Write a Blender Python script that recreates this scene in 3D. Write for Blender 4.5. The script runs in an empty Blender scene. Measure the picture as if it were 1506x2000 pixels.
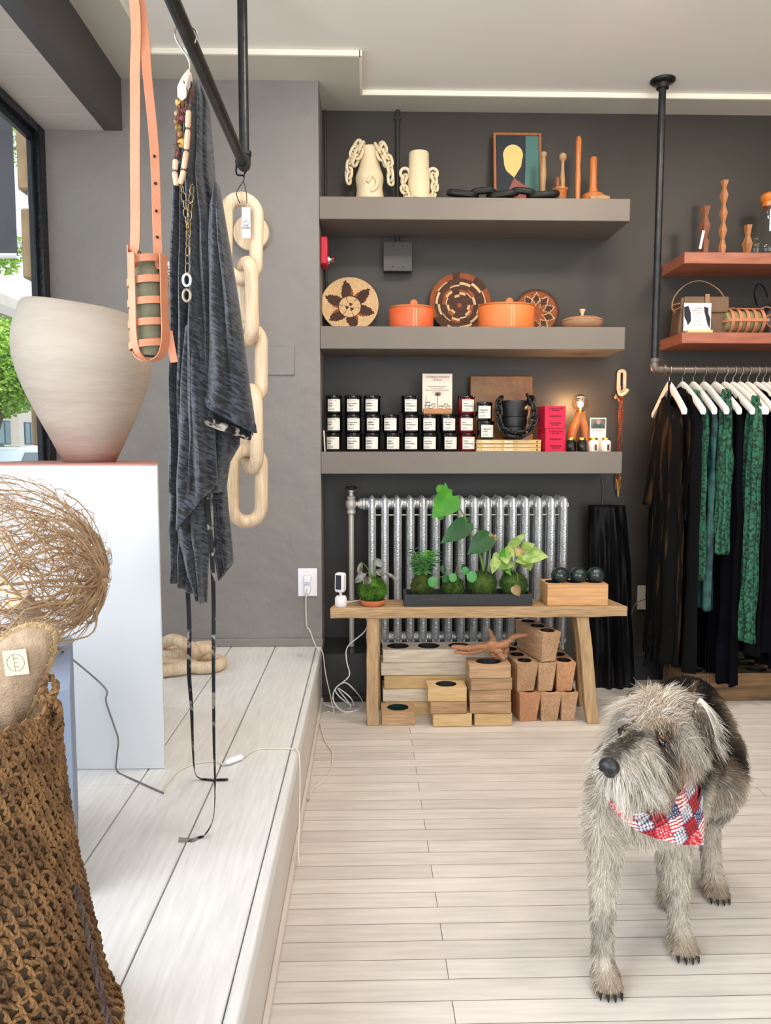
import bpy, bmesh, math, random
import numpy as np
from mathutils import Vector, Matrix, Euler, noise
SC = bpy.context.scene; COL = SC.collection
R = math.radians; PI = math.pi
random.seed(7)
# ---------------------------------------------------------------- camera
FPX = 1490.0; PITCH = math.atan(125/FPX); YAW = math.atan(38*math.cos(PITCH)/FPX); CZ = 1.2
cam = bpy.data.cameras.new('camera'); camo = bpy.data.objects.new('camera', cam); COL.objects.link(camo)
camo.location = (0, 0, CZ); camo.rotation_euler = (PI/2-PITCH, 0, -YAW)
cam.sensor_fit = 'VERTICAL'; cam.sensor_height = 24; cam.lens = 24*FPX/2000; cam.clip_start = .02; cam.clip_end = 300
SC.camera = camo
SC.view_settings.view_transform = 'Standard'; SC.view_settings.look = 'None'
SC.view_settings.gamma = 1; SC.view_settings.use_curve_mapping = False
SC.view_settings.exposure = 0.0
# ---------------------------------------------------------------- daylight and lamps
W = bpy.data.worlds.new('world'); SC.world = W; W.use_nodes = True
nt = W.node_tree; bg = nt.nodes['Background']
sky = nt.nodes.new('ShaderNodeTexSky'); sky.sky_type = 'HOSEK_WILKIE'; sky.turbidity = 7; sky.ground_albedo = .5
sky.sun_direction = (.3, -.6, .74)
mx = nt.nodes.new('ShaderNodeMix'); mx.data_type = 'RGBA'; mx.inputs[0].default_value = .75
nt.links.new(sky.outputs[0], mx.inputs[6]); mx.inputs[7].default_value = (.86, .93, 1, 1)
nt.links.new(mx.outputs[2], bg.inputs[0]); bg.inputs[1].default_value = 2.3

def area(name, loc, rot, sx, sy, power, col, spread=PI):
    l = bpy.data.lights.new(name, 'AREA'); l.shape = 'RECTANGLE'; l.size = sx; l.size_y = sy
    l.energy = power; l.color = col; l.spread = spread
    o = bpy.data.objects.new(name, l); COL.objects.link(o); o.location = loc; o.rotation_euler = rot
    return o
DAY = (.86, .93, 1.0); WARM = (1.0, .86, .70)
area('window_daylight', (-1.34, .35, 1.6), (0, -R(90), 0), 2.1, 2.7, 85, DAY)       # side display window, nearer bays
area('storefront_daylight', (.9, -2.9, 1.55), (R(90), 0, 0), 3.6, 2.5, 130, (.93, .965, 1))  # glazed shop front behind the camera
for i, (lx, ly, pw) in enumerate(((1.0, .6, 10), (2.4, 1.4, 8), (.1, 2.35, 11), (1.0, 2.6, 13), (2.0, 2.6, 11))):
    area('ceiling_lamp_light', (lx, ly, 2.82), (R(25), 0, 0), .2, .2, pw, WARM, R(150))
sun = bpy.data.lights.new('sun', 'SUN'); sun.energy = 3.0; sun.angle = R(6); sun.color = (1, .97, .9)
so = bpy.data.objects.new('sun', sun); COL.objects.link(so); so.rotation_euler = (R(38), 0, R(25))
# ---------------------------------------------------------------- helpers
def ray(u, v):
    a = (u-753)/FPX; b = -(v-1000)/FPX
    y = math.cos(PITCH)+b*math.sin(PITCH); z = -math.sin(PITCH)+b*math.cos(PITCH)
    return Vector((a*math.cos(YAW)+y*math.sin(YAW), -a*math.sin(YAW)+y*math.cos(YAW), z))
def PY(u, v, Y):            # measured spot (u, v) of the photo on the plane y = Y
    d = ray(u, v); t = Y/d.y; return Vector((d.x*t, Y, CZ+d.z*t))
def PZ(u, v, Z):
    d = ray(u, v); t = (Z-CZ)/d.z; return Vector((d.x*t, d.y*t, Z))
def lin(c):
    if isinstance(c, str):
        c = c.lstrip('#'); c = [int(c[i:i+2], 16)/255 for i in (0, 2, 4)]
        c = [x/12.92 if x <= .04045 else ((x+.055)/1.055)**2.4 for x in c]
    return (c[0], c[1], c[2], 1)
MATS = {}
def _base(name):
    m = bpy.data.materials.new(name); m.use_nodes = True; n = m.node_tree
    return m, n, n.nodes['Principled BSDF']
def _coords(n, stretch, rnd=False):
    tc = n.nodes.new('ShaderNodeTexCoord'); mp = n.nodes.new('ShaderNodeMapping')
    mp.inputs['Scale'].default_value = stretch
    n.links.new(tc.outputs['Object'], mp.inputs[0])
    if rnd:
        oi = n.nodes.new('ShaderNodeObjectInfo'); mu = n.nodes.new('ShaderNodeMath'); mu.operation = 'MULTIPLY'; mu.inputs[1].default_value = 37
        n.links.new(oi.outputs['Random'], mu.inputs[0]); n.links.new(mu.outputs[0], mp.inputs['Location'])
    return mp
def mat(name, c1, c2=None, rough=.5, metal=0, vscale=4, bump=0, bscale=30, stretch=(1, 1, 1), trans=0, ior=1.45,
        emit=None, es=0, coat=0, sheen=0, lo=.35, hi=.65, detail=4, rnd=False, dist=.01, sss=0, spec=.5):
    if name in MATS: return MATS[name]
    m, n, b = _base(name); b.inputs['Base Color'].default_value = lin(c1)
    b.inputs['Roughness'].default_value = rough; b.inputs['Metallic'].default_value = metal
    b.inputs['IOR'].default_value = ior; b.inputs['Transmission Weight'].default_value = trans
    b.inputs['Coat Weight'].default_value = coat; b.inputs['Sheen Weight'].default_value = sheen
    b.inputs['Specular IOR Level'].default_value = spec
    if c2 or bump: mp = _coords(n, stretch, rnd)
    if c2:
        no = n.nodes.new('ShaderNodeTexNoise'); no.inputs['Scale'].default_value = vscale; no.inputs['Detail'].default_value = detail
        n.links.new(mp.outputs[0], no.inputs[0])
        cr = n.nodes.new('ShaderNodeValToRGB'); cr.color_ramp.elements[0].position = lo; cr.color_ramp.elements[1].position = hi
        cr.color_ramp.elements[0].color = lin(c1); cr.color_ramp.elements[1].color = lin(c2)
        n.links.new(no.outputs[0], cr.inputs[0]); n.links.new(cr.outputs[0], b.inputs['Base Color'])
    if bump:
        no = n.nodes.new('ShaderNodeTexNoise'); no.inputs['Scale'].default_value = bscale; no.inputs['Detail'].default_value = 3
        n.links.new(mp.outputs[0], no.inputs[0]); bp = n.nodes.new('ShaderNodeBump'); bp.inputs['Strength'].default_value = bump
        bp.inputs['Distance'].default_value = dist
        n.links.new(no.outputs[0], bp.inputs['Height']); n.links.new(bp.outputs[0], b.inputs['Normal'])
    if emit: b.inputs['Emission Color'].default_value = lin(emit); b.inputs['Emission Strength'].default_value = es
    MATS[name] = m; return m
def wood(name, c1, c2, axis='x', ring=14, rough=.55, dark=None, bump=.15, rnd=True, fine=1.0, con=.78):
    if name in MATS: return MATS[name]
    st = {'x': (.09, 1, 1), 'y': (1, .09, 1), 'z': (1, 1, .09)}[axis]
    m, n, b = _base(name); mp = _coords(n, st, rnd)
    n1 = n.nodes.new('ShaderNodeTexNoise'); n1.inputs['Scale'].default_value = ring; n1.inputs['Detail'].default_value = 6; n1.inputs['Distortion'].default_value = 1.6
    n2 = n.nodes.new('ShaderNodeTexNoise'); n2.inputs['Scale'].default_value = 130*fine; n2.inputs['Detail'].default_value = 3
    n.links.new(mp.outputs[0], n1.inputs[0]); n.links.new(mp.outputs[0], n2.inputs[0])
    cr = n.nodes.new('ShaderNodeValToRGB'); e = cr.color_ramp.elements
    e[0].position = .3; e[1].position = .7; e[0].color = lin(c2); e[1].color = lin(c1)
    if dark: k = e.new(.22); k.color = lin(dark)
    n.links.new(n1.outputs[0], cr.inputs[0])
    mr = n.nodes.new('ShaderNodeMapRange'); mr.inputs[1].default_value = .3; mr.inputs[2].default_value = .7; mr.inputs[3].default_value = con; mr.inputs[4].default_value = 1.1
    n.links.new(n2.outputs[0], mr.inputs[0])
    mm = n.nodes.new('ShaderNodeVectorMath'); mm.operation = 'SCALE'
    n.links.new(cr.outputs[0], mm.inputs[0]); n.links.new(mr.outputs[0], mm.inputs['Scale'])
    n.links.new(mm.outputs[0], b.inputs['Base Color']); b.inputs['Roughness'].default_value = rough
    bp = n.nodes.new('ShaderNodeBump'); bp.inputs['Strength'].default_value = bump; bp.inputs['Distance'].default_value = .004
    n.links.new(n2.outputs[0], bp.inputs['Height']); n.links.new(bp.outputs[0], b.inputs['Normal'])
    MATS[name] = m; return m
def glass(name, tint=(1, 1, 1), amount=.9, rough=0.02):
    if name in MATS: return MATS[name]
    m, n, b = _base(name); n.nodes.remove(b); out = n.nodes['Material Output']
    t = n.nodes.new('ShaderNodeBsdfTransparent'); t.inputs[0].default_value = (*tint, 1)
    g = n.nodes.new('ShaderNodeBsdfGlossy'); g.inputs['Roughness'].default_value = rough
    f = n.nodes.new('ShaderNodeFresnel'); f.inputs[0].default_value = 1.5
    ge = n.nodes.new('ShaderNodeNewGeometry'); iv = n.nodes.new('ShaderNodeMath'); iv.operation = 'SUBTRACT'; iv.inputs[0].default_value = 1; n.links.new(ge.outputs['Backfacing'], iv.inputs[1])
    mu = n.nodes.new('ShaderNodeMath'); mu.operation = 'MULTIPLY'; n.links.new(iv.outputs[0], mu.inputs[0]); n.links.new(f.outputs[0], mu.inputs[1])
    x = n.nodes.new('ShaderNodeMixShader'); n.links.new(mu.outputs[0], x.inputs[0])
    n.links.new(t.outputs[0], x.inputs[1]); n.links.new(g.outputs[0], x.inputs[2]); n.links.new(x.outputs[0], out.inputs[0])
    MATS[name] = m; return m

class MB:
    def __init__(s): s.v = []; s.f = []; s.m = []
    def add(s, vs, fs, T=None, mi=0):
        o = len(s.v)
        if T is not None: vs = [T @ Vector(p) for p in vs]
        s.v.extend([tuple(p) for p in vs]); s.f.extend([tuple(i+o for i in f) for f in fs]); s.m.extend([mi]*len(fs)); return s
    def box(s, c, d, rot=None, mi=0, tap=1.0, tapy=None):
        x, y, z = d[0]/2, d[1]/2, d[2]/2; ty = tap if tapy is None else tapy
        vs = [(-x*tap, -y*ty, -z), (x*tap, -y*ty, -z), (x*tap, y*ty, -z), (-x*tap, y*ty, -z), (-x, -y, z), (x, -y, z), (x, y, z), (-x, y, z)]
        T = Matrix.Translation(c)
        if rot is not None: T = T @ (rot if isinstance(rot, Matrix) else Euler(rot).to_matrix().to_4x4())
        return s.add(vs, [(0, 3, 2, 1), (4, 5, 6, 7), (0, 1, 5, 4), (1, 2, 6, 5), (2, 3, 7, 6), (3, 0, 4, 7)], T, mi)
    def bx(s, x0, x1, y0, y1, z0, z1, mi=0): return s.box(((x0+x1)/2, (y0+y1)/2, (z0+z1)/2), (x1-x0, y1-y0, z1-z0), mi=mi)
    def tube(s, path, r, seg=10, closed=False, cap=True, sy=1.0, mi=0, up=None):
        P = [Vector(p) for p in path]; n = len(P); rs = r if isinstance(r, (list, tuple)) else [r]*n
        vs = []; T0 = None; prev = None
        for i in range(n):
            if closed: t = P[(i+1) % n]-P[i-1]
            else: t = P[min(i+1, n-1)]-P[max(i-1, 0)]
            if t.length < 1e-9: t = Vector((0, 0, 1))
            t.normalize()
            if prev is None:
                a = Vector(up) if up else (Vector((0, 0, 1)) if abs(t.z) < .9 else Vector((0, 1, 0)))
                nrm = (a-t*a.dot(t)).normalized()
            else:
                nrm = prev-t*prev.dot(t)
                nrm = nrm.normalized() if nrm.length > 1e-6 else prev
            prev = nrm; bn = t.cross(nrm)
            for k in range(seg):
                a = 2*PI*k/seg; vs.append(P[i]+nrm*(math.cos(a)*rs[i]*sy)+bn*(math.sin(a)*rs[i]))
        fs = []
        for i in range(n if closed else n-1):
            j = (i+1) % n
            for k in range(seg):
                l = (k+1) % seg; fs.append((i*seg+k, i*seg+l, j*seg+l, j*seg+k))
        if cap and not closed: fs.append(tuple(range(seg))[::-1]); fs.append(tuple((n-1)*seg+k for k in range(seg)))
        return s.add(vs, fs, None, mi)
    def lathe(s, prof, c=(0, 0, 0), seg=32, T=None, mi=0, wob=None):
        vs = []; fs = []; n = len(prof)
        for r, z in prof:
            for k in range(seg):
                a = 2*PI*k/seg; q = r if wob is None else wob(r, z, a)
                vs.append((q*math.cos(a), q*math.sin(a), z))
        for i in range(n-1):
            for k in range(seg):
                l = (k+1) % seg; fs.append((i*seg+k, i*seg+l, (i+1)*seg+l, (i+1)*seg+k))
        if prof[0][0] > 1e-5: fs.append(tuple(range(seg))[::-1])
        if prof[-1][0] > 1e-5: fs.append(tuple((n-1)*seg+k for k in range(seg)))
        M4 = Matrix.Translation(c) @ (T if T is not None else Matrix.Identity(4))
        return s.add(vs, fs, M4, mi)
    def cyl(s, c, r, h, axis='z', seg=24, mi=0, r2=None):
        T = {'z': Matrix.Identity(4), 'x': Matrix.Rotation(PI/2, 4, 'Y'), 'y': Matrix.Rotation(-PI/2, 4, 'X')}[axis]
        return s.lathe([(r, -h/2), (r if r2 is None else r2, h/2)], c, seg, T, mi)
    def sph(s, c, r, seg=20, rg=12, T=None, mi=0):
        if not isinstance(r, (tuple, list)): r = (r, r, r)
        vs = [(0, 0, -r[2])]
        for i in range(1, rg):
            ph = -PI/2+PI*i/rg
            for k in range(seg):
                a = 2*PI*k/seg; vs.append((r[0]*math.cos(ph)*math.cos(a), r[1]*math.cos(ph)*math.sin(a), r[2]*math.sin(ph)))
        vs.append((0, 0, r[2])); fs = []
        for k in range(seg): fs.append((0, 1+(k+1) % seg, 1+k))
        for i in range(rg-2):
            for k in range(seg):
                l = (k+1) % seg; fs.append((1+i*seg+k, 1+i*seg+l, 1+(i+1)*seg+l, 1+(i+1)*seg+k))
        b = 1+(rg-2)*seg
        for k in range(seg): fs.append((b+k, b+(k+1) % seg, len(vs)-1))
        M4 = Matrix.Translation(c) @ (T if T is not None else Matrix.Identity(4))
        return s.add(vs, fs, M4, mi)
    def prism(s, poly, d, T=None, mi=0):       # poly in local xz, thickness d along y
        n = len(poly); vs = [(x, -d/2, z) for x, z in poly]+[(x, d/2, z) for x, z in poly]
        fs = [tuple(range(n)), tuple(range(2*n-1, n-1, -1))]+[(i, i+n, (i+1) % n+n, (i+1) % n) for i in range(n)]
        return s.add(vs, fs, T, mi)
    def grid(s, fn, nu, nv, mi=0, closeu=False):
        vs = [fn(i/(nu if closeu else nu-1), j/(nv-1)) for j in range(nv) for i in range(nu)]
        fs = []
        for j in range(nv-1):
            for i in range(nu if closeu else nu-1):
                k = (i+1) % nu; fs.append((j*nu+i, j*nu+k, (j+1)*nu+k, (j+1)*nu+i))
        return s.add(vs, fs, None, mi)
    def build(s, name, ms, parent=None, smooth=True, angle=35, bevel=0, world=True, sub=0, solid=0, seg=2):
        me = bpy.data.meshes.new(name); vs = s.v; org = Vector((0, 0, 0))
        if parent is not None and world: org = WLOC[parent.name]
        elif parent is None and world and vs:
            a = np.array(vs); org = Vector(((a[:, 0].min()+a[:, 0].max())/2, (a[:, 1].min()+a[:, 1].max())/2, a[:, 2].min()))
        vs = [(p[0]-org.x, p[1]-org.y, p[2]-org.z) for p in vs]
        me.from_pydata(vs, [], s.f); me.update()
        ms = ms if isinstance(ms, (list, tuple)) else [ms]
        for m in ms: me.materials.append(m)
        if len(ms) > 1: me.polygons.foreach_set('material_index', s.m)
        bm = bmesh.new(); bm.from_mesh(me); bmesh.ops.recalc_face_normals(bm, faces=bm.faces); bm.to_mesh(me); bm.free()
        if smooth:
            me.polygons.foreach_set('use_smooth', [True]*len(me.polygons)); me.set_sharp_from_angle(angle=R(angle))
        o = bpy.data.objects.new(name, me); COL.objects.link(o)
        if parent is not None: o.parent = parent; WLOC[o.name] = org if world else WLOC.get(parent.name, Vector((0, 0, 0)))
        else: o.location = org; WLOC[o.name] = org
        if solid: md = o.modifiers.new('thickness', 'SOLIDIFY'); md.thickness = solid; md.offset = 0
        if bevel: md = o.modifiers.new('bevel', 'BEVEL'); md.width = bevel; md.segments = seg; md.limit_method = 'ANGLE'; md.angle_limit = R(40)
        if sub: md = o.modifiers.new('sub', 'SUBSURF'); md.levels = sub; md.render_levels = sub
        return o
WLOC = {}
def tag(o, label, cat, group=None):
    o['label'] = label; o['category'] = cat
    if group: o['group'] = group
    return o
def struct(o): o['kind'] = 'structure'; return o
def thing(name, loc, label, cat, group=None, rotz=0):
    o = bpy.data.objects.new(name, None); COL.objects.link(o); o.empty_display_size = .05
    o.location = loc; o.rotation_euler = (0, 0, rotz); WLOC[o.name] = Vector(loc); return tag(o, label, cat, group)
def kids(o): return [c for c in bpy.data.objects if c.parent == o]
def dup(o, loc=None, rotz=None, label=None, group=None, parent=None, rot=None):
    c = o.copy(); COL.objects.link(c); c.parent = parent
    for ch in kids(o): dup(ch, parent=c)
    if loc is not None: c.location = loc
    if rotz is not None: c.rotation_euler = (0, 0, rotz)
    if rot is not None: c.rotation_euler = rot
    if label: c['label'] = label
    if group: c['group'] = group
    return c
def text(name, body, size, m, parent, T, depth=.0004, align='LEFT', sx=1.0, world=False, spacing=1.0, bold=0):
    cu = bpy.data.curves.new('t', 'FONT'); cu.body = body; cu.size = size; cu.align_x = align; cu.extrude = depth; cu.space_line = spacing
    cu.resolution_u = 2; cu.offset = bold
    t = bpy.data.objects.new('t', cu); COL.objects.link(t)
    dg = bpy.context.evaluated_depsgraph_get(); me = bpy.data.meshes.new_from_object(t.evaluated_get(dg))
    bpy.data.objects.remove(t); bpy.data.curves.remove(cu)
    off = WLOC[parent.name] if world else Vector((0, 0, 0))
    me.transform(Matrix.Translation(-off) @ T @ Matrix.Diagonal((sx, 1, 1, 1)))
    me.materials.clear(); me.materials.append(m); me.name = name
    o = bpy.data.objects.new(name, me); COL.objects.link(o); o.parent = parent; return o
FRONT = Matrix.Rotation(PI/2, 4, 'X')           # text in the xy plane turned to face the camera side (-y)
def stadium(L, Wd, n=10):                       # closed link centre line in xz, length L, width Wd
    r = Wd/2; h = L/2-r; p = []
    for i in range(n+1): a = PI*i/n; p.append((r*math.cos(a), 0, h+r*math.sin(a)))
    for i in range(n+1): a = PI+PI*i/n; p.append((r*math.cos(a), 0, -h+r*math.sin(a)))
    return p
def chainlink(mb, c, L, Wd, r, rot, seg=8, n=6, mi=0):
    T = Matrix.Translation(c) @ (rot if isinstance(rot, Matrix) else Euler(rot).to_matrix().to_4x4())
    mb.tube([T @ Vector(p) for p in stadium(L, Wd, n)], r, seg, closed=True, mi=mi)
def chain(mb, path, L, Wd, r, seg=6, n=5, tw0=0.0, mi=0):
    # links laid along a polyline, alternate links turned a quarter
    P = [Vector(p) for p in path]; d = [0]
    for a, b in zip(P, P[1:]): d.append(d[-1]+(b-a).length)
    step = L-2.6*r; k = 0; s = 0
    def pt(s):
        s = min(max(s, 0), d[-1])
        for i in range(len(P)-1):
            if s <= d[i+1]+1e-9: return P[i].lerp(P[i+1], (s-d[i])/max(1e-9, d[i+1]-d[i]))
        return P[-1]
    while s < d[-1]:
        a = pt(s); b = pt(s+step*.98); t = (b-a)
        if t.length < 1e-5: break
        q = t.to_track_quat('Z', 'Y').to_matrix().to_4x4()
        chainlink(mb, (a+b)/2, L, Wd, r, q @ Matrix.Rotation(tw0+(PI/2)*(k % 2), 4, 'Z'), seg, n, mi); s += step; k += 1
def smoothpath(pts, n=8, closed=False):         # Catmull-Rom
    P = [Vector(p) for p in pts]; out = []; N = len(P)
    for i in range(N if closed else N-1):
        p0 = P[(i-1) % N] if closed or i > 0 else P[0]; p1 = P[i]; p2 = P[(i+1) % N]; p3 = P[(i+2) % N] if closed or i+2 < N else P[-1]
        for k in range(n):
            t = k/n
            out.append(.5*((2*p1)+(-p0+p2)*t+(2*p0-5*p1+4*p2-p3)*t*t+(-p0+3*p1-3*p2+p3)*t**3))
    if not closed: out.append(P[-1])
    return out
def nz(x, y=0, z=0): return noise.noise(Vector((x, y, z)))
# ================================================================ the room
PW, RW = 3.55, 3.85          # face of the chimney-breast pillar, face of the recessed wall
CEIL, SOF, BRD = 2.85, 2.605, 2.828
m_pill = mat('grey_wall_paint', '#7e7976', '#86817d', rough=.62, vscale=2.5, bump=.6, bscale=7, dist=.03, detail=6)
m_rec = mat('charcoal_wall_paint', '#2c2823', '#322d28', rough=.5, vscale=2, bump=.25, bscale=12, dist=.006)
m_shelf = mat('warm_grey_paint', '#6b635b', '#70685f', rough=.5, vscale=3, bump=.08, bscale=40)
m_ceil = mat('ceiling_paint', '#e8e2d9', '#ebe5dd', rough=.9, vscale=1.2)
m_brd = mat('ceiling_border_paint', '#c2bcae', '#c7c1b4', rough=.8, vscale=2)
m_trim = mat('cream_trim_paint', '#efe9d8', rough=.7)
m_beam = mat('beam_paint', '#4b4745', '#524e4b', rough=.45, vscale=3, bump=.3, bscale=14, stretch=(1, .3, 1))
m_black = mat('black_window_paint', '#10131a', '#1b2129', rough=.35, vscale=30, bump=.3, bscale=60, lo=.45, hi=.8)
m_dark = mat('dark_gap', '#0a0a0a', rough=.9)
def floor_mat():
    m, n, b = _base('white_painted_floorboards'); tc = n.nodes.new('ShaderNodeTexCoord')
    br = n.nodes.new('ShaderNodeTexBrick'); br.offset = .37; br.offset_frequency = 2
    for k, v in (('Color1', lin('#dcd6cf')), ('Color2', lin('#cfc8c1')), ('Mortar', lin('#5e5852'))): br.inputs[k].default_value = v
    br.inputs['Scale'].default_value = 1; br.inputs['Brick Width'].default_value = 1.9; br.inputs['Row Height'].default_value = .068
    br.inputs['Mortar Size'].default_value = .0010; br.inputs['Mortar Smooth'].default_value = .3
    mp = n.nodes.new('ShaderNodeMapping'); n.links.new(tc.outputs['Object'], mp.inputs[0]); mp.inputs['Scale'].default_value = (.07, 1, 1)
    n.links.new(tc.outputs['Object'], br.inputs[0])
    n1 = n.nodes.new('ShaderNodeTexNoise'); n1.inputs['Scale'].default_value = 60; n1.inputs['Detail'].default_value = 5; n.links.new(mp.outputs[0], n1.inputs[0])
    n3 = n.nodes.new('ShaderNodeTexNoise'); n3.inputs['Scale'].default_value = 2.2; n3.inputs['Detail'].default_value = 4; n.links.new(tc.outputs['Object'], n3.inputs[0])
    r1 = n.nodes.new('ShaderNodeMapRange'); r1.inputs[1].default_value = .35; r1.inputs[2].default_value = .6; r1.inputs[3].default_value = .86; r1.inputs[4].default_value = 1.0
    n.links.new(n1.outputs[0], r1.inputs[0])
    r3 = n.nodes.new('ShaderNodeMapRange'); r3.inputs[1].default_value = .3; r3.inputs[2].default_value = .7; r3.inputs[3].default_value = .9; r3.inputs[4].default_value = 1.04
    n.links.new(n3.outputs[0], r3.inputs[0])
    mu = n.nodes.new('ShaderNodeMath'); mu.operation = 'MULTIPLY'; n.links.new(r1.outputs[0], mu.inputs[0]); n.links.new(r3.outputs[0], mu.inputs[1])
    sc = n.nodes.new('ShaderNodeVectorMath'); sc.operation = 'SCALE'; n.links.new(br.outputs[0], sc.inputs[0]); n.links.new(mu.outputs[0], sc.inputs['Scale'])
    n.links.new(sc.outputs[0], b.inputs['Base Color']); b.inputs['Roughness'].default_value = .42
    bp = n.nodes.new('ShaderNodeBump'); bp.inputs['Strength'].default_value = .5; bp.inputs['Distance'].default_value = .002; bp.invert = True
    n.links.new(br.outputs['Fac'], bp.inputs['Height']); n.links.new(bp.outputs[0], b.inputs['Normal'])
    return m
m_floor = floor_mat()
m_plat = wood('white_painted_planks', '#dddddc', '#d6d5d3', 'y', ring=6, rough=.4, bump=.2, rnd=False, fine=.6, con=.95)
m_platside = mat('white_riser_paint', '#cdc5bd', '#d5cdc5', rough=.5, vscale=4, bump=.2, bscale=20)
struct(MB().bx(-.23, 4.4, -3, RW+.1, -.1, 0).build('floor', m_floor))
# raised display platform by the window
b = MB(); b.bx(-1.468, -.27, -3, PW, 0, .225)
struct(b.build('trim_1', m_dark)); bpy.data.objects['trim_1'].name = 'floor_platform_base'
b = MB()
xe = [-1.468, -1.365, -1.258, -1.051, -.844, -.637, -.43, -.238]
for i in range(7):
    cut = [-3, 1.0+.2*((i*5) % 4), 2.6+.2*(i % 3), PW]
    if i in (5, 6): cut = [-3, PW]
    if i == 4: cut = [-3, 2.07, PW]
    for y0, y1 in zip(cut, cut[1:]): b.bx(xe[i]+.0018, xe[i+1]-(.0018 if i < 6 else .0003), y0+.001, y1-.001, .228, .267)
struct(b.build('floor_platform', m_plat, bevel=.0025))
b = MB(); b.bx(-.236, -.21, -3, PW, .225, .267); struct(b.build('trim_1', m_plat, bevel=.004))
b = MB(); b.bx(-.27, -.218, -3, PW, 0, .2248); b.bx(-.218, -.204, -3, PW, 0, .02); struct(b.build('trim_2', m_platside, bevel=.003))
# walls
struct(MB().bx(-1.452, -.21, PW, RW+.1, 0, 3.0).build('wall_pillar', m_pill))
struct(MB().bx(-1.42, -.206, PW-.012, PW, .267, .305).build('baseboard_pillar', m_pill, bevel=.005))
struct(MB().bx(-.21, 4.4, RW, RW+.1, 0, 3.0).build('wall_back', m_rec))
struct(MB().bx(4.4, 4.5, -3, RW+.1, 0, 3.0).build('wall_right', mat('right_wall_paint', '#8a8580', rough=.8)))
b = MB(); b.bx(-.21, .2, -3.1, -3, 0, 3); b.bx(3.6, 4.4, -3.1, -3, 0, 3); b.bx(.2, 3.6, -3.1, -3, 2.7, 3); b.bx(-1.7, -.21, -3.1, -3, 0, 3)
struct(b.build('wall_front', mat('front_wall_paint', '#8a8580', rough=.8)))
# boxed ledge under the radiator
b = MB(); b.bx(-.21, .955, 3.54, RW, 0, .232); b.bx(-.21, .955, 3.532, 3.54, 0, .03)
m_ledge = mat('ledge_paint', '#1f1f20', '#232324', rough=.28, vscale=4, bump=.1, bscale=20)
struct(b.build('trim_3', m_ledge, bevel=.004))
struct(MB().bx(.955, 4.4, RW-.014, RW, 0, .12).build('baseboard_back', m_ledge, bevel=.004))
struct(MB().bx(-.2, -.188, RW-.012, RW, 1.7, BRD).build('trim_4', m_rec, bevel=.003))
# ceilings
struct(MB().bx(-1.08, 4.5, -3.1, RW+.1, CEIL, CEIL+.1).build('ceiling', m_ceil))
b = MB(); z0, z1 = BRD, CEIL-.0005
b.bx(-1.08, -.895, -3, 3.335, z0, z1); b.bx(-1.08, -.025, 3.335, PW, z0, z1); b.bx(-.21, -.025, PW, 3.685, z0, z1); b.bx(-.21, 4.4, 3.685, RW, z0, z1)
struct(b.build('ceiling_border', m_brd, smooth=False))
b = MB(); z0, z1 = BRD-.002, CEIL-.001
b.bx(-.895, -.021, 3.323, 3.335, z0, z1); b.bx(-.025, -.013, 3.323, 3.685, z0, z1); b.bx(-.013, 4.4, 3.673, 3.685, z0, z1); b.bx(-.895, -.883, -3, 3.323, z0, z1)
struct(b.build('trim_5', m_trim, smooth=False))
b = MB(); b.bx(-1.16, -1.08, -3, PW, SOF, 2.98); struct(b.build('ceiling_beam', m_beam))
b = MB()
for i in range(22):
    y1 = PW-.11*i*1.5; y0 = y1-.163; b.bx(-1.468, -1.16, y0, y1, SOF, SOF+.02)
b.bx(-1.468, -1.16, -3, PW, SOF+.012, SOF+.2)
struct(b.build('ceiling_soffit', mat('soffit_paint', '#bdb5ae', '#c4bcb5', rough=.7, vscale=3), bevel=.002))
# window wall: black timber frame, glass, storefront continuing towards the camera
b = MB()
b.bx(-1.45, -1.42, 3.485, PW, .267, SOF); b.bx(-1.468, -1.44, 3.455, 3.50, .267, SOF)      # jamb
b.bx(-1.45, -1.42, -3, 3.485, 2.565, SOF); b.bx(-1.468, -1.44, -3, 3.46, 2.53, SOF)          # head
b.bx(-1.45, -1.42, -3, 3.47, .267, .33); b.bx(-1.468, -1.44, -3, 3.46, .267, .37)          # sill
for y in (1.75, -.6): b.bx(-1.468, -1.42, y-.035, y+.035, .33, 2.56)
w = struct(b.build('window_1', m_black, bevel=.006))
g = MB().bx(-1.461, -1.456, -3, 3.457, .37, 2.53).build('window_pane', glass('clear_glass'), w); g['label'] = 'clear shop window glass'
# electrical bits fixed to the walls
def plate(name, label, cat, c, w_, h_, m, t=.006): return tag(MB().box((c[0], c[1]-t/2, c[2]), (w_, t, h_)).build(name, m, bevel=.002), label, cat)
p0 = PY(547, 705, PW); o = thing('wall_plate', (p0.x, PW, p0.z-.06), 'square blank cover plate painted wall grey behind the wooden chain', 'cover plate')
MB().box((p0.x, PW-.004, p0.z), (.132, .008, .128)).build('plate', m_pill, o, bevel=.002)
for sx in (-.03, .03):
    for sz in (-.045, .045): MB().cyl((p0.x+sx, PW-.009, p0.z+sz), .0035, .003, 'y', 10).build('screw', m_pill, o)
m_box = mat('painted_metal_box', '#33312f', rough=.35)
p0 = PY(776, 507, RW); o = thing('junction_box', (p0.x, RW, p0.z-.07), 'square charcoal electrical box on the recess wall under the top shelf', 'electrical box')
MB().box((p0.x, RW-.03, p0.z), (.135, .06, .135)).build('box', m_box, o, bevel=.003)
f = MB().box((p0.x, RW-.063, p0.z), (.14, .006, .14)).build('cover', m_box, o, bevel=.0015)
for sx in (-.025, .025):
    for sz in (-.05, .05): MB().cyl((p0.x+sx, RW-.067, p0.z+sz), .003, .002, 'y', 8).build('screw', m_dark, f)
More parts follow.
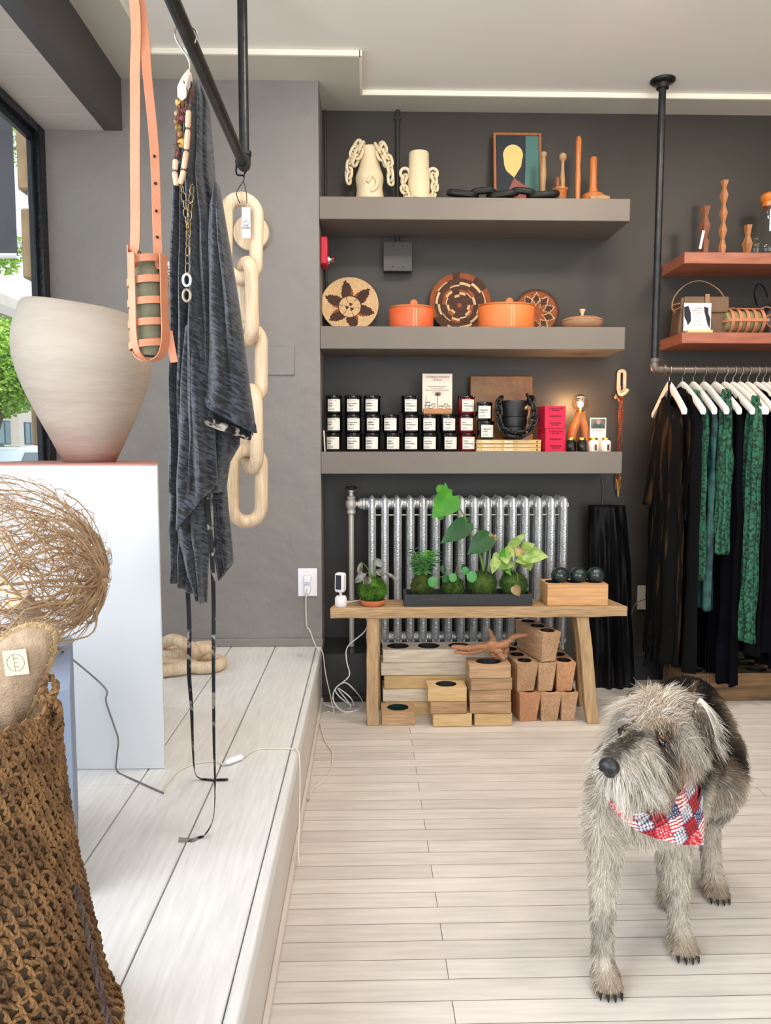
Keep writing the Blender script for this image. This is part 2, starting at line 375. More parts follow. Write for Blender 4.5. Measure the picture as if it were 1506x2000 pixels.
o = thing('wall_conduit', (p0.x, RW, 1.9), 'dark painted conduit running up the recess wall from the electrical box', 'conduit')
MB().tube([(p0.x, RW-.013, p0.z+.07), (p0.x, RW-.013, BRD)], .011, 12).build('pipe', m_box, o)
for z in (2.2, 2.79): MB().box((p0.x, RW-.012, z), (.034, .02, .012)).build('clip', m_box, o, bevel=.003)
# fire alarm on the side face of the pillar
p0 = PY(636, 492, 3.66); o = thing('fire_alarm', (-.21, 3.68, p0.z-.06), 'red fire alarm unit with a silver bell in the recess corner', 'fire alarm')
MB().box((-.193, 3.68, p0.z), (.034, .11, .125)).build('housing', mat('red_enamel', '#c01836', rough=.3), o, bevel=.006)
MB().lathe([(.022, 0), (.022, .008), (.012, .014), (.018, .03), (.006, .036), (0, .037)], (-.176, 3.68, p0.z-.03), 20, Matrix.Rotation(PI/2, 4, 'Y')).build('bell', mat('chrome', '#d8d8d8', rough=.15, metal=1), o)
# the shelves
def wallshelf(x1, z0, z1, label):
    return tag(MB().bx(-.209, x1, PW, RW, z0, z1).build('wall_shelf', m_shelf, bevel=.003), label, 'shelf', 'thick grey wall shelves')
wallshelf(1.206, 2.231, 2.331, 'topmost thick grey floating shelf in the recess')
wallshelf(1.198, 1.653, 1.756, 'middle thick grey floating shelf holding woven baskets')
wallshelf(1.199, 1.080, 1.183, 'lowest thick grey floating shelf holding the candles, above the radiator')
# outlet on the pillar with a plug and cable
m_wp = mat('white_plastic', '#eceaf0', rough=.35)
p0 = PY(601, 1137, PW); o = thing('wall_outlet', (p0.x, PW, p0.z-.066), 'white double wall outlet on the grey pillar with plugs in it', 'outlet')
MB().box((p0.x, PW-.004, p0.z), (.09, .008, .132)).build('plate', m_wp, o, bevel=.003)
for dz in (.024, -.024):
    MB().box((p0.x, PW-.009, p0.z+dz), (.034, .004, .03)).build('socket', mat('socket_plastic', '#d9d7dc', rough=.4), o, bevel=.005)
MB().cyl((p0.x, PW-.009, p0.z+.052), .003, .002, 'y', 8).build('screw', mat('steel', '#bfc0c2', rough=.3, metal=1), o)
q = thing('power_plug', (p0.x, PW-.02, p0.z-.01), 'white plug adapter in the pillar outlet', 'plug')
MB().box((p0.x+.002, PW-.029, p0.z+.02), (.034, .036, .03)).build('adapter', m_wp, q, bevel=.005)
MB().box((p0.x+.0, PW-.023, p0.z-.03), (.028, .024, .042)).build('transformer', m_wp, q, bevel=.005)
def cable(name, pts, r, m, label, cat='cable', n=6):
    return tag(MB().tube(smoothpath(pts, n), r, 8).build(name, m), label, cat)
# ================================================================ things on the shelves
Z1, Z2, Z3 = 2.331, 1.756, 1.183
m_bisque = mat('cream_bisque', '#d9c7a4', '#e0cfae', rough=.65, vscale=6, bump=.1, bscale=60)
def X(u, v, y): return PY(u, v, y).x
def Zt(u, v, y): return PY(u, v, y).z
m_ow = wood('warm_turned_wood', '#c2763f', '#a85f2e', 'z', rough=.4)
m_lw = wood('pale_worn_wood', '#b08c63', '#8a6845', 'z', rough=.6)
m_dw = wood('dark_turned_wood', '#7a4326', '#5a2f1a', 'z', rough=.45)
# --- tall lumpy vase hung with ceramic chain
y = 3.70; cx = X(722, 380, y)
o = thing('ceramic_vase', (cx, y, Z1), 'lumpy cream ceramic vase with chains looping from its rim, tallest on the top shelf', 'vase')
def wob(r, z, a):
    n = nz(math.cos(a)*1.6+3, math.sin(a)*1.6, z*13)*.5
    return r*(1+.13*n)
H = Zt(722, 290, y)-Z1
pr = [(.0, 0), (.066, 0), (.070, .006), (.071, .03), (.064, .06), (.06, .085), (.066, .11), (.068, .135), (.058, .16), (.05, .18), (.047, .2), (.05, .22), (.054, H-.008), (.052, H), (.046, H), (.044, H-.03), (.05, .12), (0, .1)]
b = MB(); b.lathe(pr, (cx, y, Z1), 40, wob=wob); 
b.build('body', m_bisque, o, sub=1)
b = MB(); b.tube(smoothpath([(cx+.008, y-.066, Z1+.05), (cx+.03, y-.066, Z1+.07), (cx+.035, y-.064, Z1+.1), (cx+.01, y-.068, Z1+.12), (cx-.01, y-.07, Z1+.09)], 6), .008, 8); b.build('coil_relief', m_bisque, o)
for s in (-1, 1):
    b = MB(); top = Zt(700 if s < 0 else 733, 283, y)
    pth = [(cx+s*.038, y-.03, top-.03), (cx+s*.052, y-.035, top-.003 if s < 0 else top-.008), (cx+s*.075, y-.035, top-.05), (cx+s*.092, y-.03, top-.09), (cx+s*.098, y-.03, top-.17)]
    chain(b, smoothpath(pth, 4), .05, .032, .0068, 8, 6, tw0=.7); 
    pth = [(p[0]-s*.022, p[1]-.015, p[2]-.012) for p in pth[1:4]]
    chain(b, smoothpath(pth, 4), .05, .032, .0068, 8, 6, tw0=.2)
    b.build('chain', m_bisque, o)
# --- small vase with ring handles and chain
cx = X(818, 380, y); H = Zt(818, 299, y)-Z1
o = thing('ceramic_vase', (cx, y, Z1), 'smooth cream ceramic vase with round lugs and a chain draped around its foot', 'vase')
b = MB(); b.lathe([(0, 0), (.047, 0), (.052, .02), (.055, .07), (.054, .1), (.049, .14), (.047, H-.02), (.047, H-.004), (.045, H), (.038, H), (.038, .03), (0, .02)], (cx, y, Z1), 40); b.build('body', m_bisque, o, angle=60)
for s in (-1, 1):
    b = MB(); chainlink(b, (cx+s*.066, y-.005, Z1+H*.62), .045, .042, .0075, (0, 0, 0), 8, 8); b.build('lug', m_bisque, o)
b = MB()
pth = [(cx-.068, y-.01, Z1+H*.56), (cx-.073, y-.03, Z1+H*.35), (cx-.058, y-.05, Z1+.035), (cx-.02, y-.068, Z1+.014), (cx+.02, y-.07, Z1+.010), (cx+.052, y-.05, Z1+.025), (cx+.073, y-.03, Z1+H*.3), (cx+.07, y-.01, Z1+H*.56)]
chain(b, smoothpath(pth, 5), .046, .03, .0062, 8, 6, tw0=.4); b.build('chain', m_bisque, o)
# --- black wooden chain lying flat
m_blk = mat('matte_black', '#0d0d0f', '#151517', rough=.45, vscale=20, bump=.1, bscale=60)
o = thing('black_chain', (X(980, 384, 3.62), 3.62, Z1), 'chunky black wooden chain lying flat on the top shelf', 'decorative chain')
us = [903, 942, 982, 1020, 1060]
for i, u in enumerate(us):
    b = MB(); x = X(u, 384, 3.60); big = i % 2 == 0
    chainlink(b, (x, 3.595, Z1+(.028 if big else .02)), .125 if big else .11, .062, .0155, Matrix.Rotation(R((7, -6, -8, 6, -5)[i]), 4, 'Y') @ Matrix.Rotation(PI/2, 4, 'Y') @ Matrix.Rotation(PI/2+R(14 if big else -30), 4, 'Z'), 10, 8)
    b.build('link', m_blk, o)
# --- framed abstract picture leaning on the wall
u0, u1, v0, v1 = 965, 1061, 252, 384
yb = 3.76; A = PY(u0, v1, yb); Bp = PY(u1, v0, yb); w_ = Bp.x-A.x; h_ = Bp.z-Z1
o = thing('framed_painting', ((A.x+Bp.x)/2, yb, Z1), 'framed abstract painting with a pale yellow drop shape on navy', 'painting'); T = Matrix.Translation(((A.x+Bp.x)/2, yb, Z1)) @ Matrix.Rotation(R(-8), 4, 'X')
b = MB(); t = .012
for c, d in (((-w_/2+t/2, 0, h_/2), (t, .03, h_)), ((w_/2-t/2, 0, h_/2), (t, .03, h_)), ((0, 0, h_-t/2), (w_-2*t, .03, t)), ((0, 0, t/2), (w_-2*t, .03, t))): b.box(c, d)
b.v = [tuple(T @ Vector(p)) for p in b.v]; b.build('frame', wood('frame_wood', '#a5663a', '#8c512b', 'z'), o, bevel=.0015)
W2 = w_/2-t; H2 = h_-2*t
def pic(name, pts, c, k, lab=None):
    m = mat(name+'_paint', c, rough=.7); b = MB(); b.prism([(-W2+p[0]*2*W2, t+p[1]*H2) for p in pts], .002, T @ Matrix.Translation((0, -.004-.0006*k, 0)))
    q = b.build(name, m, o, smooth=False); return q
pic('navy_ground', [(0, 0), (1, 0), (1, 1), (0, 1)], '#262b33', 0)
pic('teal_band', [(.64, 0), (1, 0), (1, 1), (.7, 1), (.69, .6), (.66, .3)], '#48706a', 1)
dr = [(.4+.23*math.sin(a), .74+.14*math.cos(a)) for a in [R(k) for k in range(-105, 106, 10)]]
pic('yellow_drop', [(.42, .43), (.24, .52), (.19, .6)]+dr[0:]+[(.58, .58)], '#d8bd78', 2)
pic('brown_wedge', [(.42, .425), (.66, .32), (.6, 0), (.15, .1)], '#8a5248', 3)
pic('red_wedge', [(.66, .32), (.98, .2), (.98, 0), (.6, 0)], '#b52c42', 4)
# --- wooden tools
def turned(name, u, vt, y, prof, m, label, cat, base=Z1, seg=24, part=None):
    x = X(u, 384, y); H = Zt(u, vt, y)-base
    return tag(MB().lathe([(r, z*H) for r, z in prof], (x, y, base), seg).build(name, m, angle=50), label, cat)
turned('wooden_pestle', 1060, 296, 3.66, [(0, 0), (.022, 0), (.025, .05), (.023, .12), (.013, .18), (.012, .35), (.017, .6), (.012, .78), (.013, .85), (.009, .88), (.016, .93), (.017, .97), (.008, 1), (0, 1)], m_lw, 'worn pale wooden pestle standing against the right side of the painting', 'pestle')
x = X(1094, 384, 3.64); o = thing('wooden_mortar', (x, 3.64, Z1), 'small turned wooden mortar holding two pestles', 'mortar')
MB().lathe([(0, 0), (.026, 0), (.027, .004), (.031, .06), (.036, .064), (.036, .07), (.029, .07), (.024, .015), (0, .012)], (x, 3.64, Z1), 28).build('cup', m_ow, o, angle=50)
tag(MB().lathe([(0, 0), (.012, .002), (.013, .06), (.015, .085), (.012, .1), (0, .103)], (x-.010, 3.636, Z1+.018), 20, Matrix.Rotation(R(-3), 4, 'Y')).build('wooden_pestle', m_dw), 'short brown pestle in the small wooden mortar', 'pestle')
Hh = Zt(1100, 297, 3.65)-Z1-.018
tag(MB().lathe([(0, 0), (.010, .002), (.013, .4*Hh), (.008, .62*Hh), (.007, .8*Hh), (.018, .86*Hh), (.016, .95*Hh), (0, Hh)], (x+.012, 3.65, Z1+.018), 20).build('wooden_pestle', m_lw), 'pale mushroom-topped pestle in the small wooden mortar', 'pestle')
turned('wooden_rod', 1128, 265, 3.66, [(0, 0), (.011, 0), (.012, .1), (.014, .4), (.011, .55), (.0125, .7), (.0135, .93), (.009, .985), (0, 1)], m_ow, 'tall slim wooden rolling rod standing upright on the top shelf', 'rolling pin')
x = X(1158, 384, 3.66); H = Zt(1158, 307, 3.66)-Z1
tag(MB().lathe([(0, 0), (.048, 0), (.052, .012), (.052, .045), (.044, .052), (.024, .055), (.018, .08), (.0165, H*.6), (.017, H-.008), (.012, H), (0, H)], (x, 3.66, Z1), 28).build('wooden_masher', m_ow, angle=50), 'wooden masher with broad round foot and upright handle', 'masher')
tag(MB().tube(smoothpath([(X(1152, 384, 3.6), 3.6, Z1+.014), (X(1170, 384, 3.6), 3.6, Z1+.016), (X(1190, 384, 3.6), 3.6, Z1+.013)], 4), [.012, .014, .015, .016, .015, .017, .016, .015, .013], 12).build('wooden_spindle', m_lw), 'short turned spindle lying beside the wooden masher', 'spindle')
tag(MB().box((X(1139, 384, 3.6), 3.6, Z1+.005), (.045, .03, .010)).build('wooden_offcut', m_lw, bevel=.002), 'small flat wooden offcut under the tall rolling rod', 'wood piece')
# --- coiled baskets (middle shelf)
m_s1 = mat('straw_tan', '#bd9468', '#a57c52', rough=.8, vscale=60); m_s2 = mat('straw_dark', '#3b2318', '#4b2e20', rough=.8, vscale=60)
m_s3 = mat('straw_rust', '#8c4a26', '#7b3f20', rough=.8, vscale=60); m_s4 = mat('straw_pale', '#cfae82', '#c19f74', rough=.8, vscale=60)
def coiled(u, v, rad_px, y, pat, tilt, rz, label, mats):
    cx_, cz = X(u, v, y), Zt(u, v, y); rad = rad_px/FPX*y*1.04
    c = Vector((cx_, y, Z2+rad*.985*math.cos(R(tilt))+.004)); T = Matrix.Translation(c) @ Matrix.Rotation(R(rz), 4, 'Z') @ Matrix.Rotation(PI/2-R(tilt), 4, 'X')
    b = MB(); nr, na = 26, 96; vs = []; fs = []; ms = []
    for i in range(nr+1):
        q = i/nr; r = rad*q
        for j in range(na):
            a = 2*PI*j/na; vs.append((r*math.cos(a), r*math.sin(a), -.03*(1-q**2.2)*rad/.13+(.0016 if i % 2 else -.0016)))
    for i in range(nr):
        for j in range(na):
            fs.append((i*na+j, i*na+(j+1) % na, (i+1)*na+(j+1) % na, (i+1)*na+j)); ms.append(pat((i+.5)/nr, 2*PI*(j+.5)/na))
    o_ = len(b.v); b.v = [tuple(T @ Vector(p)) for p in vs]; b.f = fs; b.m = ms
    return tag(b.build('coiled_basket', mats, angle=80, solid=.008), label, 'basket', None)
def pat1(q, a):        # big pointed petals
    a = (a-R(100)) % (2*PI); k = a/(2*PI)*6; f = abs((k % 1)-.5)*2; g = abs(((k+.5) % 1)-.5)*2
    if q < .16: return 1 if int(a/(PI/3)) % 2 and q > .05 else 0
    if q < .42: return 1 if (abs(q-.4) < .025) or (.3 < g < .36) else 0
    if f*.52+.42 > q and f > .12: return 1 if int(k) % 2 == 0 or f > .5 else 2
    if q < .62 and f < .35 and abs(f-.12) > .05: return 0
    return 1 if .62 < q < .9 and f > .86-.0*q and int(k*2) % 2 else 0
def pat2(q, a):        # stepped spiral bands
    k = int((a/(2*PI)*12)) ; s = [0, .06, .12, .18][k % 4]; t_ = (q+s)
    if q < .08: return 2
    if q < .22: return 1
    if abs(t_-.50) < .035 or abs(t_-.82) < .03: return 3
    if abs(t_-.58) < .05: return 2 if k % 3 else 1
    if q > .86: return 2 if (a > 1.8 and a < 3.3) else (1 if k % 2 else 2)
    return 1
def pat3(q, a):
    k = (a+R(20))/(2*PI)*5; f = abs((k % 1)-.5)*2
    e = abs(q-(.35+.5*f)); e2 = abs(q-(.85-.55*f))
    if e < .025 or e2 < .025: return 3
    if q > .93: return 1
    return 1 if (q < .35+.5*f) != (q < .85-.55*f) else 2
coiled(683, 586, 53, 3.77, pat1, 14, 0, 'flat coiled basket with dark star petals on pale straw, leaning at the left end', [m_s4, m_s2, m_s3, m_s1])
coiled(899, 589, 57, 3.80, pat2, 8, 0, 'coiled basket with dark stepped spiral pattern between the two orange boxes', [m_s1, m_s2, m_s3, m_s4])
coiled(1048, 600, 42, 3.80, pat3, 8, 0, 'small rust and brown coiled basket with dotted petals behind the right orange box', [m_s1, m_s2, m_s3, m_s4])
# --- round leather boxes
m_lth = mat('orange_leather', '#cf6a2f', '#d7753a', rough=.42, vscale=8, bump=.12, bscale=120); m_lth2 = mat('tan_leather_lid', '#b96835', '#a95c2d', rough=.45, vscale=10)
m_st = mat('cream_thread', '#e9d9bb', rough=.7)
def lbox(u0, u1, vt, y, stitch, red, label, mm):
    x0, x1 = X(u0, 600, y), X(u1, 600, y); cx_ = (x0+x1)/2; r = (x1-x0)/2; H = Zt((u0+u1)/2, vt, y-r*.68)-Z2
    c = thing('leather_box', (cx_, y, Z2), label, 'box', None)
    OV = Matrix.Diagonal((1, .68, 1, 1)); 
    MB().lathe([(0, 0), (r-.002, 0), (r, .003), (r, H-.003), (r-.003, H), (0, H)], (cx_, y, Z2), 64, OV).build('body', mm, c, angle=50)
    MB().lathe([(0, 0), (r-.004, 0), (r-.001, .003), (r-.004, .009), (0, .010)], (cx_, y, Z2+H+.0005), 64, OV).build('lid', m_lth2, c, angle=50)
    k = MB().cyl((cx_+(.01 if stitch > 0 else -.005), y-.02, Z2+H+.022), .018, .014, 'y', 28); k.build('tab', m_lth2, c, bevel=.002)
    b = MB(); a0 = R(270)+stitch
    for s in (-1, 1):
        for i in range(18):
            a = a0+s*.006/r*1.0; z = Z2+.008+i*(H-.014)/18; b.box((cx_+(r+.0008)*math.cos(a), y+.68*(r+.0012)*math.sin(a), z), (.0022, .0022, .0038), rot=(0, 0, a))
    b.build('stitching', m_st, c)
lbox(760, 847, 598, 3.65, .12, 1, 'smaller orange leather round box with tan lid and stitched seam', mat('red_orange_leather', '#c9542a', '#d16034', rough=.42, vscale=8, bump=.12, bscale=120))
lbox(934, 1044, 593, 3.66, .10, 0, 'larger orange leather round box with tan lid and stitched seam', m_lth)
x = X(1137, 630, 3.67); o = thing('lidded_bowl', (x, 3.67, Z2), 'low turned wooden bowl with a lid and flared knob', 'bowl')
m_bw = wood('bowl_wood', '#b98e6c', '#9b6f50', 'x')
MB().lathe([(0, 0), (.06, 0), (.088, .012), (.097, .03), (.099, .038), (.096, .042), (0, .042)], (x, 3.67, Z2), 48).build('bowl', m_bw, o, angle=50)
k = MB().lathe([(.099, 0), (.099, .006), (.08, .016), (.03, .024), (0, .025)], (x, 3.67, Z2+.0425), 48).build('lid', m_bw, o, angle=50)
MB().lathe([(.007, 0), (.006, .012), (.015, .032), (.013, .035), (0, .035)], (x, 3.67, Z2+.066), 20).build('knob', mat('pale_knob', '#d2b98e', rough=.5), k)
# --- candles
m_gl = mat('black_candle_glass', '#050606', rough=.06, coat=.5); m_lab = mat('candle_label_paper', '#e2ddd3', rough=.7); m_ink = mat('label_ink', '#2a2a2a', rough=.7)
m_redg = mat('red_candle_glass', '#6b0c14', rough=.08, coat=.5)
def candle(lines, x, y, z, label, red=False, rot=0):
    c = thing('candle_jar', (x, y, z), label, 'candle', 'jar candles on the lowest shelf'); r = .0395; H = .0865
    b = MB(); b.lathe([(0, 0), (r-.004, 0), (r, .004), (r, H-.010), (r-.0005, H-.009), (r-.0005, H-.001), (r-.002, H), (r-.004, H), (r-.004, .02), (0, .018)], (0, 0, 0), 40)
    b.build('jar', m_redg if red else m_gl, c, angle=50, world=False)
    MB().lathe([(r+.0008, H-.012), (r+.0018, H-.010), (r+.0018, H-.001), (r-.001, H+.0012), (0, H+.0012)], (0, 0, 0), 40).build('lid', m_gl, c, world=False, angle=50)
    b = MB(); rr = r+.0005
    b.grid(lambda s, t: (rr*math.sin((s-.5)*1.62+.06), -rr*math.cos((s-.5)*1.62+.06), .012+t*.057), 14, 2)
    lb = b.build('label', m_lab, c, world=False)
    WLOC[lb.name] = Vector((0, 0, 0))
    for i, ln in enumerate(lines):
        text('label_text', ln, .0082 if len(ln) < 9 else .0066, m_ink, lb, Matrix.Translation((-.024, -rr-.0012, .047-.011*i)) @ FRONT, .0002, bold=.0002)
    text('label_text', 'NATURAL SOY WAX', .004, m_ink, lb, Matrix.Translation((-.024, -rr-.0012, .061)) @ FRONT, .0002)
    text('label_text', 'HAND POURED\nCANDLE 8 OZ', .004, m_ink, lb, Matrix.Translation((-.024, -rr-.0012, .023)) @ FRONT, .0002)
    c.rotation_euler.z = rot; return c
names = [('BLUE', 'PINE'), ('BLACK PEPPER', '+ BIRCH'), ('AMBER +', 'VETIVER'), ('BASIL +', 'NEROLI'), ('VANILLA +', 'WOODSMOKE'), ('WHITE BIRD', '+ GERANIUM'), ('SEA SALT', '+ BRINE'), ('ROSE +', 'HONEYSUCKLE')]
desc = ['leftmost column', 'second column from the left', 'third column from the left', 'fourth column from the left', 'fifth column from the left', 'sixth column from the left', 'seventh column, right of the sign', 'column with the red jars']
ub = [651, 691, 727, 767, 803, 839, 878, 913]; um = [653, 690, 728, 763, 803, 838, 874, 910]; ut = [652, 690, 727, None, 800, None, None, 910]
lev = ['bottom candle of the ', 'middle candle of the ', 'top candle of the ']
for i in range(8):
    proto = None; n = 3 if ut[i] else 2
    for k in range(n):
        u = (ub, um, ut)[k][i]; x = X(u, 860, 3.665); z = Z3+k*.0885; rot = R(random.uniform(-9, 9))
        nm = ('bottom', 'middle' if n == 3 else 'top', 'top')[k]
        lb = 'black jar candle with white label, %s of the %s' % (nm, desc[i])
        if i == 7: lb = 'red glass jar candle with white label, %s of its stack beside the books' % nm
        if proto is None: proto = candle(names[i], x, 3.665, z, lb, i == 7, rot)
        else: dup(proto, (x, 3.665, z), rot, lb)
# --- books with two candles, vessel
m_bk = mat('tan_book_cover', '#c6a368', rough=.6); m_pg = mat('book_pages', '#e6dcc6', rough=.9); m_wht = mat('white_lettering', '#f3ead6', rough=.6); m_gry = mat('book_ink', '#4c3c20', rough=.7)
def book(x, y, z, label, rz=0):
    c = thing('book', (x, y, z), label, 'book', 'tan paperbacks stacked on the lowest shelf'); L, D, H = .302, .17, .0185
    c.rotation_euler.z = rz
    b = MB(); b.box((0, -D/2+.001, H/2), (L, .002, H)); b.box((0, 0, .0008), (L, D, .0016)); b.box((0, 0, H-.0008), (L, D, .0016)); b.build('cover', m_bk, c, world=False, bevel=.0006)
    MB().box((0, .001, H/2), (L-.006, D-.008, H-.0036)).build('pages', m_pg, c, world=False)
    for s, xx, bd in (('THE', -.128, .0004), ('BEAUTIFUL', -.1, .0), ('BRAIN', -.022, .0005)):
        text('spine_text', s, .0135, m_wht, c, Matrix.Translation((xx, -D/2-.0006, .0045)) @ FRONT, .0002, sx=1.05 if s != 'BEAUTIFUL' else .92, bold=bd)
    text('spine_text', 'THE DRAWINGS OF', .005, m_wht, c, Matrix.Translation((.045, -D/2-.0006, .0105)) @ FRONT, .0002)
    text('spine_text', 'THE BRAIN AND NERVES', .005, m_wht, c, Matrix.Translation((.045, -D/2-.0006, .0045)) @ FRONT, .0002)
    MB().cyl((.132, -D/2-.0006, H/2), .0045, .0006, 'y', 14).build('spine_mark', m_gry, c, world=False)
    return c
xb = (X(932, 870, 3.6)+X(1055, 870, 3.6))/2
bk = book(xb, 3.675, Z3, 'bottom book of the stack reading THE BEAUTIFUL BRAIN', 0)
dup(bk, (xb+.001, 3.678, Z3+.0187), R(-.4), 'middle book of the stack reading THE BEAUTIFUL BRAIN'); dup(bk, (xb+.0, 3.674, Z3+.0374), R(.3), 'top book of the stack reading THE BEAUTIFUL BRAIN')
ZB = Z3+.0561
c1 = candle(('TOBACCO', '+ OUD'), X(949, 840, 3.63), 3.635, ZB, 'black jar candle standing directly on the stack of books, lower of the pair', False, R(3)); dup(c1, (X(945, 800, 3.63), 3.635, ZB+.0885), R(-3), 'black jar candle atop another candle on the stack of books')
# sign standing on the candles
yb = 3.665; x = X(854, 800, yb); zb = Z3+2*.0885
o = thing('shop_sign', (x, yb, zb), 'pale card sign about candles in a wooden stand on top of the jars', 'sign')
MB().box((x, yb, zb+.014), (.136, .045, .026)).build('stand', wood('stand_wood', '#b8804e', '#a06c3e', 'x'), o, bevel=.002)
hs = Zt(854, 730, yb)-zb; cd = MB().box((x, yb-.002, zb+.006+hs/2), (.142, .002, hs-.012)).build('card', mat('card_paper', '#d9cabb', rough=.8), o, smooth=False)
m_i2 = mat('sign_ink', '#57483c', rough=.8); yy = yb-.0045
for s, z, sz in (('CATSKILLS CANDLE', hs-.020, .0125), ('STUDIO', hs-.034, .0125), ('HAND POURED SMALL BATCH', hs-.062, .0066), ('SOY WAX CANDLES', hs-.071, .0066), ('MADE IN THE CATSKILL MOUNTAINS', hs-.080, .0066), ('OF NEW YORK', hs-.089, .0066)):
    text('card_text', s, sz, m_i2, cd, Matrix.Translation((x, yy, zb+z)) @ FRONT, .0002, 'CENTER', world=True)
b = MB()
b.tube([(x, yy, zb+.03), (x+.002, yy, zb+.09)], .0012, 5)
for k in range(9): a = R(20+k*17.5); b.tube([(x+.002, yy, zb+.088), (x+.002+.017*math.cos(a), yy, zb+.088+.017*math.sin(a))], .0016, 5)
b.tube([(x-.06, yy, zb+.035), (x-.052, yy, zb+.085)], .0008, 4)
b.build('flower_drawing', m_i2, cd)
b = MB(); c2 = MB()
for (dx, dz) in ((-.045, .05), (-.02, .043), (-.048, .037), (-.03, .035), (.04, .043), (.015, .034), (.03, .033), (.052, .034)):
    b.box((x+dx, yy, zb+dz), (.017, .0008, .015)); c2.box((x+dx, yy-.0004, zb+dz-.001), (.0125, .0008, .0085))
b.build('jar_drawing', m_i2, cd, smooth=False); c2.build('jar_label_drawing', mat('card_white', '#efe6da', rough=.8), cd, smooth=False)
# square brown leather panel leaning behind
a, b2 = PY(918, 840, 3.78), PY(1041, 734, 3.78); h_ = b2.z-Z3
T = Matrix.Translation(((a.x+b2.x)/2, 3.76, Z3)) @ Matrix.Rotation(R(-5), 4, 'X')
tag(MB().box((0, 0, h_/2), (b2.x-a.x, .018, h_)).build('leather_panel', mat('waxed_brown_leather', '#8a5a20', '#6b431a', rough=.35, vscale=9, bump=.3, bscale=25), world=False, bevel=.003), 'square waxed brown leather panel leaning behind the black chain vessel', 'panel').matrix_world = T
bpy.data.objects['leather_panel'].location = T.translation; bpy.data.objects['leather_panel'].rotation_euler = (R(-5), 0, 0)
# black vessel with chain on the books
xv = X(1003, 840, 3.66); o = thing('black_vessel', (xv, 3.665, ZB), 'matte black banded vessel with a heavy black chain looped round it', 'vase')
Hv = Zt(1003, 783, 3.66)-ZB
MB().lathe([(0, 0), (.04, 0), (.055, .02), (.06, .045), (.056, .06), (.061, .062), (.066, .09), (.062, .108), (.066, .11), (.069, .135), (.066, Hv-.01), (.062, Hv), (.056, Hv), (.05, .03), (0, .02)], (xv, 3.665, ZB), 48).build('vessel', m_blk, o, angle=40)
b = MB(); ya = 3.59
pth = [(xv-.07, 3.64, ZB+Hv+.012), (xv-.084, 3.60, ZB+Hv-.03), (xv-.08, ya, ZB+.075), (xv-.055, ya-.005, ZB+.035), (xv, ya-.008, ZB+.022), (xv+.05, ya-.005, ZB+.033), (xv+.072, ya, ZB+.06), (xv+.085, 3.60, ZB+.11), (xv+.083, 3.6, ZB+Hv-.03), (xv+.072, 3.64, ZB+Hv+.012)]
chain(b, smoothpath(pth, 5), .052, .034, .0065, 8, 6, tw0=.6); b.build('chain', m_blk, o)
# red boxes
m_red = mat('raspberry_card', '#c4173f', '#c91c45', rough=.45, vscale=3); m_bink = mat('box_ink', '#3a0410', rough=.7)
def rbox(z, label, rz):
    a = X(1063, 850, 3.60); bb = X(1105, 850, 3.60); w_ = bb-a; d_ = .1; c = thing('gift_box', ((a+bb)/2-.004, 3.655, z), label, 'box', 'raspberry red boxes'); h = .1075
    MB().box((0, 0, h/2-.001), (w_, d_, h-.002)).build('carton', m_red, c, world=False, bevel=.0012)
    MB().box((0, 0, h-.012), (w_+.0016, d_+.0016, .022)).build('lid', m_red, c, world=False, bevel=.0012)
    for s, zz, sz in (('THE MANUAL FOR', .092, .0085), ('BEST WISHES', .084, .006), ('CARDS/WAX', .055, .0105), ('FOUR PLAYING', .024, .0085), ('SET OF TWO', .015, .0065)):
        text('box_text', s, sz, m_bink, c, Matrix.Translation((0, -d_/2-.0012, zz)) @ FRONT, .0002, 'CENTER', bold=.0002)
    c.rotation_euler.z = rz; return c
r1 = rbox(Z3, 'raspberry red square box, lower of the two', R(10)); dup(r1, (r1.location.x-.002, 3.655, Z3+.108), R(8), 'raspberry red square box, upper of the two')
# bulb lamp on a wooden foot
x = X(1131, 870, 3.70); yl = 3.71; o = thing('table_lamp', (x, yl, Z3), 'small lamp with half-mirrored globe bulb on an arched wooden foot', 'lamp')
Ht = Zt(1134, 806, yl)-Z3; m_tk = wood('teak', '#b4703a', '#8d5226', 'z', rough=.35)
b = MB(); b.tube(smoothpath([(x-.046, yl-.02, Z3), (x-.034, yl-.01, Z3+Ht*.45), (x-.006, yl, Z3+Ht*.8), (x+.001, yl, Z3+Ht)], 6), [.023-.0002*i for i in range(19)], 14, sy=1)
b.tube(smoothpath([(x+.034, yl-.02, Z3), (x+.03, yl-.01, Z3+Ht*.45), (x+.016, yl, Z3+Ht*.8), (x+.009, yl, Z3+Ht)], 6), [.023-.0002*i for i in range(19)], 14)
b.build('foot', m_tk, o)
zc = Z3+Ht+.047; MB().cyl((x+.005, yl, Z3+Ht+.006), .017, .014).build('socket', mat('brass', '#b28a3e', rough=.3, metal=1), o)
gb_ = glass('bulb_glass', (.93, .86, .74)); MB().sph((x+.005, yl, zc), .041, 28, 18).build('bulb', gb_, o)
for q in gb_.node_tree.nodes:
    if q.type == 'FRESNEL': q.inputs[0].default_value = 2.4
b = MB(); b.lathe([(.0405*math.cos(R(t)), .0405*math.sin(R(t))) for t in (42, 52, 62, 72, 82, 90)], (x+.005, yl, zc), 28); b.build('mirror_cap', mat('silvered_glass', '#cfc8bf', rough=.12, metal=.9), o)
b = MB(); b.tube([(x+.005, yl, Z3+Ht+.012), (x+.005, yl, zc-.012)], .004, 10); b.sph((x+.005, yl, zc-.006), (.015, .015, .016), 14, 10); b.build('filament', mat('lit_filament', '#ffd9a0', emit='#ffb868', es=16), o)
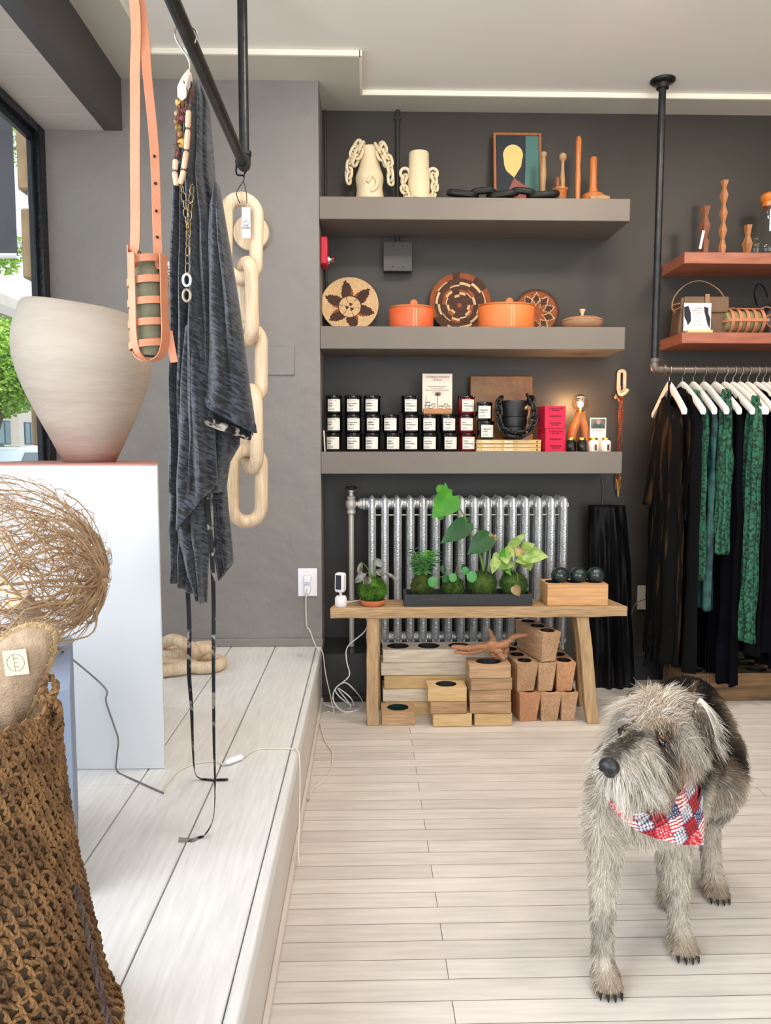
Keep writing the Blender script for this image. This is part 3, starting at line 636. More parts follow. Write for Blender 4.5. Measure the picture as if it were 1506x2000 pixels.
pl = bpy.data.lights.new('bulb_light', 'POINT'); pl.energy = 11; pl.color = (1, .62, .32); pl.shadow_soft_size = .036
po = bpy.data.objects.new('bulb_light', pl); COL.objects.link(po); po.parent = o; po.location = (.005, -.0, zc-Z3)
# small jars and photo card
def smalljar(u, body, label, key, ink):
    xx = X(u, 870, 3.60); c = thing('small_jar', (xx, 3.605, Z3), label, 'jar', 'little lidded jars by the lamp')
    MB().lathe([(0, 0), (.021, 0), (.0235, .003), (.0235, .046), (.018, .052), (.018, .055), (0, .055)], (0, 0, 0), 28).build('jar', body, c, world=False, angle=50)
    MB().lathe([(0, 0), (.019, 0), (.019, .009), (.017, .010), (0, .010)], (0, 0, .0551), 28).build('lid', mat('gold_lid', '#c9a24a', rough=.3, metal=1), c, world=False, angle=50)
    b = MB(); b.grid(lambda s, t: (.0239*math.sin((s-.5)*.5+key), -.0239*math.cos((s-.5)*.5+key), .006+t*.028), 6, 2); b.build('label', ink, c, world=False); return c
wj = mat('white_glaze', '#e8e0d4', rough=.3); bj = mat('dark_amber_glass', '#14100d', rough=.1)
j = smalljar(1116, bj, 'dark small jar with gold lid, next to the red boxes', .1, mat('dark_label', '#2e2822', rough=.7)); dup(j, (X(1137.5, 870, 3.6), 3.605, Z3), R(4), 'dark small jar with gold lid, in front of the lamp foot')
j = smalljar(1160, wj, 'white small jar with gold lid, left of the white pair', .15, mat('maroon_label', '#6b3434', rough=.7)); dup(j, (X(1184, 870, 3.6), 3.605, Z3), R(3), 'white small jar with gold lid, rightmost on the shelf')
xx = X(1167, 830, 3.67); o = thing('photo_card', (xx, 3.66, Z3), 'small card with a photo of a man standing behind the white jars', 'card'); zt = Zt(1167, 816, 3.66); 
MB().box((xx, 3.66, (Z3+zt)/2), (.078, .0015, zt-Z3)).build('card', m_lab, o, smooth=False)
MB().box((xx, 3.6585, zt-.028), (.07, .0012, .046)).build('photo', mat('photo_backdrop', '#5c564e', '#8a8378', vscale=30), o, smooth=False)
b = MB(); b.prism([(-.03, -.022), (-.026, -.006), (-.012, .002), (.012, .002), (.026, -.006), (.03, -.022)], .001, Matrix.Translation((xx, 3.657, zt-.028))); b.build('photo_shirt', mat('photo_shirt', '#3d4d55', rough=.7), o, smooth=False)
b = MB(); b.prism([(.010*math.cos(R(a)), .008+.012*math.sin(R(a))) for a in range(0, 360, 30)], .001, Matrix.Translation((xx, 3.6565, zt-.028))); b.build('photo_face', mat('photo_skin', '#b98a72', rough=.7), o, smooth=False)
text('card_text', 'MEET THE MAKER', .006, m_i2, o, Matrix.Translation((xx, 3.6585, zt-.063)) @ FRONT, .0002, 'CENTER', world=True)
a = X(634, 860, 3.66); tag(MB().box((a, 3.665, Z3+.05), (.006, .05, .1), rot=(0, R(-3), 0)).build('card_stack', m_lab, bevel=.001), 'thin white cards standing at the left end of the lowest shelf', 'cards')
# ================================================================ radiator, bench, plants, candle moulds
m_sil = mat('silver_radiator_paint', '#d2d4d6', '#b6b9bb', rough=.3, metal=.6, vscale=30, bump=.9, bscale=120, dist=.004)
m_sil2 = mat('smooth_silver_paint', '#bdbab3', rough=.4, metal=.35)
yr = 3.665; x0r = X(727, 1000, 3.57); pitch_ = (X(1104, 1000, 3.57)-x0r)/15; ZR = .233; TR = .967
rad = thing('radiator', ((x0r+pitch_*7.5), yr, ZR), 'silver cast iron column radiator behind the bench', 'radiator')
def section():
    b = MB(); w_ = .0175
    def col(yc, front):       # vertical column with a ridge facing the room
        sh = [(-w_, .012), (-w_, -.006), (-w_*.28, -.024 if front else -.02), (w_*.28, -.024 if front else -.02), (w_, -.006), (w_, .012), (0, .02)]
        zs = [(ZR+.03, .75), (ZR+.06, 1), (TR-.06, 1), (TR-.025, .98), (TR-.006, .7), (TR+.004, .12)]
        n = len(sh); vs = [(x*k, yc+y*k+(.018*(1-k) if front else 0), z) for z, k in zs for x, y in sh]; fs = []
        for i in range(len(zs)-1):
            for j in range(n): fs.append((i*n+j, i*n+(j+1) % n, (i+1)*n+(j+1) % n, (i+1)*n+j))
        fs += [tuple(range(n))[::-1], tuple((len(zs)-1)*n+j for j in range(n))]; b.add(vs, fs)
    for i, yc in enumerate((-.075, -.025, .025, .075)): col(yc, i == 0)
    for z in (TR-.035, ZR+.045):
        b.tube([(0, -.085, z), (0, .085, z)], .019, 10); b.cyl((0, 0, z), .029, pitch_*.98, 'x', 18)
    for yy in (-.07, .07): b.tube([(0, yy, ZR+.0005), (0, yy, ZR+.05)], [.016, .012], 8)
    b.v = [(x, y, z-ZR) for x, y, z in b.v]
    return b.build('section', m_sil, rad, world=False, angle=22)
sec = section(); sec.location = (-pitch_*7.5, 0, 0)
for i in range(1, 16): c = dup(sec, parent=rad); c.location = (pitch_*(i-7.5), 0, 0)
xl = x0r-pitch_*.5
b = MB(); b.tube([(x0r, yr-.05, TR-.085), (x0r+pitch_*15, yr-.05, TR-.085)], .004, 8); b.build('tie_rod', m_sil2, rad)
xp = X(686, 1000, yr); b = MB(); b.tube([(xp, yr, ZR+.001), (xp, yr, TR-.06)], .0135, 16); b.build('supply_pipe', m_sil2, rad)
b = MB(); zv = TR-.035
b.lathe([(.015, -.05), (.021, -.045), (.021, -.03), (.016, -.027), (.026, -.012), (.027, .01), (.018, .022), (.021, .026), (.021, .034), (.012, .04), (.010, .055), (.015, .058), (.015, .066), (0, .068)], (xp, yr, zv), 20)
b.tube([(xp, yr, zv), (xl-.02, yr, zv)], .014, 14)
for xx, r_ in ((xp+.04, .021), (xl-.022, .026), (xl-.008, .03)): b.cyl((xx, yr, zv), r_, .012, 'x', 6 if r_ < .024 else 20)
v = b.build('valve', m_sil2, rad, angle=40)
b = MB(); b.tube([(xp+.023*math.cos(R(a)), yr+.023*math.sin(R(a)), zv+.078) for a in range(0, 360, 20)], .0065, 8, closed=True); b.tube([(xp-.02, yr, zv+.078), (xp+.02, yr, zv+.078)], .005, 8); b.tube([(xp, yr, zv+.066), (xp, yr, zv+.082)], .006, 8)
b.build('handwheel', mat('dark_knob', '#2a1d18', rough=.35), v)
# --- bench
m_oak = wood('worn_oak_x', '#c0a078', '#a5855d', 'x', ring=9, rough=.6, dark='#86664a', bump=.7, con=.66); m_oakz = wood('worn_oak_z', '#c0a078', '#a5855d', 'z', ring=9, rough=.6, dark='#86664a', bump=.7, con=.66)
ZBN = .517; xb0, xb1 = PY(645, 1195, 3.23).x, PY(1225, 1195, 3.23).x; yf, ybk = 3.225, 3.40
bench = thing('wooden_bench', ((xb0+xb1)/2, 3.31, 0), 'rustic oak bench with splayed legs in front of the radiator', 'bench')
b = MB(); n = 40; prof = [(yf, ZBN-.046), (ybk, ZBN-.046), (ybk, ZBN), (yf, ZBN)]
vs = []; fs = []
for i in range(n+1):
    x = xb0+(xb1-xb0)*i/n
    for k, (yy, zz) in enumerate(prof):
        j = (nz(x*5, k*3, 1)*.006) if zz < ZBN-.01 else 0
        vs.append((x+(.006 if k in (1, 2) else 0)*(1 if i == 0 else -1 if i == n else 0)*5, yy+nz(x*4, k, 5)*.005, zz+j))
for i in range(n):
    for k in range(4): fs.append((i*4+k, i*4+(k+1) % 4, (i+1)*4+(k+1) % 4, (i+1)*4+k))
fs += [(0, 1, 2, 3), (n*4+3, n*4+2, n*4+1, n*4)]; b.add(vs, fs); b.build('seat', m_oak, bench, bevel=.006)
def leg(pt, pb, w_, d_):
    b = MB(); n = 10; vs = []; fs = []
    for i in range(n+1):
        t = i/n; c = Vector(pb).lerp(Vector(pt), t); j = nz(t*3, pb[0]*7, pb[1]*5)*.006
        for sx, sy in ((-1, -1), (1, -1), (1, 1), (-1, 1)): vs.append((c.x+sx*w_/2+j, c.y+sy*d_/2, c.z))
    for i in range(n):
        for k in range(4): fs.append((i*4+k, i*4+(k+1) % 4, (i+1)*4+(k+1) % 4, (i+1)*4+k))
    fs += [(3, 2, 1, 0), (n*4, n*4+1, n*4+2, n*4+3)]; b.add(vs, fs); return b.build('leg', m_oakz, bench, bevel=.004)
zl = ZBN-.047
lx = lambda u, v, y: PY(u, v, y).x
leg((lx(728, 1215, 3.255), 3.255, zl), (PZ(728, 1418, 0).x, 3.235, 0), .052, .045); leg((lx(733, 1215, 3.375), 3.375, zl), (PZ(733, 1418, 0).x-.0, 3.44, 0), .05, .045)
leg((lx(1136, 1215, 3.255), 3.255, zl), (PZ(1163, 1415, 0).x-.006, 3.235, 0), .054, .045); leg((lx(1126, 1215, 3.375), 3.375, zl), (PZ(1150, 1390, 0).x, 3.46, 0), .05, .045)
# --- candle mould blocks
m_mw = wood('white_washed_mould', '#e0d3c0', '#cfc0aa', 'x', ring=6, rough=.7, bump=.3); m_mo = wood('ochre_mould', '#d9bb8a', '#c7a574', 'x', ring=6, rough=.7, bump=.3)
m_mb = wood('brown_mould', '#c6a27c', '#a5825f', 'x', ring=8, rough=.65, dark='#6f4c33', bump=.4, con=.7); m_mr = wood('red_stained_mould', '#cf9a72', '#b98560', 'y', ring=6, rough=.65, dark='#a3543a', bump=.3)
m_mt = wood('tan_mould_long', '#cba681', '#b38c68', 'y', ring=7, rough=.65, dark='#6f4c33', bump=.4, con=.7)
m_tin = mat('tin_cup', '#3a3b3a', '#4c4d4b', rough=.45, metal=.6, vscale=30); m_tg = mat('green_cup', '#16332c', rough=.4); m_tk2 = mat('black_cup', '#151413', rough=.5)
def mould(c, d, nx, ny, rx, ry, mw, mc, label, group, rot=(0, 0, 0), tap=1.0, base=(0, 0, 0), depth=None, name='candle_mould'):
    """wooden block with round wells in its top; local origin at the base centre"""
    o = thing(name, c, label, 'candle mould', group); w_, dd, h = d; N = 24; b = MB(); dep = depth or h*.55
    x, y = w_/2, dd/2
    vs = [(-x*tap, -y, 0), (x*tap, -y, 0), (x*tap, y, 0), (-x*tap, y, 0), (-x, -y, h), (x, -y, h), (x, y, h), (-x, y, h)]
    if tap != 1: 
        k = y*(1-tap)*.9; vs[0] = (-x*tap, -y+k, 0); vs[1] = (x*tap, -y+k, 0)
    b.add(vs, [(0, 3, 2, 1), (0, 1, 5, 4), (1, 2, 6, 5), (2, 3, 7, 6), (3, 0, 4, 7)])
    q = MB()
    for i in range(nx):
        for j in range(ny):
            cw, ch = w_/nx, dd/ny; cx_, cy_ = -x+cw*(i+.5), -y+ch*(j+.5); ring = []; sq = []
            for k in range(N):
                a = 2*PI*(k+.5)/N; ca, sa = math.cos(a), math.sin(a); ring.append((cx_+rx*ca, cy_+ry*sa, h))
                m_ = max(abs(ca), abs(sa)); sq.append((cx_+cw/2*ca/m_, cy_+ch/2*sa/m_, h))
            # push nearest samples onto the corners
            for k in (2, 3): pass
            b.add(sq+ring, [(k, (k+1) % N, N+(k+1) % N, N+k) for k in range(N) if True])
            for kc, (sx, sy) in (((N//8)-1, (1, 1)), ((3*N//8)-1, (-1, 1)), ((5*N//8)-1, (-1, -1)), ((7*N//8)-1, (1, -1))):
                b.add([sq[kc], sq[(kc+1) % N], (cx_+sx*cw/2, cy_+sy*ch/2, h)], [(0, 2, 1)])
            low = [(p[0], p[1], h-dep) for p in ring]
            q.add([(cx_+(rx-.0006)*math.cos(2*PI*(k+.5)/N), cy_+(ry-.0006)*math.sin(2*PI*(k+.5)/N), z) for z in (h+.0008, h-dep) for k in range(N)], [(k, (k+1) % N, N+(k+1) % N, N+k) for k in range(N)]+[tuple(range(N, 2*N))])
    bm = bmesh.new(); 
    o2 = b.build('block', mw, o, world=False, smooth=False)
    bm.from_mesh(o2.data); bmesh.ops.remove_doubles(bm, verts=bm.verts, dist=1e-5); bmesh.ops.recalc_face_normals(bm, faces=bm.faces); bm.to_mesh(o2.data); bm.free()
    e = o2.modifiers.new('bevel', 'BEVEL'); e.width = .004; e.segments = 2; e.limit_method = 'ANGLE'; e.angle_limit = R(50)
    cu = q.build('cup', mc, o, world=False)
    o.rotation_euler = rot; return o
# five long blocks on the left
xl0 = PY(748, 1300, 3.34).x; L5 = .56; y5 = 3.41
hs = .0605; offs = [.012, .0, .006, -.008, .0]; dps = ['bottom', 'second from the bottom', 'middle', 'second from the top', 'topmost']
for k in range(5):
    mw = (m_mo, m_mw, m_mo, m_mw, m_mw)[k]
    mould((xl0+L5/2+offs[k], y5+(.004*(k % 2)), k*hs), (L5, .13, hs-.001), 4, 1, .050, .048, mw, m_tin, 'long whitewashed four-well candle mould, %s of the left stack' % dps[k], 'long candle moulds stacked under the bench', depth=.05)
# single block in front
xs = (PZ(744, 1416, 0).x+PZ(812, 1416, 0).x)/2
mould((xs, 3.275, 0), (.146, .12, .062), 1, 1, .048, .042, m_mb, m_tg, 'low brown single-well candle mould with green cup standing alone by the left bench leg', None, depth=.045)
# three in front of the long ones
for k, (u0, u1, mw, lab) in enumerate(((846, 922, m_mo, 'pale single-well candle mould at the bottom of the stack of three'), (841, 912, m_mb, 'brown single-well candle mould in the middle of the stack of three'), (836, 912, m_mo, 'honey coloured single-well candle mould on top of the stack of three'))):
    yy = 3.255; a, c_ = PY(u0, 1400-k*25, 3.195).x, PY(u1, 1400-k*25, 3.195).x
    mould(((a+c_)/2, yy, (0, .058, .112)[k]), (c_-a, .12, (.057, .053, .060)[k]), 1, 1, .046, .04, mw, m_tin, lab, 'single moulds in a stack of three', depth=.045)
for k in range(5):
    lab = 'square brown candle mould, %s in the stack of five' % dps[k]; yy = 3.262
    a, c_ = PY(917+(0 if k else 10), 1350, 3.2).x, PY(998+(0 if k else 3), 1350, 3.2).x
    mould(((a+c_)/2+(.004 if k % 2 else 0), yy, (0, .055, .107, .159, .211)[k]), (c_-a, .125, (.054, .051, .051, .051, .058)[k]), 1, 1, .055, .043, (m_mo, m_mb, m_mb, m_mb, m_mb)[k], m_tin, lab, 'square moulds in the stack of five', rot=(0, 0, R((1, -1.5, 1, 2, -1)[k])), depth=.045)
# tapered moulds at the right
def tm(u0, u1, vb, yfr, z, lab, mw, ry=0, h=.135, rz=0):
    a, c_ = PY(u0, vb, yfr).x, PY(u1, vb, yfr).x; return mould(((a+c_)/2, yfr+.15, z), (c_-a, .29, h), 1, 3, .031, .034, mw, m_tk2, lab, 'tapered three-well moulds', tap=.78, rot=(0, 0, R(rz)), depth=.05)
tm(1008, 1052, 1385, 3.22, 0, 'reddish tapered three-well candle mould, bottom row left', m_mr, rz=6)
tm(1055, 1096, 1385, 3.22, 0, 'tan tapered candle mould with dark knot, bottom row middle', m_mt, rz=2)
tm(1098, 1131, 1385, 3.22, 0, 'pale tapered candle mould, bottom row right beside the bench leg', m_mt, rz=-1)
tm(1001, 1045, 1330, 3.215, .136, 'tapered candle mould with charred mark, upper row left', m_mt, rz=8)
tm(1048, 1084, 1330, 3.215, .136, 'tapered candle mould, upper row middle, under the slanting one', m_mt, rz=4)
tm(1087, 1125, 1330, 3.215, .136, 'pinkish tapered candle mould, upper row right', m_mr, rz=1)
a, c_ = PY(1060, 1270, 3.19).x, PY(1100, 1270, 3.19).x
mould(((a+c_)/2-.035, 3.335, .2745), (.087, .28, .135), 1, 3, .031, .034, m_mt, m_tk2, 'tapered candle mould laid at an angle on top of the others', None, tap=.76, rot=(0, 0, R(14)), depth=.05)
# driftwood
m_dr = wood('driftwood', '#b5845f', '#8d6042', 'x', ring=20, rough=.8, dark='#5a3826', bump=.9)
yd = 3.27; Zd = .2705
def pt(u, v, y=yd): p = PY(u, v, y); return (p.x, p.y, max(p.z, Zd+.006))
b = MB()
def br(pts, r): 
    P = smoothpath(pts, 5); n = len(P); P = [Vector(p)+Vector((nz(i*.7, 1, 9), nz(i*.7, 5, 9), nz(i*.7, 9, 2)))*.006 for i, p in enumerate(P)]
    rr = [(r[0]+(r[1]-r[0])*i/(n-1))*(1+.35*nz(i*.9, 3, r[0]*90)) for i in range(n)]; b.tube(P, rr, 9, sy=.8)
br([pt(882, 1262), pt(910, 1266), pt(935, 1263), pt(960, 1264)], (.011, .024)); br([pt(888, 1272), pt(915, 1275), pt(945, 1268), pt(965, 1268)], (.008, .02))
br([pt(960, 1264), pt(985, 1258), pt(1005, 1243), pt(1034, 1240)], (.03, .009)); br([pt(962, 1262), pt(962, 1245, 3.29), pt(955, 1228, 3.3)], (.018, .006))
br([pt(965, 1262), pt(975, 1275, 3.25), pt(985, 1287, 3.24)], (.022, .009)); br([pt(955, 1265), pt(968, 1280), pt(985, 1283)], (.02, .008)); br([pt(985, 1260), pt(990, 1268), pt(984, 1280)], (.016, .006))
b.sph(pt(962, 1262), (.034, .03, .028), 14, 10)
tag(b.build('driftwood', m_dr), 'gnarled reddish driftwood branch lying across the mould stacks', 'driftwood')
# --- things on the bench
m_wp2 = mat('camera_white', '#e6e2e4', rough=.35)
p = PY(666, 1186, 3.26); o = thing('security_camera', (p.x, 3.27, ZBN), 'small white plug-in camera on a round base at the left end of the bench', 'camera')
MB().lathe([(0, 0), (.025, 0), (.0265, .003), (.0265, .034), (.02, .045), (0, .047)], (p.x, 3.27, ZBN), 32).build('base', m_wp2, o, angle=40)
MB().tube([(p.x, 3.27, ZBN+.045), (p.x-.004, 3.27, ZBN+.065)], .006, 10).build('hinge', m_wp2, o)
zt = Zt(666, 1118, 3.27); b = MB(); b.box((p.x-.002, 3.27, (zt+ZBN+.06)/2), (.044, .04, zt-ZBN-.06), rot=(0, R(1), R(-24))); b.build('camera_body', m_wp2, o, bevel=.012, seg=4)
MB().box((p.x-.010, 3.2505, (zt+ZBN+.066)/2), (.026, .002, (zt-ZBN-.06)*.72), rot=(0, R(1), R(-24))).build('camera_face', mat('camera_face', '#2b2c33', '#3c3d44', rough=.15, vscale=60), o, bevel=.001)
# moss balls
m_moss = mat('moss_green', '#53801e', '#2f5212', rough=.9, vscale=25); m_moss2 = mat('dark_moss', '#2c451a', '#465f1c', rough=.9, vscale=25); m_moss3 = mat('olive_moss', '#4c5a1c', '#33421a', rough=.9, vscale=30)
def moss(c, r, m, parent, n=1500, ln=.012, sq=.9, seed=1):
    rng = random.Random(seed); b = MB(); b.sph(c, (r*.9, r*.9, r*sq*.9), 24, 16)
    b.v = [tuple(Vector(p)+Vector(p).normalized()*0+(Vector(p)-Vector(c)).normalized()*nz(p[0]*60, p[1]*60, p[2]*60)*.006) for p in b.v]
    for i in range(n):
        d = Vector((rng.gauss(0, 1), rng.gauss(0, 1), rng.gauss(0, 1))).normalized(); q = Vector((c[0]+d.x*r*.87, c[1]+d.y*r*.87, c[2]+d.z*r*sq*.87))
        if q.z < c[2]-r*sq*.8: continue
        t = (d+Vector((rng.gauss(0, .5), rng.gauss(0, .5), rng.gauss(0, .5)))).normalized(); s = t.orthogonal().normalized()*.0016; s.rotate(Matrix.Rotation(rng.random()*6.28, 3, t))
        l = ln*rng.uniform(.5, 1.5); b.add([q-s, q+s, q+t*l*.6+s*.8, q+t*l], [(0, 1, 2, 3)])
    o = b.build('moss_ball', m, parent); return o
def leaf(b, base, dirv, up, L, W, shape='heart', curl=.25, fold=.15, nu=8):
    """leaf blade from base along dirv; up = blade normal"""
    d = Vector(dirv).normalized(); n = Vector(up); n = (n-d*n.dot(d)).normalized(); s = d.cross(n)
    def w(t):
        if shape == 'heart': return max(0, math.sin(PI*min(1, (t*.92+.1))**.72))*(1 if t > .02 else .5)
        if shape == 'oval': return math.sin(PI*(t*.98+.01))**.6
        if shape == 'round': return math.sqrt(max(0, 1-(2*t-1)**2))
        return math.sin(PI*(t*.97+.015))**.9*(1-.25*t)
    vs = []; fs = []
    for i in range(nu+1):
        t = i/nu
        for k in (-1, -.5, 0, .5, 1):
            ww = w(t)*W/2*k
            back = -L*.13*abs(k)**1.5*(1-t)**3 if shape == 'heart' else 0
            vs.append(Vector(base)+d*(L*t+back)+s*ww+n*(-curl*L*t*t+fold*abs(ww)))
    for i in range(nu):
        for k in range(4): fs.append((i*5+k, i*5+k+1, (i+1)*5+k+1, (i+1)*5+k))
    b.add(vs, fs)
def leafmat(name, c1, c2, vein=None, rough=.35, vs=14):
    m = mat(name, c1, c2, rough=rough, vscale=vs, lo=.4, hi=.6, bump=.2, bscale=60); n = m.node_tree
    b = n.nodes['Principled BSDF']; b.inputs['Subsurface Weight'].default_value = 0
    tr = n.nodes.new('ShaderNodeBsdfTranslucent'); tr.inputs[0].default_value = lin(c1); mx = n.nodes.new('ShaderNodeMixShader'); mx.inputs[0].default_value = .25
    n.links.new(b.outputs[0], mx.inputs[1]); n.links.new(tr.outputs[0], mx.inputs[2]); n.links.new(mx.outputs[0], n.nodes['Material Output'].inputs[0]); return m
m_lg = leafmat('bright_leaf', '#4f9a2a', '#3c8423'); m_ld = leafmat('deep_leaf', '#245c26', '#1a4a20'); m_lv = leafmat('variegated_leaf', '#a6be6a', '#7a9c44', vs=40)
m_lb = leafmat('bronze_leaf', '#4a3a30', '#8a9088', vs=30); m_lp = leafmat('coin_leaf', '#5aa05a', '#3f8a45'); m_stem = mat('green_stem', '#6d8a3c', '#55752e', rough=.5, vscale=10); m_dry = leafmat('dry_leaf', '#b09a66', '#7a5c38')
# left kokedama
x = X(728, 1180, 3.27); yk = 3.285; ks = thing('kokedama_plant', (x, yk, ZBN+.001), 'moss ball plant with silvery bronze leaves in a terracotta saucer', 'plant')
MB().lathe([(0, 0), (.045, 0), (.052, .004), (.056, .02), (.057, .024), (.053, .025), (.048, .008), (0, .006)], (x, yk, ZBN+.001), 40).build('saucer', mat('terracotta', '#c76a48', '#d07650', rough=.7, vscale=20), ks, angle=50)
rb = (X(757, 1160, yk)-X(700, 1160, yk))/2; moss((x, yk, ZBN+.0105+rb*.9), rb, m_moss, ks, 1900, .013, .92, 3)
zt = ZBN+.01+rb*1.75
for i, (du, dv, L, W_, up) in enumerate(((-22, -62, .062, .026, (0, -.5, 1)), (2, -70, .05, .035, (.2, -1, .4)), (-14, -38, .06, .036, (0, -.8, .6)), (22, -40, .075, .026, (.1, -.5, 1)), (8, -48, .04, .03, (0, -1, .2)), (-4, -30, .04, .035, (0, -1, .3)))):
    P1 = Vector((x+du*.0022, yk-.01-.006*i, zt+(-dv-28)*.0020)); st = MB(); st.tube(smoothpath([(x, yk, zt-.01), ((x+P1.x)/2, yk, (zt+P1.z)/2+.01), P1], 4), .0016, 5); s_ = st.build('stem', m_stem, ks)
    b = MB(); dd = Vector((-.25 if du < -15 else .9*(1 if du > 15 else -.5 if du < 0 else .4), -.4, -1.1 if du < -15 else -.25)); leaf(b, P1, dd, up, L, W_, 'oval', .3, .2); b.build('leaf', m_lb, s_)
# slate tray with four moss balls
xt0, xt1 = PY(790, 1180, 3.235).x, PY(1041, 1180, 3.235).x; tray = thing('planter_tray', ((xt0+xt1)/2, 3.31, ZBN+.0005), 'long shallow black wooden tray carrying four moss ball plants', 'tray')
m_tr = wood('black_washed_wood', '#2c2e31', '#1d1f22', 'x', ring=12, rough=.6, dark='#4a4642', bump=.3)
yt0, yt1 = 3.245, 3.385; hz_ = .052; b = MB(); b.bx(xt0, xt1, yt0, yt0+.012, ZBN+.0005, ZBN+hz_); b.bx(xt0, xt1, yt1-.012, yt1, ZBN+.0005, ZBN+hz_); b.bx(xt0, xt0+.012, yt0+.012, yt1-.012, ZBN+.0005, ZBN+hz_); b.bx(xt1-.012, xt1, yt0+.012, yt1-.012, ZBN+.0005, ZBN+hz_); b.bx(xt0+.012, xt1-.012, yt0+.012, yt1-.012, ZBN+.0005, ZBN+.03)
b.build('tray', m_tr, tray, bevel=.0015)
ym = 3.315; zb = ZBN+.0315
def kplant(u, wpx, sq, m, label, seed):
    x = X(u, 1150, ym); r = wpx/2/FPX*ym*1.04; o = thing('kokedama_plant', (x, ym, zb), label, 'plant'); moss((x, ym, zb+r*sq*.93), r, m, o, 1500, .011, sq, seed); return o, x, r, zb+r*sq*1.78
# 1: small palm
o, x, r, zt = kplant(825, 46, .95, m_moss3, 'parlour palm with fine fronds in the leftmost moss ball of the tray', 11)
rng = random.Random(5)
for i in range(11):
    ax = rng.uniform(-1, 1); h = rng.uniform(.05, .115); tipx = x+ax*.055+.012; tip = Vector((tipx, ym-rng.uniform(-.03, .05), zt+h)); st = MB(); path = smoothpath([(x+ax*.008, ym, zt-.01), (x+ax*.02, ym, zt+h*.55), tip], 5); st.tube(path, .0016, 5); s_ = st.build('frond_stem', m_stem, o); b = MB()
    for q in range(3, len(path)):
        for s in (-1, 1):
            leaf(b, path[q], Vector((s*.9+ax*.6, -.3, .25-.5*(q % 2))), (0, -1, .5), rng.uniform(.03, .045), .006, 'blade', .3, .1, 4)
    b.build('frond', m_ld if i % 2 else m_lg, s_)
# 2: pilea with coin leaves
o, x, r, zt = kplant(885, 44, .9, m_moss2, 'coin-leaf plant in the second moss ball of the tray', 12)
for i, (u, v, sz, yy) in enumerate(((845, 1136, .042, ym-.06), (863, 1112, .036, ym-.02), (872, 1130, .034, ym-.03), (882, 1128, .036, ym-.045), (905, 1108, .03, ym-.0), (920, 1126, .046, ym-.05), (911, 1115, .034, ym-.02))):
    p = PY(u, v, yy); st = MB(); st.tube(smoothpath([(x, ym, zt-.006), ((x+p.x)/2, (ym+yy)/2, max(zt, p.z)+.012), p], 4), .0013, 5); s_ = st.build('stem', m_stem, o); b = MB(); tl = (.0, .35, -.2, .3, 0, .15, -.3)[i]
    leaf(b, p+Vector((0, 0, sz*.55)), (tl, -.1, -1), (0.15*tl, -1, .15), sz*1.15, sz*(1.0 if i not in (1, 4) else .7), 'round', .05, -.2); b.build('leaf', m_lp if i in (0, 3, 5, 6) else m_ld, s_)
# 3: tall philodendron
o, x, r, zt = kplant(942, 58, .9, m_moss2, 'tall arching plant with large glossy heart leaves in the third moss ball', 13)
b = MB(); b.tube(smoothpath([PY(946, 1120, ym), PY(938, 1085, ym-.01), PY(925, 1055, ym-.02), PY(905, 1005, ym-.03), PY(885, 975, ym-.04)], 6), [.0065-.00018*i for i in range(25)], 8); s1_ = b.build('main_stem', m_stem, o)
b = MB(); b.tube(smoothpath([PY(948, 1122, ym), PY(952, 1090, ym-.01), PY(955, 1050, ym-.01)], 6), .0055, 8); s2_ = b.build('stem', m_ld, o)
def bigleaf(u0, v0, u1, v1, yb_, yt_, W_, up, m, par, sh='heart', curl=.15):
    A, B_ = PY(u0, v0, yb_), PY(u1, v1, yt_); b = MB(); leaf(b, A, B_-A, up, (B_-A).length, W_, sh, curl, .18, 12); return b.build('leaf', m, par)
bigleaf(884, 968, 846, 1010, ym-.04, ym-.1, .115, (.25, -1, .35), m_lg, s1_); bigleaf(868, 968, 858, 945, ym-.03, ym-.0, .05, (.2, -1, .1), m_lg, s1_, 'oval'); bigleaf(873, 968, 870, 943, ym-.04, ym-.04, .016, (0, -1, 0), m_lg, s1_, 'oval'); bigleaf(862, 1005, 858, 1015, ym-.03, ym-.03, .03, (0, -1, 0), m_lg, s1_, 'round')
bigleaf(914, 1022, 862, 1060, ym-.03, ym-.08, .088, (.3, -1, .45), m_ld, s1_); bigleaf(955, 1048, 914, 1082, ym-.04, ym-.08, .094, (.2, -1, .5), m_ld, s2_)
b = MB(); b.tube(smoothpath([PY(905, 1025, ym-.03), PY(935, 1035, ym-.03), PY(957, 1052, ym-.03)], 5), .0014, 5); b.build('stem', mat('brown_stem', '#4a3c28', rough=.6), o)
b = MB(); p = PY(962, 1052, ym-.03); 
for a in range(7): leaf(b, p, (math.cos(a*.9), -.3, math.sin(a*.9)), (0, -1, .2), .022, .014, 'oval', .6, .4, 4)
b.build('dry_leaf', m_dry, o)
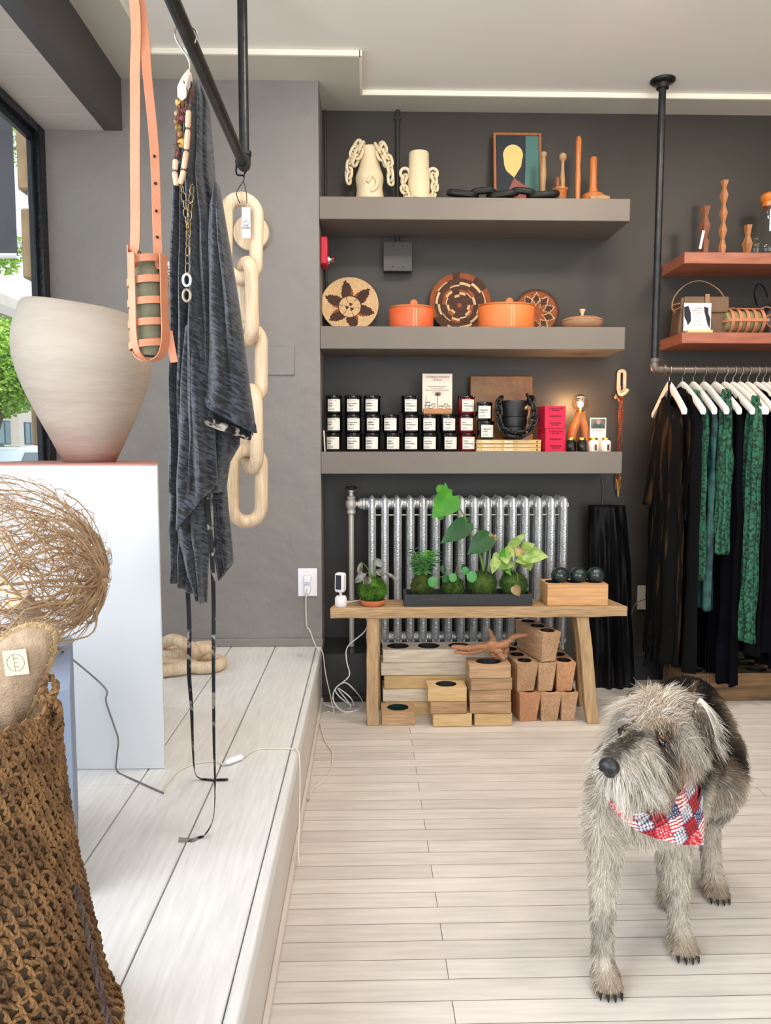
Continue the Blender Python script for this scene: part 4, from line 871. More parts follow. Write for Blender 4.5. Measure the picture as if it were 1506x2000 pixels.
# 4: arrowhead vine
o, x, r, zt = kplant(1003, 56, .9, m_moss2, 'pale variegated arrowhead vine in the rightmost moss ball of the tray', 14)
for i, (u0, v0, u1, v1, w_, m) in enumerate(((997, 1068, 1026, 1042, .04, m_lv), (1000, 1072, 990, 1088, .055, m_lv), (990, 1075, 976, 1098, .045, m_lg), (985, 1085, 990, 1100, .05, m_lv), (970, 1092, 962, 1118, .045, m_lv), (972, 1082, 965, 1098, .035, m_lv), (998, 1095, 976, 1110, .055, m_lv), (1022, 1072, 1042, 1063, .05, m_lv), (1024, 1082, 1068, 1086, .08, m_lv), (1024, 1092, 1010, 1096, .05, m_lv), (1028, 1096, 1036, 1112, .058, m_lv), (1018, 1070, 1010, 1085, .05, m_dry), (985, 1108, 998, 1122, .025, m_lg), (1016, 1092, 1040, 1098, .04, m_lv))):
    yy = ym-.02-.008*(i % 5); A = PY(u0, v0, yy); st = MB(); st.tube(smoothpath([(x, ym, zt-.01), (x+(A.x-x)*.3, ym, zt+.03), A], 4), .0013, 5); s_ = st.build('stem', m_stem if i % 3 else m_dry, o)
    B_ = PY(u1, v1, yy-.03); b = MB(); leaf(b, A, B_-A, (.15*math.sin(i), -1, .4), (B_-A).length*1.08, w_, 'heart', .12, .2, 8); b.build('leaf', m, s_)
b = MB(); A = PY(1010, 1120, ym-.06); st = MB(); st.tube(smoothpath([(x, ym-.02, zt), A, PY(1012, 1145, ym-.07)], 4), .001, 5); s_ = st.build('stem', m_dry, o); leaf(b, PY(1004, 1146, ym-.07), (.6, -.2, -1), (0, -1, .2), .05, .045, 'heart', .1, .1); b.build('dry_leaf', m_dry, s_)
# pine block with three glass floats
xa, xc_ = PY(1069, 1180, 3.24).x, PY(1188, 1180, 3.24).x; hb = Zt(1130, 1142, 3.24)-ZBN
m_pine = wood('fresh_pine', '#dcae7c', '#c4915f', 'x', ring=7, rough=.55, bump=.2)
o = mould(((xa+xc_)/2, 3.315, ZBN+.0005), (xc_-xa, .15, hb), 3, 1, .038, .04, m_pine, m_tk2, 'fresh pine three-well block on the right end of the bench holding glass balls', None, depth=.03, name='wooden_block')
o['category'] = 'wooden block'
gm, gn, gb = _base('dark_glass_float'); gb.inputs['Base Color'].default_value = lin('#5f8280'); gb.inputs['Transmission Weight'].default_value = .9; gb.inputs['Roughness'].default_value = .03; gb.inputs['IOR'].default_value = 1.5
for i, u in enumerate((1094, 1130, 1164)):
    xx = X(u, 1118, 3.315); rr = .0395
    c = thing('glass_float', (xx, 3.315, ZBN+hb-.012), 'dark teal glass float, %s of the three on the pine block' % ('leftmost', 'middle', 'rightmost')[i], 'glass ball', 'glass floats')
    MB().sph((xx, 3.315, ZBN+hb-.012+rr), rr, 32, 20).build('glass_ball', gm, c)
    MB().sph((xx, 3.315, ZBN+hb-.012+rr), rr-.004, 32, 20).build('inner_swirl', mat('smoky_swirl', '#050a0b', '#4c6a6a', rough=.15, vscale=10, lo=.5, hi=.75, detail=6, stretch=(1, 1, 2)), c)
# cables on the right of the platform and behind the bench
m_cb = mat('cream_cable', '#d8d0c2', rough=.5); m_cbw = mat('white_cable', '#e8e8ec', rough=.4)
px_, pz_ = PY(601, 1137, PW).x, PY(601, 1137, PW).z
cable('camera_cable', [(PY(662, 1186, 3.29).x, 3.30, ZBN+.004), (PY(700, 1183, 3.36).x, 3.36, ZBN+.004), (PY(705, 1190, 3.43).x, 3.425, ZBN-.01), PY(717, 1225, 3.43), PY(680, 1262, 3.45), PY(677, 1290, 3.44), PY(682, 1320, 3.42), PY(655, 1345, 3.40), PY(652, 1370, 3.36), (PZ(672, 1390, .004)), PZ(700, 1385, .004), PZ(708, 1370, .004), PY(690, 1345, 3.38), PY(672, 1333, 3.40), PY(655, 1347, 3.41), PY(668, 1365, 3.40), PZ(690, 1378, .004), PY(684, 1362, 3.38), PY(660, 1345, 3.42), PZ(685, 1382, .004), PZ(640, 1378, .004), PZ(630, 1370, .004)], .0028, m_cbw, 'white cable looping down from the camera into a tangle behind the bench leg')
cable('outlet_cable', [(px_, PW-.045, pz_-.02), (px_-.006, PW-.04, pz_-.09), (px_-.004, PW-.03, pz_-.2), (px_+.01, PW-.03, .35), (-.235, PW-.05, .277), (-.205, PW-.06, .255), (-.19, PW-.07, .15), (-.165, PW-.12, .06), (-.15, 3.37, .006), PZ(642, 1390, .004), PZ(625, 1400, .004), PZ(632, 1440, .004), PZ(640, 1455, .004), PZ(650, 1475, .004), PZ(642, 1515, .004), PZ(612, 1540, .004), PZ(604, 1560, .004), (-.199, PZ(600, 1570, 0).y, .024)], .0026, m_cb, 'pale cable running from the outlet over the step and along the floor')
b = MB()
# ================================================================ left side: pipe rail, hanging things, pedestal, basket
m_pipe = mat('black_iron_pipe', '#2c2e30', '#38393a', rough=.38, metal=.7, vscale=25, bump=.1, bscale=90)
m_pale = wood('pale_carved_wood', '#dfcbb0', '#c9ad8a', 'z', ring=12, rough=.55, bump=.3)
xp, yp, zp = -.427, 2.8, 2.19
o = thing('pipe_rail', (xp, yp, zp-.02), 'black iron pipe clothes rail hung from the ceiling by the window display', 'clothes rail')
MB().tube([(xp, yp, zp+.03), (xp, yp, CEIL-.001)], .0175, 18).build('drop_pipe', m_pipe, o); MB().tube([(xp, .3, zp), (xp, yp-.03, zp)], .0175, 18).build('rail_pipe', m_pipe, o)
b = MB(); b.tube(smoothpath([(xp, yp-.05, zp), (xp, yp-.015, zp), (xp, yp, zp+.012), (xp, yp, zp+.045)], 5), .022, 18); b.cyl((xp, yp, zp+.045), .025, .014, seg=18); b.cyl((xp, yp-.045, zp), .025, .014, 'y', 18); b.build('elbow', m_pipe, o, angle=50)
MB().lathe([(0, 0), (.05, 0), (.05, .008), (.026, .012), (.024, .03), (.0178, .03)][::-1], (xp, yp, CEIL-.031), 28, Matrix.Identity(4)).build('flange', m_pipe, o, angle=40)
MB().tube([(xp, .3, zp), (xp, .3, CEIL)], .0175, 14).build('drop_pipe', m_pipe, o)
# wooden chain
xc = PY(478, 400, 2.8).x; o = thing('wooden_chain', (xc, 2.8, PY(478, 1030, 2.8).z), 'oversized pale carved wooden chain of five links hanging from the pipe rail', 'decorative chain')
vs_ = [(374, 557, 471, 14), (500, 679, 482, -62), (625, 797, 481, 16), (748, 927, 490, -60), (865, 1032, 482, 22)]
for i, (v0, v1, u, rz) in enumerate(vs_):
    A, B_ = PY(u, v0, 2.8), PY(u, v1, 2.8); b = MB()
    chainlink(b, (A+B_)/2, A.z-B_.z-.050, .108, .0245, (0, R((2, -1, 1, -1, 1)[i]), R(rz)), 18, 12); b.build('link', m_pale, o, angle=80)
t0 = PY(471, 374, 2.8); b = MB()
b.tube(smoothpath([(xc-.012, 2.77, t0.z-.05), (xc-.02, 2.75, t0.z-.02), (xc, 2.78, t0.z+.03), (xc+.0, 2.8, t0.z+.06)], 5), .0015, 6); b.tube(smoothpath([(xc+.012, 2.77, t0.z-.05), (xc+.014, 2.75, t0.z-.02), (xc, 2.78, t0.z+.03)], 5), .0015, 6); b.build('hanging_wire', m_pipe, o)
b = MB(); b.tube([(xc, 2.8, t0.z+.05+.016*math.sin(0))]+smoothpath([(xc-.004, 2.8, t0.z+.055), (xp-.026, 2.78, zp-.03), (xp-.02, 2.78, zp+.02), (xp+.005, 2.78, zp+.03), (xp+.02, 2.78, zp+.0), (xc, 2.8, t0.z+.06)], 5), .003, 7); b.build('hook', m_dark, o)
tg_ = MB().box(tuple(PY(481, 435, 2.765)), (.03, .001, .105)).build('paper_tag', mat('grey_paper', '#cfcbd2', rough=.8), o, smooth=False); q = PY(481, 442, 2.762)
b = MB(); b.tube([(q.x-.01, q.y, q.z+.012), (q.x, q.y, q.z+.02), (q.x+.01, q.y, q.z+.012)], .0007, 4); b.build('tag_mark', m_ink, tg_)
text('tag_text', 'FINE\nWORKS', .0085, m_ink, tg_, Matrix.Translation((q.x, q.y-.001, q.z)) @ FRONT, .0002, 'CENTER', world=True)
p = PY(490, 453, 3.5); o = thing('wooden_disc_hook', (p.x, PW, p.z-.08), 'large round pale wooden wall knob seen through the top chain link', 'wall hook')
MB().lathe([(0, 0), (.03, 0), (.03, .012), (.07, .015), (.08, .022), (.082, .032), (.078, .046), (.06, .052), (0, .054)], (p.x, PW-.001, p.z), 40, Matrix.Rotation(PI/2, 4, 'X')).build('disc', m_pale, o, angle=50)
p = PY(338, 533, 3.5); o = thing('wall_globe', (p.x, PW, p.z-.05), 'white globe fixture on the pillar mostly hidden behind the cardigan', 'wall light')
MB().sph((p.x, PW-.055, p.z), .05, 24, 16).build('globe', m_wp, o); MB().cyl((p.x, PW-.005, p.z), .04, .01, 'y').build('mount', m_wp, o)
# --- knit cardigan
def knit():
    m, n, b = _base('charcoal_slub_knit'); tc = n.nodes.new('ShaderNodeTexCoord'); mp = n.nodes.new('ShaderNodeMapping'); n.links.new(tc.outputs['Object'], mp.inputs[0])
    mp.inputs['Rotation'].default_value = (0, R(-30), 0); m2_ = n.nodes.new('ShaderNodeMapping'); m2_.inputs['Scale'].default_value = (15, 15, 80); n.links.new(mp.outputs[0], m2_.inputs[0]); mp = m2_
    n1 = n.nodes.new('ShaderNodeTexNoise'); n1.inputs['Scale'].default_value = 2.4; n1.inputs['Detail'].default_value = 3; n1.inputs['Distortion'].default_value = .4; n.links.new(mp.outputs[0], n1.inputs[0])
    cr = n.nodes.new('ShaderNodeValToRGB'); e = cr.color_ramp.elements; e[0].position = .46; e[1].position = .56; e[0].color = lin('#050609'); e[1].color = lin('#363943'); n.links.new(n1.outputs[0], cr.inputs[0]); n.links.new(cr.outputs[0], b.inputs['Base Color'])
    wv = n.nodes.new('ShaderNodeTexWave'); wv.inputs['Scale'].default_value = 110; wv.bands_direction = 'Z'; n.links.new(tc.outputs['Object'], wv.inputs[0])
    bp = n.nodes.new('ShaderNodeBump'); bp.inputs['Strength'].default_value = .5; bp.inputs['Distance'].default_value = .002; n.links.new(wv.outputs[0], bp.inputs['Height']); n.links.new(bp.outputs[0], b.inputs['Normal'])
    b.inputs['Roughness'].default_value = .9; b.inputs['Sheen Weight'].default_value = .25; return m
m_knit = knit(); m_rib = mat('ribbed_knit', '#26282f', '#484b55', rough=.9, vscale=60, bump=.6, bscale=200, stretch=(1, 1, .2)); m_flor = mat('floral_lining', '#0d0d11', '#7a746c', rough=.8, vscale=34, lo=.56, hi=.62, detail=2)
def poly_at(P, t):
    d = [0]
    for a, c in zip(P, P[1:]): d.append(d[-1]+math.hypot(c[0]-a[0], c[1]-a[1]))
    s = t*d[-1]
    for i in range(len(P)-1):
        if s <= d[i+1]+1e-6: f = (s-d[i])/max(1e-6, d[i+1]-d[i]); return (P[i][0]+(P[i+1][0]-P[i][0])*f, P[i][1]+(P[i+1][1]-P[i][1])*f)
    return P[-1]
def drape(b, Lp, Rp, y, dep, nf=5, amp=.012, nv=50, nu=72, seed=0, sag=0, mi=0, tw=0, d0=.5):
    for_ = []
    def fn(s, t):
        a = 2*PI*s; l = poly_at(Lp, t); r = poly_at(Rp, t); k = (1-math.cos(a))/2
        A, B_ = PY(l[0], l[1], y), PY(r[0], r[1], y); P = A.lerp(B_, k); g = d0+(1-d0)*min(1, t*2.5)
        f = math.sin(nf*PI*k*2+seed+tw*t*3+1.5*nz(k*3, t*2, seed))*amp*min(1, .25+t*1.6)*math.sin(PI*k)**.5
        f += nz(k*5+seed, t*6, 2)*amp*.8
        yy = y-dep*g*math.sin(a)*(.85+.3*nz(k*4, t*2, seed+4)) + f*(1 if math.sin(a) > 0 else -.7)
        return (P.x, yy, P.z-sag*math.sin(PI*k)*(t > .97))
    b.grid(fn, nu, nv, mi, closeu=True)
YC = 1.93
cg = thing('knit_cardigan', (PY(385, 600, YC).x, YC, PY(385, 1170, YC).z), 'charcoal slub knit cardigan hanging from the pipe rail with long ties', 'cardigan')
b = MB(); drape(b, [(374, 176), (360, 200), (351, 245), (346, 300), (341, 360), (336, 450), (333, 600), (331, 750), (331, 900), (333, 960)], [(398, 176), (408, 205), (411, 245), (416, 300), (421, 360), (438, 450), (446, 560), (452, 700), (456, 850), (440, 960)], YC, .10, 5, .024, 60, 96, 1.3); b.build('body', m_knit, cg, angle=80, solid=.003)
b = MB(); drape(b, [(424, 362), (412, 400), (409, 480), (411, 600), (411, 690), (408, 735), (400, 783)], [(426, 362), (434, 400), (447, 480), (467, 600), (480, 700), (489, 770), (499, 838)], YC-.075, .06, 2, .010, 40, 64, .4); b.build('sleeve', m_knit, cg, angle=80, solid=.003)
b = MB(); drape(b, [(401, 774), (397, 790)], [(497, 828), (500, 846)], YC-.075, .066, 2, .010, 5, 64, .4, d0=1); b.build('cuff', m_rib, cg, solid=.005)
b = MB(); drape(b, [(384, 700), (384, 760), (382, 810)], [(470, 780), (490, 820), (494, 850)], YC-.0, .05, 2, .008, 20, 60, 2.1); b.build('under_sleeve', m_knit, cg, angle=80, solid=.003)
b = MB(); drape(b, [(381, 803), (386, 822)], [(493, 846), (488, 860)], YC-.05, .06, 2, .008, 5, 60, 2.1, d0=1); b.build('sleeve_lining', mat('floral_facing', '#141418', '#a79c90', rough=.8, vscale=38, lo=.5, hi=.56, detail=2), cg, solid=.003)
b = MB(); drape(b, [(400, 800), (415, 860), (425, 930)], [(468, 840), (467, 870), (430, 935)], YC+.02, .05, 2, .008, 20, 50, .7); b.build('back_fold', m_knit, cg, angle=80, solid=.003)
b = MB(); drape(b, [(362, 640), (352, 800), (347, 940), (345, 1036)], [(392, 620), (408, 760), (420, 860), (424, 945)], YC-.09, .03, 2, .012, 40, 56, 3.1); b.build('front_panel', m_knit, cg, angle=80, solid=.003)
b = MB(); drape(b, [(333, 900), (332, 1000), (333, 1080), (334, 1122)], [(392, 900), (388, 1000), (380, 1090), (376, 1158)], YC+.0, .05, 3, .012, 30, 60, .3); b.build('hem_panel', m_knit, cg, angle=80, solid=.003)
b = MB(); drape(b, [(402, 900), (408, 1000), (420, 1090), (428, 1134)], [(438, 900), (446, 1000), (453, 1060), (455, 1098)], YC+.03, .04, 2, .010, 30, 60, 1.1); b.build('hem_panel', m_knit, cg, angle=80, solid=.003)
b = MB(); drape(b, [(350, 960), (348, 1040), (362, 1100), (384, 1168)], [(412, 940), (410, 1040), (406, 1110), (404, 1176)], YC-.05, .03, 2, .012, 34, 60, 2.3); b.build('hem_panel', m_knit, cg, angle=80, solid=.003)
def ribbon(b, path, w_, th, wd=(1, 0, 0), mi=0, n=6, tw=0):
    P = smoothpath(path, n); vs = []; fs = []; W_ = Vector(wd).normalized()
    for i, p in enumerate(P):
        t = (P[min(i+1, len(P)-1)]-P[max(i-1, 0)]).normalized(); s = W_-t*W_.dot(t); s = s.normalized() if s.length > .05 else t.orthogonal().normalized()
        if tw: s.rotate(Matrix.Rotation(tw*i/len(P), 3, t))
        q = t.cross(s); 
        for k, l in ((-1, -1), (1, -1), (1, 1), (-1, 1)): vs.append(p+s*w_/2*k+q*th/2*l)
    for i in range(len(P)-1):
        for k in range(4): fs.append((i*4+k, i*4+(k+1) % 4, (i+1)*4+(k+1) % 4, (i+1)*4+k))
    n_ = len(P)-1; fs += [(3, 2, 1, 0), (n_*4, n_*4+1, n_*4+2, n_*4+3)]; b.add(vs, fs, None, mi)
b = MB(); ribbon(b, [PY(366, 1140, YC), PY(370, 1230, YC), PY(369, 1310, 1.95), PY(374, 1380, 1.97), PY(376, 1440, 2.0), PZ(380, 1505, .30), PZ(392, 1521, .272), PZ(415, 1524, .270), PZ(446, 1523, .271)], .011, .0015, (1, .3, 0), tw=2.2); b.build('tie', m_flor, cg)
b = MB(); ribbon(b, [PY(402, 950, YC-.06), PY(412, 1060, YC-.06), PY(417, 1160, YC-.05), PY(417, 1300, YC-.05), PY(418, 1450, 1.87), PY(420, 1540, 1.82), PY(416, 1600, 1.775), PZ(398, 1632, .272), PZ(375, 1641, .270), PZ(349, 1640, .273)], .011, .0015, (1, .3, 0), tw=2.6); b.build('tie', m_flor, cg)
b = MB(); ribbon(b, [PY(410, 930, YC-.04), PY(410, 1000, YC-.04), PY(413, 1080, YC-.04)], .016, .001, (1, .1, 0)); b.build('lining_strip', mat('taupe_lining', '#8f8884', '#232328', rough=.8, vscale=22, lo=.5, hi=.6), cg)
# hanger
m_hng = mat('white_washed_hanger', '#e5ded8', rough=.5)
hg = thing('coat_hanger', (PY(372, 130, YC).x, YC, PY(372, 230, YC).z), 'white wooden hanger carrying the charcoal cardigan on the pipe rail', 'hanger')
hx = PY(369, 128, YC); dv = Vector((ray(369, 180).x, ray(369, 180).y, 0)).normalized(); dv.rotate(Matrix.Rotation(R(-5), 3, 'Z'))
def hanger_arms(b, c, dv, half=.21, drop=.085, th=.014, hh=.032):
    for s in (-1, 1):
        P = smoothpath([Vector(c), Vector(c)+dv*s*half*.3-Vector((0, 0, drop*.25)), Vector(c)+dv*s*half*.75-Vector((0, 0, drop*.75)), Vector(c)+dv*s*half-Vector((0, 0, drop*1.15))], 5); b.tube(P, [hh/2*(1-.25*i/len(P)) for i in range(len(P))], 12, sy=1.0 if True else 1)
b = MB(); vs = []; fs = []; sd = dv.cross(Vector((0, 0, 1))).normalized(); NN = 16
for i in range(2*NN+1):
    q = (i-NN)/NN; k = abs(q); p_ = hx+dv*q*.19+Vector((0, 0, -.035-.11*k**1.2)); hh = .026-.008*k; th = .006+.003*k
    for sx, sz in ((-1, -.6), (0, -1), (1, -.6), (1, .6), (0, 1), (-1, .6)): vs.append(p_+sd*sx*th+Vector((0, 0, sz*hh)))
for i in range(2*NN):
    for k in range(6): fs.append((i*6+k, i*6+(k+1) % 6, (i+1)*6+(k+1) % 6, (i+1)*6+k))
fs += [tuple(range(6)), tuple(2*NN*6+k for k in range(6))]; b.add(vs, fs)
b.build('arms', m_hng, hg)
b = MB(); xr = xp; b.tube(smoothpath([hx-Vector((0, 0, .02)), hx+Vector((0, 0, .012)), (xr-.028, YC, zp-.01), (xr-.022, YC, zp+.018), (xr, YC, zp+.0215), (xr+.0225, YC, zp+.004), (xr+.018, YC, zp-.022)], 6), .0022, 8); b.build('hook', mat('nickel', '#b8b4aa', rough=.25, metal=1), hg)
# necklaces
m_bead = mat('blush_wood_bead', '#c9a88c', '#b9947a', rough=.6, vscale=30, rnd=True); yn = YC-.165
nk = thing('bead_necklace', (PY(360, 300, yn).x, yn, PY(360, 365, yn).z), 'necklace of long blush wooden beads looped over the cardigan hanger', 'necklace')
for (u0, v0, u1, v1) in ((368, 216, 367, 250), (367, 254, 364, 292), (364, 296, 359, 330), (359, 334, 352, 360), (345, 362, 341, 336), (342, 332, 343, 312)):
    A, B_ = PY(u0, v0, yn), PY(u1, v1, yn); b = MB(); b.tube([A, A.lerp(B_, .12), A.lerp(B_, .88), B_], [.0045, .0064, .0064, .0045], 12); b.build('bead', m_bead, nk, angle=50)
b = MB(); b.tube(smoothpath([PY(379, 160, YC-.08), PY(372, 185, yn+.03), PY(368, 215, yn), PY(365, 290, yn), PY(358, 345, yn), PY(350, 362, yn), PY(341, 335, yn), PY(343, 290, yn), PY(350, 215, yn), PY(362, 175, yn+.03)], 5), .0014, 6)
rng = random.Random(4)
for i in range(9): 
    c = PY(rng.uniform(345, 378), rng.uniform(160, 300), yn+.0); b.tube(smoothpath([c+Vector((rng.uniform(-.02, .02), rng.uniform(-.01, .02), rng.uniform(-.03, .03))) for _ in range(4)], 4), .0011, 5)
b.build('cord', mat('brown_cord', '#5b3a28', rough=.8), nk)
n2 = thing('bead_necklace', (PY(352, 250, yn+.02).x, yn+.02, PY(352, 330, yn).z), 'tangled necklace of amber, wine and green beads beside the blush bead necklace', 'necklace')
for i, (u, v, r_, c) in enumerate(((351, 200, 9, '#c98a3c'), (358, 217, 7, '#6c2c36'), (357, 231, 7, '#6c2c36'), (345, 238, 6, '#7a4a2a'), (352, 262, 6, '#8a5a30'), (356, 280, 9, '#c29a3e'), (347, 300, 6, '#6c2c36'), (353, 318, 6, '#2e4a36'), (358, 332, 5, '#3a6a4a'), (349, 250, 7, '#7c6a2c'), (346, 222, 6, '#9c7a54'))):
    b = MB(); b.sph(PY(u, v, yn+.015), r_*.00115, 12, 8); b.build('bead', mat('bead_'+c[1:], c, rough=.3), n2)
b = MB(); b.tube(smoothpath([PY(378, 168, YC-.07), PY(360, 195, yn+.02), PY(352, 240, yn+.018), PY(350, 300, yn+.018), PY(360, 335, yn+.018), PY(370, 300, yn+.02), PY(374, 220, yn+.03)], 5), .0013, 6); b.build('cord', mat('brown_cord', '#5b3a28', rough=.8), n2)
n3 = thing('chain_necklace', (PY(365, 470, yn).x, yn-.002, PY(365, 590, yn).z), 'long brass and steel link necklace ending in two flat rings on the cardigan', 'necklace')
m_brs = mat('aged_brass', '#a98e5c', '#75613e', rough=.35, metal=.9, vscale=60)
b = MB(); chain(b, [PY(376, 362, yn), PY(372, 400, yn), PY(368, 450, yn), PY(366, 532, yn)], .022, .012, .0011, 6, 4, .5); chain(b, [PY(355, 362, yn), PY(361, 400, yn), PY(366, 440, yn)], .02, .011, .001, 6, 4, .2); b.build('chain', m_brs, n3)
for v, m in ((547, mat('silver_ring', '#b9c0bd', rough=.35, metal=.6)), (577, mat('taupe_ring', '#8a8070', rough=.4, metal=.4))):
    b = MB(); c = PY(365, v, yn-.004); b.tube([(c.x+.0085*math.cos(R(a)), c.y, c.z+.013*math.sin(R(a))) for a in range(0, 360, 18)], .0032, 8, closed=True); b.build('ring', m, n3)
n4 = thing('chain_necklace', (PY(340, 590, 2.0).x, 2.0, PY(345, 620, 2.0).z), 'thin brass chain hanging between the leather bottle bag and the cardigan', 'necklace')
b = MB(); chain(b, [PY(330, 520, 2.05), PY(331, 560, 2.0), PY(338, 600, 2.0), PY(346, 625, 2.0)], .016, .009, .0011, 6, 4, .5); b.build('chain', m_brs, n4)
# --- leather bottle holder bag
m_vl = mat('veg_tan_leather', '#b57656', '#aa6b4b', rough=.5, vscale=12, bump=.15, bscale=200); m_vle = mat('leather_edge', '#a8653f', rough=.6); m_olv = mat('olive_canvas', '#6e6852', '#5d5844', rough=.8, vscale=40)
yb_ = 1.45; cB = PY(290, 610, yb_); zb0 = PY(290, 706, yb_).z; zb1 = PY(290, 510, yb_).z; rB = .036
bag = thing('bottle_bag', (cB.x, yb_, zb0), 'tan leather strap cage bag holding an olive flask, hanging from the pipe rail', 'bag')
b = MB(); b.lathe([(0, .008), (.024, .01), (.0285, .025), (.029, .14), (.024, .165), (.014, .175), (.013, .19), (0, .19)], (cB.x, yb_, zb0), 28); b.build('flask', m_olv, bag, angle=50)
for z in (.03, .068, .106, .144, .182):
    b = MB(); zz = zb0+z; kk = 1 if z < .17 else .85
    P = [(cB.x+(rB-.001)*kk*math.cos(R(a)), yb_+.033*kk*math.sin(R(a)), zz+.004*math.cos(R(a))) for a in range(0, 361, 12)]
    vs = []; fs = []; 
    for i, p in enumerate(P):
        d_ = Vector((p[0]-cB.x, p[1]-yb_, 0)).normalized()
        for w2, t2 in ((-.0065, 0), (.0065, 0), (.0065, .0022), (-.0065, .0022)): vs.append(Vector(p)+Vector((0, 0, w2))+d_*t2)
    for i in range(len(P)-1):
        for k in range(4): fs.append((i*4+k, i*4+(k+1) % 4, (i+1)*4+(k+1) % 4, (i+1)*4+k))
    b.add(vs, fs); b.build('cross_strap', m_vl, bag)
def uband(ax, name, w_=.016, top1=None, top2=None):
    b = MB(); d_ = Vector((math.cos(ax), math.sin(ax), 0)); s_ = Vector((-math.sin(ax), math.cos(ax), 0)); c0 = Vector((cB.x, yb_, zb0)); rr = rB+.003
    pts = [c0-d_*rr+Vector((0, 0, top1 or .19)), c0-d_*rr+Vector((0, 0, .1)), c0-d_*rr*.98+Vector((0, 0, .04)), c0-d_*rr*.7+Vector((0, 0, .010)), c0+Vector((0, 0, .001)), c0+d_*rr*.7+Vector((0, 0, .010)), c0+d_*rr*.98+Vector((0, 0, .04)), c0+d_*rr+Vector((0, 0, .1)), c0+d_*rr+Vector((0, 0, top2 or .19))]
    ribbon(b, pts, w_, .0026, s_); return b.build(name, m_vl, bag, bevel=.0006)
u1_ = uband(R(-28), 'side_band', .019, .215, .19); uband(R(62), 'side_band', .015)
c0 = Vector((cB.x, yb_, zb0)); dl = Vector((math.cos(R(-28)), math.sin(R(-28)), 0))*(rB+.003); sb = Vector((.5, -.85, 0))
b = MB(); ribbon(b, [c0-dl+Vector((0, 0, .2)), PY(264, 470, yb_+.01), PY(264, 300, yb_), PY(264, 150, 1.44), PY(262, 0, 1.44), Vector((xp-.02, 1.44, zp-.02)), Vector((xp-.018, 1.44, zp+.012)), Vector((xp, 1.44, zp+.0195)), Vector((xp+.02, 1.44, zp))], .0195, .0026, (.95, -.25, 0)); s1 = b.build('shoulder_strap', m_vl, bag, bevel=.0006)
b = MB(); ribbon(b, [c0+dl+Vector((0, 0, .165)), PY(309, 500, yb_), PY(302, 300, yb_), PY(288, 150, 1.44), PY(274, 0, 1.45), Vector((xp-.012, 1.45, zp-.06)), Vector((xp+.012, 1.446, zp-.02)), Vector((xp+.02, 1.444, zp))], .016, .0026, (.95, .25, 0)); s2 = b.build('shoulder_strap', m_vl, bag, bevel=.0006)
for v in (305, 358, 412, 463, 516):
    u = 302+(v-300)*.035; b = MB(); b.cyl(tuple(PY(u-.5, v, yb_-.0025)), .0024, .003, 'y', 10); b.build('strap_hole', m_dark, s2)
for z in (.04, .075, .11, .145, .175):
    b = MB(); q = c0-dl+Vector((-.001, -.0025, z)); b.tube([(q.x+.003*math.cos(R(a)), q.y-.003, q.z+.005*math.sin(R(a))) for a in range(0, 360, 30)], .0005, 4, closed=True); b.build('stitch_slot', m_vle, u1_)
b = MB(); q = PY(272, 500, yb_-.008); b.tube([(q.x+.001*math.cos(R(a)), q.y+.009*math.cos(R(a)), q.z+.009*math.sin(R(a))) for a in range(0, 360, 24)], .0013, 6, closed=True); b.tube([PY(255, 497, yb_-.004), PY(276, 497, yb_-.004)], .0013, 6); b.build('buckle', m_brs, s1)
b = MB(); ribbon(b, [c0+dl+Vector((.004, .01, .055)), c0+dl+Vector((.007, .012, .03)), c0+dl+Vector((.012, .014, -.002))], .014, .0026, (1, 0, 0)); b.build('strap_tail', m_vl, bag)
# --- pedestal, vase
m_ped = mat('white_plinth_paint', '#d9dcdf', rough=.55, vscale=2); ZP = PY(310, 906, 2.17).z
o = thing('display_pedestal', (-.89, 2.475, .267), 'tall white display pedestal under the big clay vase', 'pedestal')
b = MB(); polyb = [(-1.195, 2.17), (-.588, 2.17), (-.735, 2.72), (-1.195, 2.72)]
def pplan(b, pl, z0, z1):
    n = len(pl); b.add([(x, y, z0) for x, y in pl]+[(x, y, z1) for x, y in pl], [tuple(range(n))[::-1], tuple(range(n, 2*n))]+[(i, (i+1) % n, (i+1) % n+n, i+n) for i in range(n)])
pplan(b, polyb, .2675, ZP-.004); b.build('plinth', m_ped, o, bevel=.003)
b = MB(); pplan(b, polyb, ZP-.0039, ZP); b.build('top_layer', mat('red_brown_top', '#9c6a60', '#b07a6c', rough=.5, vscale=6), o)  # thin red-brown layer over the top of the plinth
